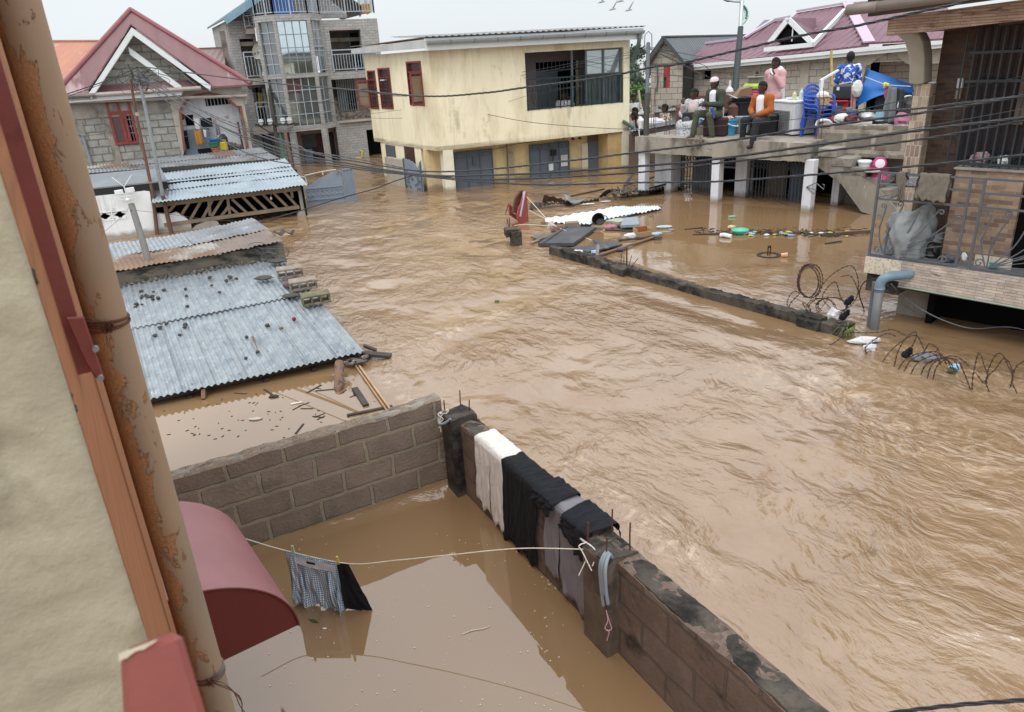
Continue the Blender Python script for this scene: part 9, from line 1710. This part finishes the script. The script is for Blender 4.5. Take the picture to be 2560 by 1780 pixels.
arch2((2190,1240),((1960,1130),(2040,1060),(2130,960),(2200,1090),(2165,1245)),'thin crossing strand of razor wire before the last arch');arch2((2200,1200),((2185,1110),(2240,1020),(2300,980),(2330,900)),'end strand of razor wire leaving the picture at the right')
arch2((930,930),((935,930),(915,870),(990,800),(1100,745),(1180,765)),'low strand of razor wire lying over the white bags');arch2((690,860),((575,865),(680,800),(760,740),(1000,735),(1150,710),(1270,760)),'low strand of razor wire trailing in front of the low wall end')
arch2((1560,1000),((1430,900),(1470,835),(1540,870),(1580,960),(1640,940),(1720,950),(1800,1010),(1850,1085)),'long strand of razor wire over the bunched ribs')
for x,y,r,m_,lab,sq in((920,800,.14,'white','white plastic bag caught in front of the low wall end',(1.5,.5,.3)),(955,865,.09,'white','second white bag, just below the first, by the razor wire',(1,.6,.5)),(640,590,.11,'white','pale plastic snagged in the razor wire tangle on the wall',(.8,.6,1)),(1445,950,.13,'grey','grey plastic bag under the bunched razor wire',(1.2,.7,.5)),(1690,1040,.06,'blue','pale blue scrap caught in the razor wire at right',(1,.8,.8)),(1672,1065,.06,'olive','olive scrap just under the pale blue one in the razor wire',(1,.6,.6))):
 mb=MB();mb.O(wat('B1',x,y,.06),r,int(x),7,.25,sq);m2={'white':white_c,'grey':cloth_g,'blue':flat('pale_blue_scrap',C('8fc0dc',.95),.5),'olive':flat('olive_scrap',C('4c5030',.9),.6)}[m_]if m_+'_x'not in MATS else None;tag(mb.B('plastic_bag',m2),lab,'bag')
for(x0,y0,x1,y1,lab)in((700,620,770,540,'black rag twisted in the razor wire above the wall end'),(745,490,800,420,'second black rag, higher up in the razor wire'),(1240,955,1310,870,'navy rag hanging on the first razor wire arch')):
 f=wat('B1',750,640)if x0<1000 else wat('B1',1240,960);a,b=vplane_pt(x0,y0,f),vplane_pt(x1,y1,f);mb=MB();mb.T(SP([a,(a+b)/2+[.03,0,.02],b],4),[.03,.045,.05,.04,.045,.03,.02,.03,.02],7);tag(mb.B('dark_rag',cloth_n),lab,'rag')
gr_m=M('reed_green',C('7a8450',.9),.8,.3,12);c=wat('B1',740,780,.0);mb=MB();rg=random.Random(5)
for k in range(46):a=rg.uniform(0,6.28);l=rg.uniform(.08,.24);mb.T([c+[rg.uniform(-.05,.05),rg.uniform(-.05,.05),0],c+[_c(a)*l*.5,_s(a)*l*.5,l*.8],c+[_c(a)*l,_s(a)*l,l*.7*rg.uniform(.3,1)]],[.005,.004,.002],4)
tag(mb.B('weed_tuft',gr_m),'tuft of green weed growing at the end of the low wall','weed')
dp=lambda x,y,h=0.:wat('D1',x,y,h)
t=thing('red_gate','tilted oxide red iron gate with a barred arch standing in the flood','gate',dp(330,490));GA_,GB_=dp(220,535),dp(425,440);GR=Fr(GA_[:2],math.degrees(math.atan2((GB_-GA_)[1],(GB_-GA_)[0])));go=lambda x,y,o=0.:GR.on('D1',x,y,o);rg_m=M('oxide_red_gate',C('9a4a42',.95),.6,.15,5,col2=C('7a3a33',.9),lo=.58,hi=.66)
mb=MB();mb.fprism(GR,[tuple(go(*v))for v in((220,600),(440,520),(425,440),(405,50),(375,55),(345,130),(330,200),(300,260),(285,340),(285,400),(310,440),(220,470))],0,.03);mb.B('side_panel',rg_m,t)
d_=GR.o;mb=MB();pts=[(175,210),(215,245),(225,330),(290,360),(285,420),(180,345)];mb.fprism(GR,[tuple(go(*v,.25))for v in pts],.25,.28);mb.B('low_panel',rg_m,t)
mb=MB();arc_=[go(*v,.1)for v in((215,325),(235,190),(265,110),(305,55),(340,40))];mb.T([GR.P(v[0],.1,v[1])for v in arc_],.03,6);mb.B('arch_rim',rust,t)
mb=MB()
for(x0,y0,x1,y1)in((240,325,262,125),(258,340,285,90),(275,350,305,65),(292,330,325,48),(310,270,340,45),(255,135,345,95)):a,b=go(x0,y0,.1),go(x1,y1,.1);mb.bar(GR.P(a[0],.1,a[1]),GR.P(b[0],.1,b[1]),.025)
mb.B('arch_bars',rust,t);mb=MB();a,b=go(345,45,.05),go(285,370,.05);c_3=go(410,480,.0);mb.bar(GR.P(a[0],-.01,a[1]),GR.P(b[0],-.01,b[1]),.04);mb.B('hinge_strip',trim_pk,t)
for k,(x0,y0,x1,y1)in enumerate(((125,335,165,200),(165,530,145,395),(180,530,172,390))):a,b=dp(x0,y0),None;f=dp(160,560 if k else 335);F_=Fr(f[:2],0);u,v=F_.on('D1',x0,y0),F_.on('D1',x1,y1);mb=MB();mb.T([F_.P(u[0],0,u[1]),F_.P(v[0],0,v[1])],.012,6);tag(mb.B('iron_rod',rust),('rod standing left of the tilted red gate','left rod of two rising behind the dark stump','right rod of two rising behind the dark stump')[k],'rod')
f=dp(265,760);F_=Fr(f[:2],8);u=[F_.on('D1',x,y)for x,y in((205,760),(335,745),(320,640),(290,545),(180,560))];mb=MB();w2=u[1][0]-u[0][0]
RT(mb,F_,u[0][0],u[1][0],-.05,.2,-.4,F_.on('D1',260,560)[1],step=.04,amp=.04,seed=71);mb.box(F_,u[4][0]-.08,u[3][0]+.0,.0,.3,F_.on('D1',200,640)[1],F_.on('D1',200,545)[1]);tag(mb.B('pillar_stump',cement_d),'blackened broken pillar stump with a wider cap in front of the tilted red gate','pillar')
def raft(name,lab,cat,pts,m,h=.04,th=.03,ribs_=0):
 P=[dp(x,y,h)for x,y in pts];mb=MB();mb.R(P,(0,0,th));return tag(mb.B(name,m),lab,cat)
board_dk=M('tarred_board',C('4c4e52',.85),.6,.25,3,.3,20,col2=C('6a6a68',.8),lo=.55,hi=.65)
P=[dp(*v)for v in((550,775),(1010,775),(1310,560),(880,555))];t=thing('door_panel','large dark grey door panel floating flat, biggest of the dark boards by the low wall','panel',(P[0]+P[2])/2);mb=MB();mb.R([p+[0,0,.03]for p in P],(0,0,.06));mb.B('panel',board_dk,t);mb=MB();mb.bar(P[0]+(P[1]-P[0])*.16+[0,0,.1],P[3]+(P[2]-P[3])*.12+[0,0,.1],.03,.02);mb.B('seam_batten',board_dk,t)
raft('dark_board','dark board half sunk behind the black topped wall, below the crossed plank','board',((960,800),(1200,850),(1650,750),(1500,705),(1260,755)),board_dk)
raft('dark_board','ragged grey board lying left of the largest door panel','board',((450,650),(560,690),(830,600),(640,600)),M('ragged_board',C('6d6860',.85),.8,.3,5))
for(x0,y0,x1,y1,w,m_,lab,h)in((455,720,850,560,.09,wood,'weathered plank along the left edge of the largest door panel',.08),(1300,890,2060,640,.10,wood_b,'long brown plank sloping up right over the debris',.06),(2060,640,2165,640,.16,wood_d,'dark end piece at the upper end of the long brown plank',.10),(1600,680,2160,630,.07,wood_d,'dark beam behind the long brown plank',.05),(1300,680,1440,790,.16,board_dk,'warped grey board crossing over the debris near the wall',.10),(1318,880,1335,745,.08,post_g,'short pale plank lying across the warped board',.10),(1425,545,1840,562,.05,wood_d,'thin dark beam under the blue suitcase',.03),(975,105,1410,12,.06,wood_d,'long thin dark pole floating highest, above the brown bent sheet',.06)):
 plank('plank',dp(x0,y0,h*.6),dp(x1,y1,h*.6),w*.75,.03,m_,lab)
A,B,C_,D_=dp(645,450,.05),dp(1560,405,.05),dp(2165,262,.05),None
wsh=M('white_sheet_metal',C('ccd6dc',1.05),.5,.08,2,.05,col2=C('9aa6ae'),lo=.6,hi=.7)
t=thing('roof_raft','white corrugated roof sheets floating as a raft in front of the columns','roof sheet',dp(1300,400))
mb=MB();mb.corr(dp(645,445,.04),dp(1230,470,.04),dp(1640,235,.06),dp(640,400,.08),.12,.015,6,6,ragged=.06,bend=lambda a,b:.04*pn(V3(a*6.),V3(b*3.),2));mb.B('sheet',wsh,t,fix=False,smooth=True)
mb=MB();mb.corr(dp(1160,455,.06),dp(2165,264,.06),dp(2120,230,.08),dp(1500,245,.08),.12,.015,6,6,ragged=.05,bend=lambda a,b:.04*pn(V3(a*6.),V3(b*3.),3));mb.B('sheet',wsh,t,fix=False,smooth=True)
mb=MB();mb.R([dp(1170,480,.0),dp(1560,410,.0),dp(2165,270,.0),dp(2150,260,.0),dp(1150,470,0)],(0,0,.035));mb.B('dark_underside',wood_d,t)
def sheet(name,lab,quad,m,h=(.05,.05,.2,.2),amp=.02,bendk=.08):
 P=[dp(x,y,hh)for(x,y),hh in zip(quad,h)];mb=MB();mb.corr(*P,.12,amp,6,6,ragged=.04,bend=lambda a,b:bendk*_s(a*4+b*2));o=mb.B(name,m,fix=False,smooth=True);md=o.modifiers.new('t','SOLIDIFY');md.thickness=.008;return tag(o,lab,'roof sheet')
sheet('bent_sheet','brown bent roof sheet floating behind the red gate',((600,210),(960,215),(1180,120),(630,130)),MATS['brown_roof_sheet'],(.08,.04,.1,.3))
sheet('bent_sheet','grey torn roof sheet overlapping the right end of the brown one',((900,190),(1000,195),(1180,125),(880,115)),galv_old,(.12,.1,.14,.22))
sheet('bent_sheet','long dark roof sheet edge trailing towards the columns',((430,290),(1360,150),(1340,120),(450,225)),MATS['wet_dark_timber'],(.03,.04,.12,.10))
sheet('bent_sheet','black corrugated sheet running under the first white column',((1340,130),(2180,10),(2190,-30),(1480,60)),M('black_sheet_metal',C('3a3c3e',.8),.5),(.03,.03,.25,.2))
mb=MB();rg=random.Random(31)
for k in range(46):c=dp(1200+rg.uniform(-20,650),110-rg.uniform(-10,90)*.9,.1);
for k in range(34):
 u=rg.random();c=dp(1480+320*u,70-50*u+rg.uniform(-15,25),.1+rg.uniform(0,.15));d=V3([rg.gauss(0,1),rg.gauss(0,.5),rg.gauss(0,.7)]);d/=np.linalg.norm(d);mb.bar(c-d*.12,c+d*.15,.03)
tag(mb.B('branch_pile',M('grey_branches',C('6a6258',.85),.9,.3,8)),'pile of grey branches and rags before the first white column','branches',kind='stuff')
cart=MATS['cardboard']
def obox(name,lab,cat,x,y,w,d,h,m,ang=20,z=.0,bev=.0):c=dp(x,y,z);F_=Fr(c[:2],ang);mb=MB();mb.box(F_,-w/2,w/2,0,d,z,z+h);return tag(mb.B(name,m,bevel=bev),lab,cat)
obox('carton','soggy tan carton between the raft and the largest door panel','carton',1005,555,.29,.2,.17,M('soggy_carton',C('8d7a62',.9),.9,.2),5)
c=dp(1935,630,.05);t=thing('open_carton','open brown carton with an orange inside on the dark beam','carton',c);F_=Fr(c[:2],10);cm2=M('carton_outer',C('a88f6c',.9),.8);mb=MB();w,d,h=.16,.24,.20
mb.box(F_,-w,w,0,.02,0.05,h*.7);mb.box(F_,-w,-w+.02,.021,d,.05,h);mb.box(F_,w-.02,w,.021,d,.05,h);mb.B('walls',cm2,t);mb=MB();mb.box(F_,-w+.021,w-.021,d-.02,d,.05,h*1.05);mb.B('inner_wall',M('carton_inner',C('9a5c34',.9),.8,.2),t)
c=dp(1365,465,.12);t=thing('black_bucket','black bucket lying tilted on the edge of the white raft','bucket',c);ax_=V3([-.35,-.75,.55]);mb=MB();mb.H(c+[0,.1,.02],[(0,0),(.09,0),(.135,.17),(.145,.17),(.135,.155),(.08,.01),(0,.01)],20,ax_);mb.B('pail',black,t,fix=False);mb=MB();mb.T([c+[.08,-.05,.12]+V3([.06*_c(a),0,.06*_s(a)])for a in LS(-.6,2.2,8)],.012,5);mb.B('handle',iron_g,t)
obox('wooden_block','grey brown block lying on the raft above the black bucket','block',1345,390,.18,.12,.06,post_g,5,.12,.01)
P=[dp(*v,.05)for v in((1620,530),(1875,515),(1860,420),(1660,440))];mb=MB();mb.R(P,(0,0,.09));tag(mb.B('suitcase',flat('blue_grey_suitcase',C('8c98a2',.9),.4),bevel=.02),'flat blue grey suitcase floating behind the open carton','suitcase')
raft('pale_green_board','pale green board behind the blue grey suitcase','board',((1430,440),(1600,460),(1850,410),(1560,410)),M('pale_green_board',C('a3aa9c',1.),.6),.06)
for x,y,r,m_,lab,sq in((1490,510,.17,MATS['rose_cloth'],'pink and grey cloth bundle next to the blue grey suitcase',(1.6,.8,.5)),(1640,495,.13,black,'black tangle lying on the blue grey suitcase',(1.5,.8,.5)),(1160,500,.15,cloth_n,'black and white sneakers heap right of the soggy carton',(1.5,.8,.5)),(1160,545,.14,white_c,'pale rags floating below the black and white heap',(1.5,.7,.3)),(1570,320,.14,MATS['bucket_clothes'],'blue white plastic bottle crate on the raft',(1.5,.8,.6)),(1590,292,.16,wood_b,'brown bundle just behind the plastic bottles on the raft',(1.5,.8,.4)),(1660,390,.14,stone_p,'purplish rags at the right edge of the raft',(1.6,.7,.5)),(1060,830,.17,M('white_red_bag',C('d8d0cc',1.),.5,.1,6,col2=C('b5382f'),lo=.54,hi=.57,s2=4),'white plastic bag with red print by the black topped wall',(1.6,.8,.35)),(1285,835,.12,M('blue_white_bag2',C('a5b5cb',1.),.5,.1,6,col2=C('2f55a0'),lo=.5,hi=.54,s2=6),'blue and white bag by the short pale plank',(1.2,.8,.6)),(1635,800,.12,M('violet_scrap',C('4d3f5c',.9),.6),'violet scrap under the long brown plank',(1.3,.8,.5)),(1785,620,.2,white_c,'white sack floating left of the open carton',(1.6,.8,.5)),(2070,600,.17,M('pale_bluish_bag',C('9fb0bb',1.),.5),'pale bluish plastic right of the open carton',(1.5,.8,.4)),(800,560,.2,leather,'striped brown and white bolster in front of the raft',(1.3,.8,.9)),(720,500,.2,MATS['bucket_clothes'],'pale striped cloth at the left tip of the raft',(.8,.8,1.1)),(620,450,.1,wood_b,'tan scrap floating at the left tip of the raft',(1.3,.7,.4)),(900,510,.12,stone_p,'reddish rag between bolster and soggy carton',(1.4,.7,.5)),(2190,505,.14,M('clear_bottle',C('a9bccb',1.),.2),'blue tinted clear bottles drifting right of the raft',(2.2,.6,.4)),(2280,540,.08,MATS['pink_print'],'pinkish scrap drifting right of the blue tinted bottles',(1.6,.6,.3)),(1200,207,.1,white_c,'white and pink litter drifting between the brown sheet and the raft',(3,.7,.2)),(1430,172,.08,white_c,'single white scrap drifting right of the white and pink litter',(3,.7,.2))):
 mb=MB();mb.O(dp(x,y,.03+r*.1),r*.55,int(x),7,.2,sq);tag(mb.B('debris_item',m_),lab,'debris')
def cable(name,pts,d0,d1,r,m,lab,strands=1,cat='cable',sag=None,tw=.18,curve=True):
 Q=[V3(q(*p))for p in pts];L_=np.concatenate([[0],np.cumsum([np.linalg.norm(b-a)for a,b in zip(Q[:-1],Q[1:])])]);L_/=L_[-1]
 P=[CAM+ray(p)/((1-l)/d0+l/d1)for p,l in zip(Q,L_)];P=SP(P,10);mb=MB()
 if Q[-1][0]>2500 and d1<9:e_d=V3(P[-1])-V3(P[-6]);e_d/=np.linalg.norm(e_d);P+=[P[-1]+e_d*k+V3([0,0,.03*k*k])for k in(1.,2.2,3.5)]
 if strands==1:mb.T(P,r,6)
 else:
  acc=0;phs=[]
  for i,p in enumerate(P):
   if i:acc+=np.linalg.norm(V3(p)-V3(P[i-1]))
   phs.append(acc)
  F2=[];
  for k in range(strands):
   out=[]
   n_=int(phs[-1]/(tw/5))+2;s=LS(0,phs[-1],n_);A=V3(P);X=np.stack([np.interp(s,phs,A[:,i])for i in range(3)],1);T=np.gradient(X,axis=0);T/=np.linalg.norm(T,axis=1)[:,None];U_=np.cross(T,(0,0,1.));U_/=np.linalg.norm(U_,axis=1)[:,None];V_=np.cross(T,U_);a=s/tw*2*_p*.5+2*_p*k/strands
   mb.T(list(X+U_*(np.cos(a)*r*1.05)[:,None]+V_*(np.sin(a)*r*1.05)[:,None]),r,5)
 return tag(mb.B(name,m,smooth=True,fix=False),lab,cat)
cable('yellow_rope',[('D1',330,45),('D1',370,85),('D1',500,225),('D1',650,390),('D1',800,510),('D1',1190,660),('D1',1640,840)],17,14.5,.008,rope_m,'yellowish rope from the red gate across the debris to the long plank',cat='rope')
cable('yellow_rope',[('D1',230,490),('D1',430,475),('D1',900,515),('D1',1400,545),('D1',2290,570),('PM',440,925),('PM',750,940)],16.5,15.5,.008,rope_m,'yellowish rope lying along the water under the suitcase',cat='rope')
cable('yellow_rope',[('D1',430,290),('D1',560,360),('D1',640,400)],17.2,16.8,.008,rope_m,'short rope from the red gate to the tip of the raft',cat='rope')
cable('long_rope',[('W1',640,110),('W1',900,215),('W1',1200,320),('W1',1600,460),('W1',1700,500)],14.5,10.2,.004,rope_m,'thin cord crossing the ripples behind the black topped wall',cat='cord')
rgl=random.Random(44);cols_=[trim_w,flat('bottle_green',C('7fae96',.95),.35),flat('bottle_blue',C('8aa9c4',.95),.35),M('litter_dark',C('4a443c',.9),.8),M('litter_tan',C('8c7a62',.9),.8),flat('litter_yellow',C('c2b45a',.95),.5),black]
mats_n=['white','green','pale blue','dark','tan','yellow','black']
for k in range(46):
 x=920+rgl.random()*830;y=945+rgl.uniform(-14,18)+.0*x;i=rgl.choice([0,1,2,2,3,3,3,4,4,5,6]);c=wat('PM',x,y,.02);a=rgl.uniform(-.5,.9);d=V3([_c(a),_s(a),0])*rgl.uniform(.04,.09);mb=MB()
 if i in(1,2):mb.T([c-d,c+d*.5,c+d*.75,c+d],[.024,.024,.01,.01],8)
 elif i in(3,4):mb.bar(c-d*1.4,c+d*1.4,.025,.02)
 else:mb.O(c,rgl.uniform(.025,.05),k,5,.3,(1.3,.8,.5))
 nm='plastic_bottle'if i in(1,2)else 'floating_stick'if i in(3,4)else 'floating_scrap';tag(mb.B(nm,cols_[i]),{'plastic_bottle':mats_n[i]+' plastic bottle in the line of litter drifting before the stair wall','floating_stick':mats_n[i]+' stick in the line of litter drifting before the stair wall','floating_scrap':mats_n[i]+' plastic scrap in the line of litter drifting before the stair wall'}[nm],{'plastic_bottle':'bottle','floating_stick':'stick','floating_scrap':'scrap'}[nm],mats_n[i]+' litter drifting before the stair wall')
mb=MB()
for k in range(260):x=560+rgl.random()*1350;y=930+rgl.gauss(0,14);c=wat('PM',x,y,.004);a=rgl.uniform(0,3);d=V3([_c(a),_s(a),0])*rgl.uniform(.01,.07);mb.bar(c-d,c+d,.015,.01)
tag(mb.B('twig_litter',bit_d),'fine twigs and scraps drifting along the litter line','litter',kind='stuff')
c=wat('PM',898,945,.0);basin('floating_basin','mint green basin floating at the left end of the litter line','basin',c,.10,.155,.09,'4fb59a')
c=wat('PM',790,960,.04);mb=MB();mb.T([c+[-.09,.07,.0],c+[-.03,.03,.015],c+[.08,-.09,.0]],.042,10);tag(mb.B('white_cylinder',trim_w),'white tube floating left of the mint green basin','tube')
for x,y,m_,nm,lab in((840,812,cols_[1],'plastic_bottle','pale green bottle drifting alone before the gates'),(835,892,M('yellowish_wrapper',C('c9bd8a',1.),.6),'floating_scrap','yellowish wrapper drifting above the mint green basin'),(320,888,cols_[2],'plastic_bottle','pale bottle drifting right of the raft, before the wide white pier'),(1735,935,flat('bright_yellow_can',C('c9b83c',1.),.5),'floating_can','bright yellow can floating at the right end of the litter line')):
 c=wat('PM',x,y,.02);mb=MB();(mb.T([c-[.09,.01,0],c+[.05,.0,0],c+[.08,0,0],c+[.10,0,0]],[.03,.03,.012,.012],8)if 'bottle'in nm else mb.O(c,.06,3,6,.25,(1.3,.8,.7)));tag(mb.B(nm,m_),lab,nm.split('_')[1])
plank('floating_log',wat('PM',1640,945,.02),wat('PM',1925,925,.03),.07,.07,M('rotten_log',C('6d5f50',.85),.9,.3,8),'rotten log floating at the right end of the litter line by the iron balcony','log')
plank('floating_stick',wat('PM',535,952,.01),wat('PM',745,942,.02),.04,.03,wood_d,'long dark stick floating left of the white tube','stick');plank('floating_stick',wat('PM',470,910,.01),wat('PM',610,895,.02),.03,.02,wood_d,'dark twig floating nearest the wide white pier','stick');plank('floating_stick',wat('PM',1560,1020,.01),wat('PM',1690,1000,.02),.03,.02,wood_d,'dark twig drifting alone below the stair wall','stick')
mb=MB();c=wat('W1',1535,105,.0);mb.H(c,[(.15,.012),(.21,.012),(.21,.004),(.15,.004),(.15,.012)],18);mb.T([c+[-.02,0,-.1],c+[-.02,0,.17]],.010,6);mb.T([c+[.02,0,-.1],c+[.025,0,.17]],.010,6);mb.bar(c+[-.02,0,.15],c+[.02,0,.18],.03);tag(mb.B('sunken_tap',rustdark),'iron rods standing in a round plate, alone in the flood right of the low wall','standpipe')
mb=MB();c=wat('W1',1645,105,.03);mb.T([c+[-.06,.015,0],c+[.045,-.015,.01]],[.038,.046],12);tag(mb.B('peach_cup',M('peach_cup',C('cfa68a',1.),.5)),'peach coloured cup floating next to the iron rods','cup')
mb=MB();mb.O(wat('M1',1555,840,.02),.035,3,5,.2,(1.2,.8,.6));tag(mb.B('green_scrap',flat('green_scrap',C('55683a',.9),.6)),'small green scrap drifting alone in mid street','scrap')
mb=MB();mb.T([wat('PM',1415,580,0)*[1,1,0]+[0,0,.5],wat('PM',1415,580,0)*[1,1,0]+[.05,0,.5]],.004,4)
F_=PF;a=[PF.on('PM',x,y,-.03)for x,y in((1415,585),(1475,635),(1490,605),(1415,580),(1490,550),(1550,600),(1555,565),(1540,560))];mb=MB();mb.T([PF.P(v[0],-.03,v[1])for v in a],.012,5);tag(mb.B('bent_bracket',iron_g),'bent iron rod hooked round the third white column','bracket')
# ------- overhead cables
cable('twisted_cable',[('z1',900,595),('z1',1400,660),('z2',600,740),('z2',1300,800),('z3',545,545),('z3',1000,520),('z3',1300,480),('z3',1900,400),('z3',2296,320),('PL',400,500),('PL',900,385),('PL',1400,270),('PL',1800,200),('PL',2296,90),('z6',1080,0),('px',2700,-90)],HUBD,5.5,.0066,wire_k,'thick twisted cable sweeping highest from the wire tangle over the yellow house to the eaves',3)
cable('twisted_cable',[('px',350,180),('px',518,285),('px',639,335),('px',779,382),('px',918,408),('px',1059,428),('px',1211,424),('px',1420,402),('px',1560,385),('px',1786,357),('px',1979,327),('px',2310,281),('px',2560,239),('px',2800,195)],HUBD,5,.0056,wire_k,'twisted cable topmost of the low sheaf, passing just over the column tops',3)
cable('twisted_cable',[('px',345,188),('px',500,290),('px',700,372),('px',880,410),('px',1059,437),('px',1211,438),('px',1376,431),('px',1640,412),('px',1786,398),('px',2043,362),('px',2280,328),('px',2560,294),('px',2800,262)],HUBD,5,.0062,wire_k,'thickest twisted cable in the middle of the low sheaf',4)
cable('twisted_cable',[('px',340,192),('px',520,300),('px',700,380),('px',880,416),('px',1145,446),('px',1310,447),('px',1476,439),('px',1640,427),('px',1786,409),('px',2043,380),('px',2310,347),('px',2560,301),('px',2800,255)],HUBD,5,.0051,wire_k,'twisted cable right under the thickest one of the low sheaf',3)
cable('twisted_cable',[('px',345,200),('px',600,375),('px',862,418),('px',1079,443),('px',1211,456),('px',1376,462),('px',1560,457),('px',1786,454),('px',1979,441),('px',2300,414),('px',2560,387),('px',2800,362)],HUBD,5,.0051,wire_k,'lowest twisted cable of the sheaf, crossing the upper halves of the white columns',3)
cable('black_cable',[('PL',1700,300),('z6',0,935),('z6',600,905),('z6',900,870),('z6',1530,795),('px',2800,200)][1:],9.5,5,.0062,wire_k,'twisted cable crossing the middle of the tiled column',3)
cable('black_cable',[('z6',0,1180),('z6',600,1070),('z6',1000,1000),('z6',1530,905),('px',2800,235)],10,5,.0036,wire_k,'thin cable just above the thick sheaf before the tiled column',1)
cable('black_cable',[('px',1560,322),('px',1689,323),('px',1882,307),('px',2000,297),('px',2114,281),('px',2277,247),('px',2560,190)],20,8,.0062,wire_k,'cable passing in front of the bucket and the freezer grille',1)
pd=PTD
cable('thin_wire',[('z3',0,495),('z3',340,475),('z3',900,408),('z3',1300,360),('z3',1720,285),('z3',2140,205),('H1',850,618)],24,pd,.0062,wire_k,'uppermost thin wire over the yellow wall to the dark pole')
cable('thin_wire',[('z3',0,500),('z3',500,463),('z3',1000,415),('z3',1300,385),('z3',1900,265),('z3',2130,225),('H1',850,625)],24,pd,.0062,wire_k,'second thin wire over the yellow wall, sagging to the dark pole')
cable('thin_wire',[('z3',100,500),('z3',560,492),('z3',1000,450),('z3',1300,405),('z3',1800,310),('z3',2130,245),('H1',850,632)],24,pd,.0051,wire_k,'third thin wire over the yellow wall to the dark pole')
cable('thin_wire',[('z3',-300,590),('z3',0,600),('z3',600,603),('z3',1310,515),('z3',1750,465),('z3',2100,400),('z3',2200,385),('PL',0,600),('PL',500,580)][:7],23,21,.0051,wire_k,'thin wire level with the balcony railing of the yellow house')
cable('thin_wire',[('z2',600,1075),('z3',0,690),('z3',400,645),('z3',700,605),('z3',1000,578),('z3',1310,540),('z3',1750,465)],23,21,.0051,wire_k,'thin wire crossing the yellow wall below the windows, rising to the balcony')
cable('thin_wire',[('z2',1150,1060),('z3',0,708),('z3',350,712),('z3',700,690),('z3',900,655),('z3',1100,610),('z3',1310,545)],23,21,.0051,wire_k,'sagging thin wire lowest on the yellow wall')
cable('black_cable',[('z2',1300,800),('z3',300,538),('z3',460,552),('z3',700,605),('z3',900,655),('z3',1300,735),('z3',1700,775),('z3',2080,795),('z3',2296,795)],22,20,.0082,wire_k,'dark cable falling diagonally across the yellow wall to the right')
for k,P in enumerate(([('H1',870,622),('H1',1240,695),('H1',1596,760),('PL',900,480)],[('H1',870,632),('H1',1300,775),('H1',1596,868),('PL',700,550),('PL',1100,625)],[('H1',870,642),('H1',1200,812),('H1',1596,1000),('PL',640,580)],[('H1',870,652),('H1',1150,775),('H1',1450,920),('PL',560,560),('PL',960,720)],[('H1',860,960),('H1',920,965),('H1',1300,1020),('H1',1596,1062),('PL',800,600)])):
 cable('thin_wire',P,pd,23,.008,wire_k,('uppermost','second','steepest','fourth','lowest')[k]+' wire fanning right from the dark pole over the tan houses')
cable('black_cable',[('px',20,285),('px',161,237),('px',267,201),('px',345,168)],15,HUBD,.0062,wire_k,'black cable from the wire tangle leaving to the left, upper of two',3);cable('black_cable',[('px',20,292),('px',165,243),('px',250,212),('px',345,176)],15,HUBD,.0040,wire_k,'black cable from the wire tangle leaving to the left, lower of two',2)
cable('thin_wire',[('px',120,352),('px',198,343),('px',351,321),('px',449,315),('px',560,306),('px',657,300)],16.5,27,.0051,wire_k,'thin wire drawn level across the grey block house front')
cable('grey_cable',[('z1',860,640),('z1',1000,740),('z1',1500,1010),('z1',1800,1130),('z1',2295,1300),('z2',1000,1360),('z2',1500,1440),('z3',540,1120)],HUBD,15,.0071,wire_g,'pale grey cable running down right from the wire tangle past the veranda',2)
cable('grey_cable',[('z1',880,660),('z1',1200,900),('z1',1450,1070),('z1',2000,1330),('z1',2295,1430),('z2',1100,1440),('z2',1500,1540),('z2',1900,1560)],HUBD,15,.0056,wire_g,'lower grey cable running down right from the wire tangle over the lattice shed')
cable('thin_wire',[('z1',960,640),('z1',1500,760),('z1',2295,900),('z2',1200,920),('z3',0,552),('z3',400,545)],HUBD,22,.0051,wire_k,'thin wire from the tangle passing the eaves of the block house to the yellow house');cable('thin_wire',[('z1',930,610),('z1',1200,700),('z1',1800,880),('z1',2295,985),('z2',1300,1050),('z3',0,690)],HUBD,22,.0051,wire_k,'thin wire sagging from the tangle across the glazed bay')
cable('twisted_cable',[('L1',1370,618),('L1',1450,590),('L1',1700,520),('L1',2000,425),('L1',2296,345),('z3',300,1195),('z3',500,1130)],16.2,14.5,.0062,wire_k,'slack twisted cable from the mossy gable over the street water to the sheaf',3)
cable('black_cable',[('L1',435,515),('L1',700,545),('L1',1000,585),('L1',1300,605),('L1',1370,618)],15.2,16.2,.0040,wire_k,'thin black cable from the grey timber post to the slack cable');cable('thin_wire',[('L1',385,480),('L1',340,550),('L1',190,680)],15,14,.0031,wire_k,'thin wire slanting left from the grey timber post')
cable('black_cable',[('L1',1355,610),('L1',1400,660),('L1',1470,740),('L2',1330,150)],16.2,13.3,.0062,wire_k,'black cable dropping to the mossy gable of the sunken sheds',3)
mb=MB();rg=random.Random(17);c=WLC
for k in range(12):r_=rg.uniform(.08,.2);cc_=c+V3([rg.gauss(0,.2),rg.gauss(0,.05),rg.gauss(0,.08)]);a0=rg.uniform(0,6);mb.T([cc_+V3([r_*_c(a0+j*.55),.02*_s(j),r_*.6*_s(a0+j*.55)])for j in range(11)],.006,4)
tag(mb.B('wire_loops',wire_g),'loops of wire hanging on the right end of the mossy gable','wires')
cable('twisted_cable',[('px',2150,1800),('px',2239,1781),('px',2400,1762),('px',2600,1748)],4.2,3.6,.0062,wire_k,'thick black cable cutting the bottom right corner',3);cable('black_cable',[('px',1765,1785),('px',1790,1772),('px',1830,1774),('px',1870,1790)],4.2,4.2,.0051,wire_k,'black cable bulging up at the bottom edge by the yard wall',3)
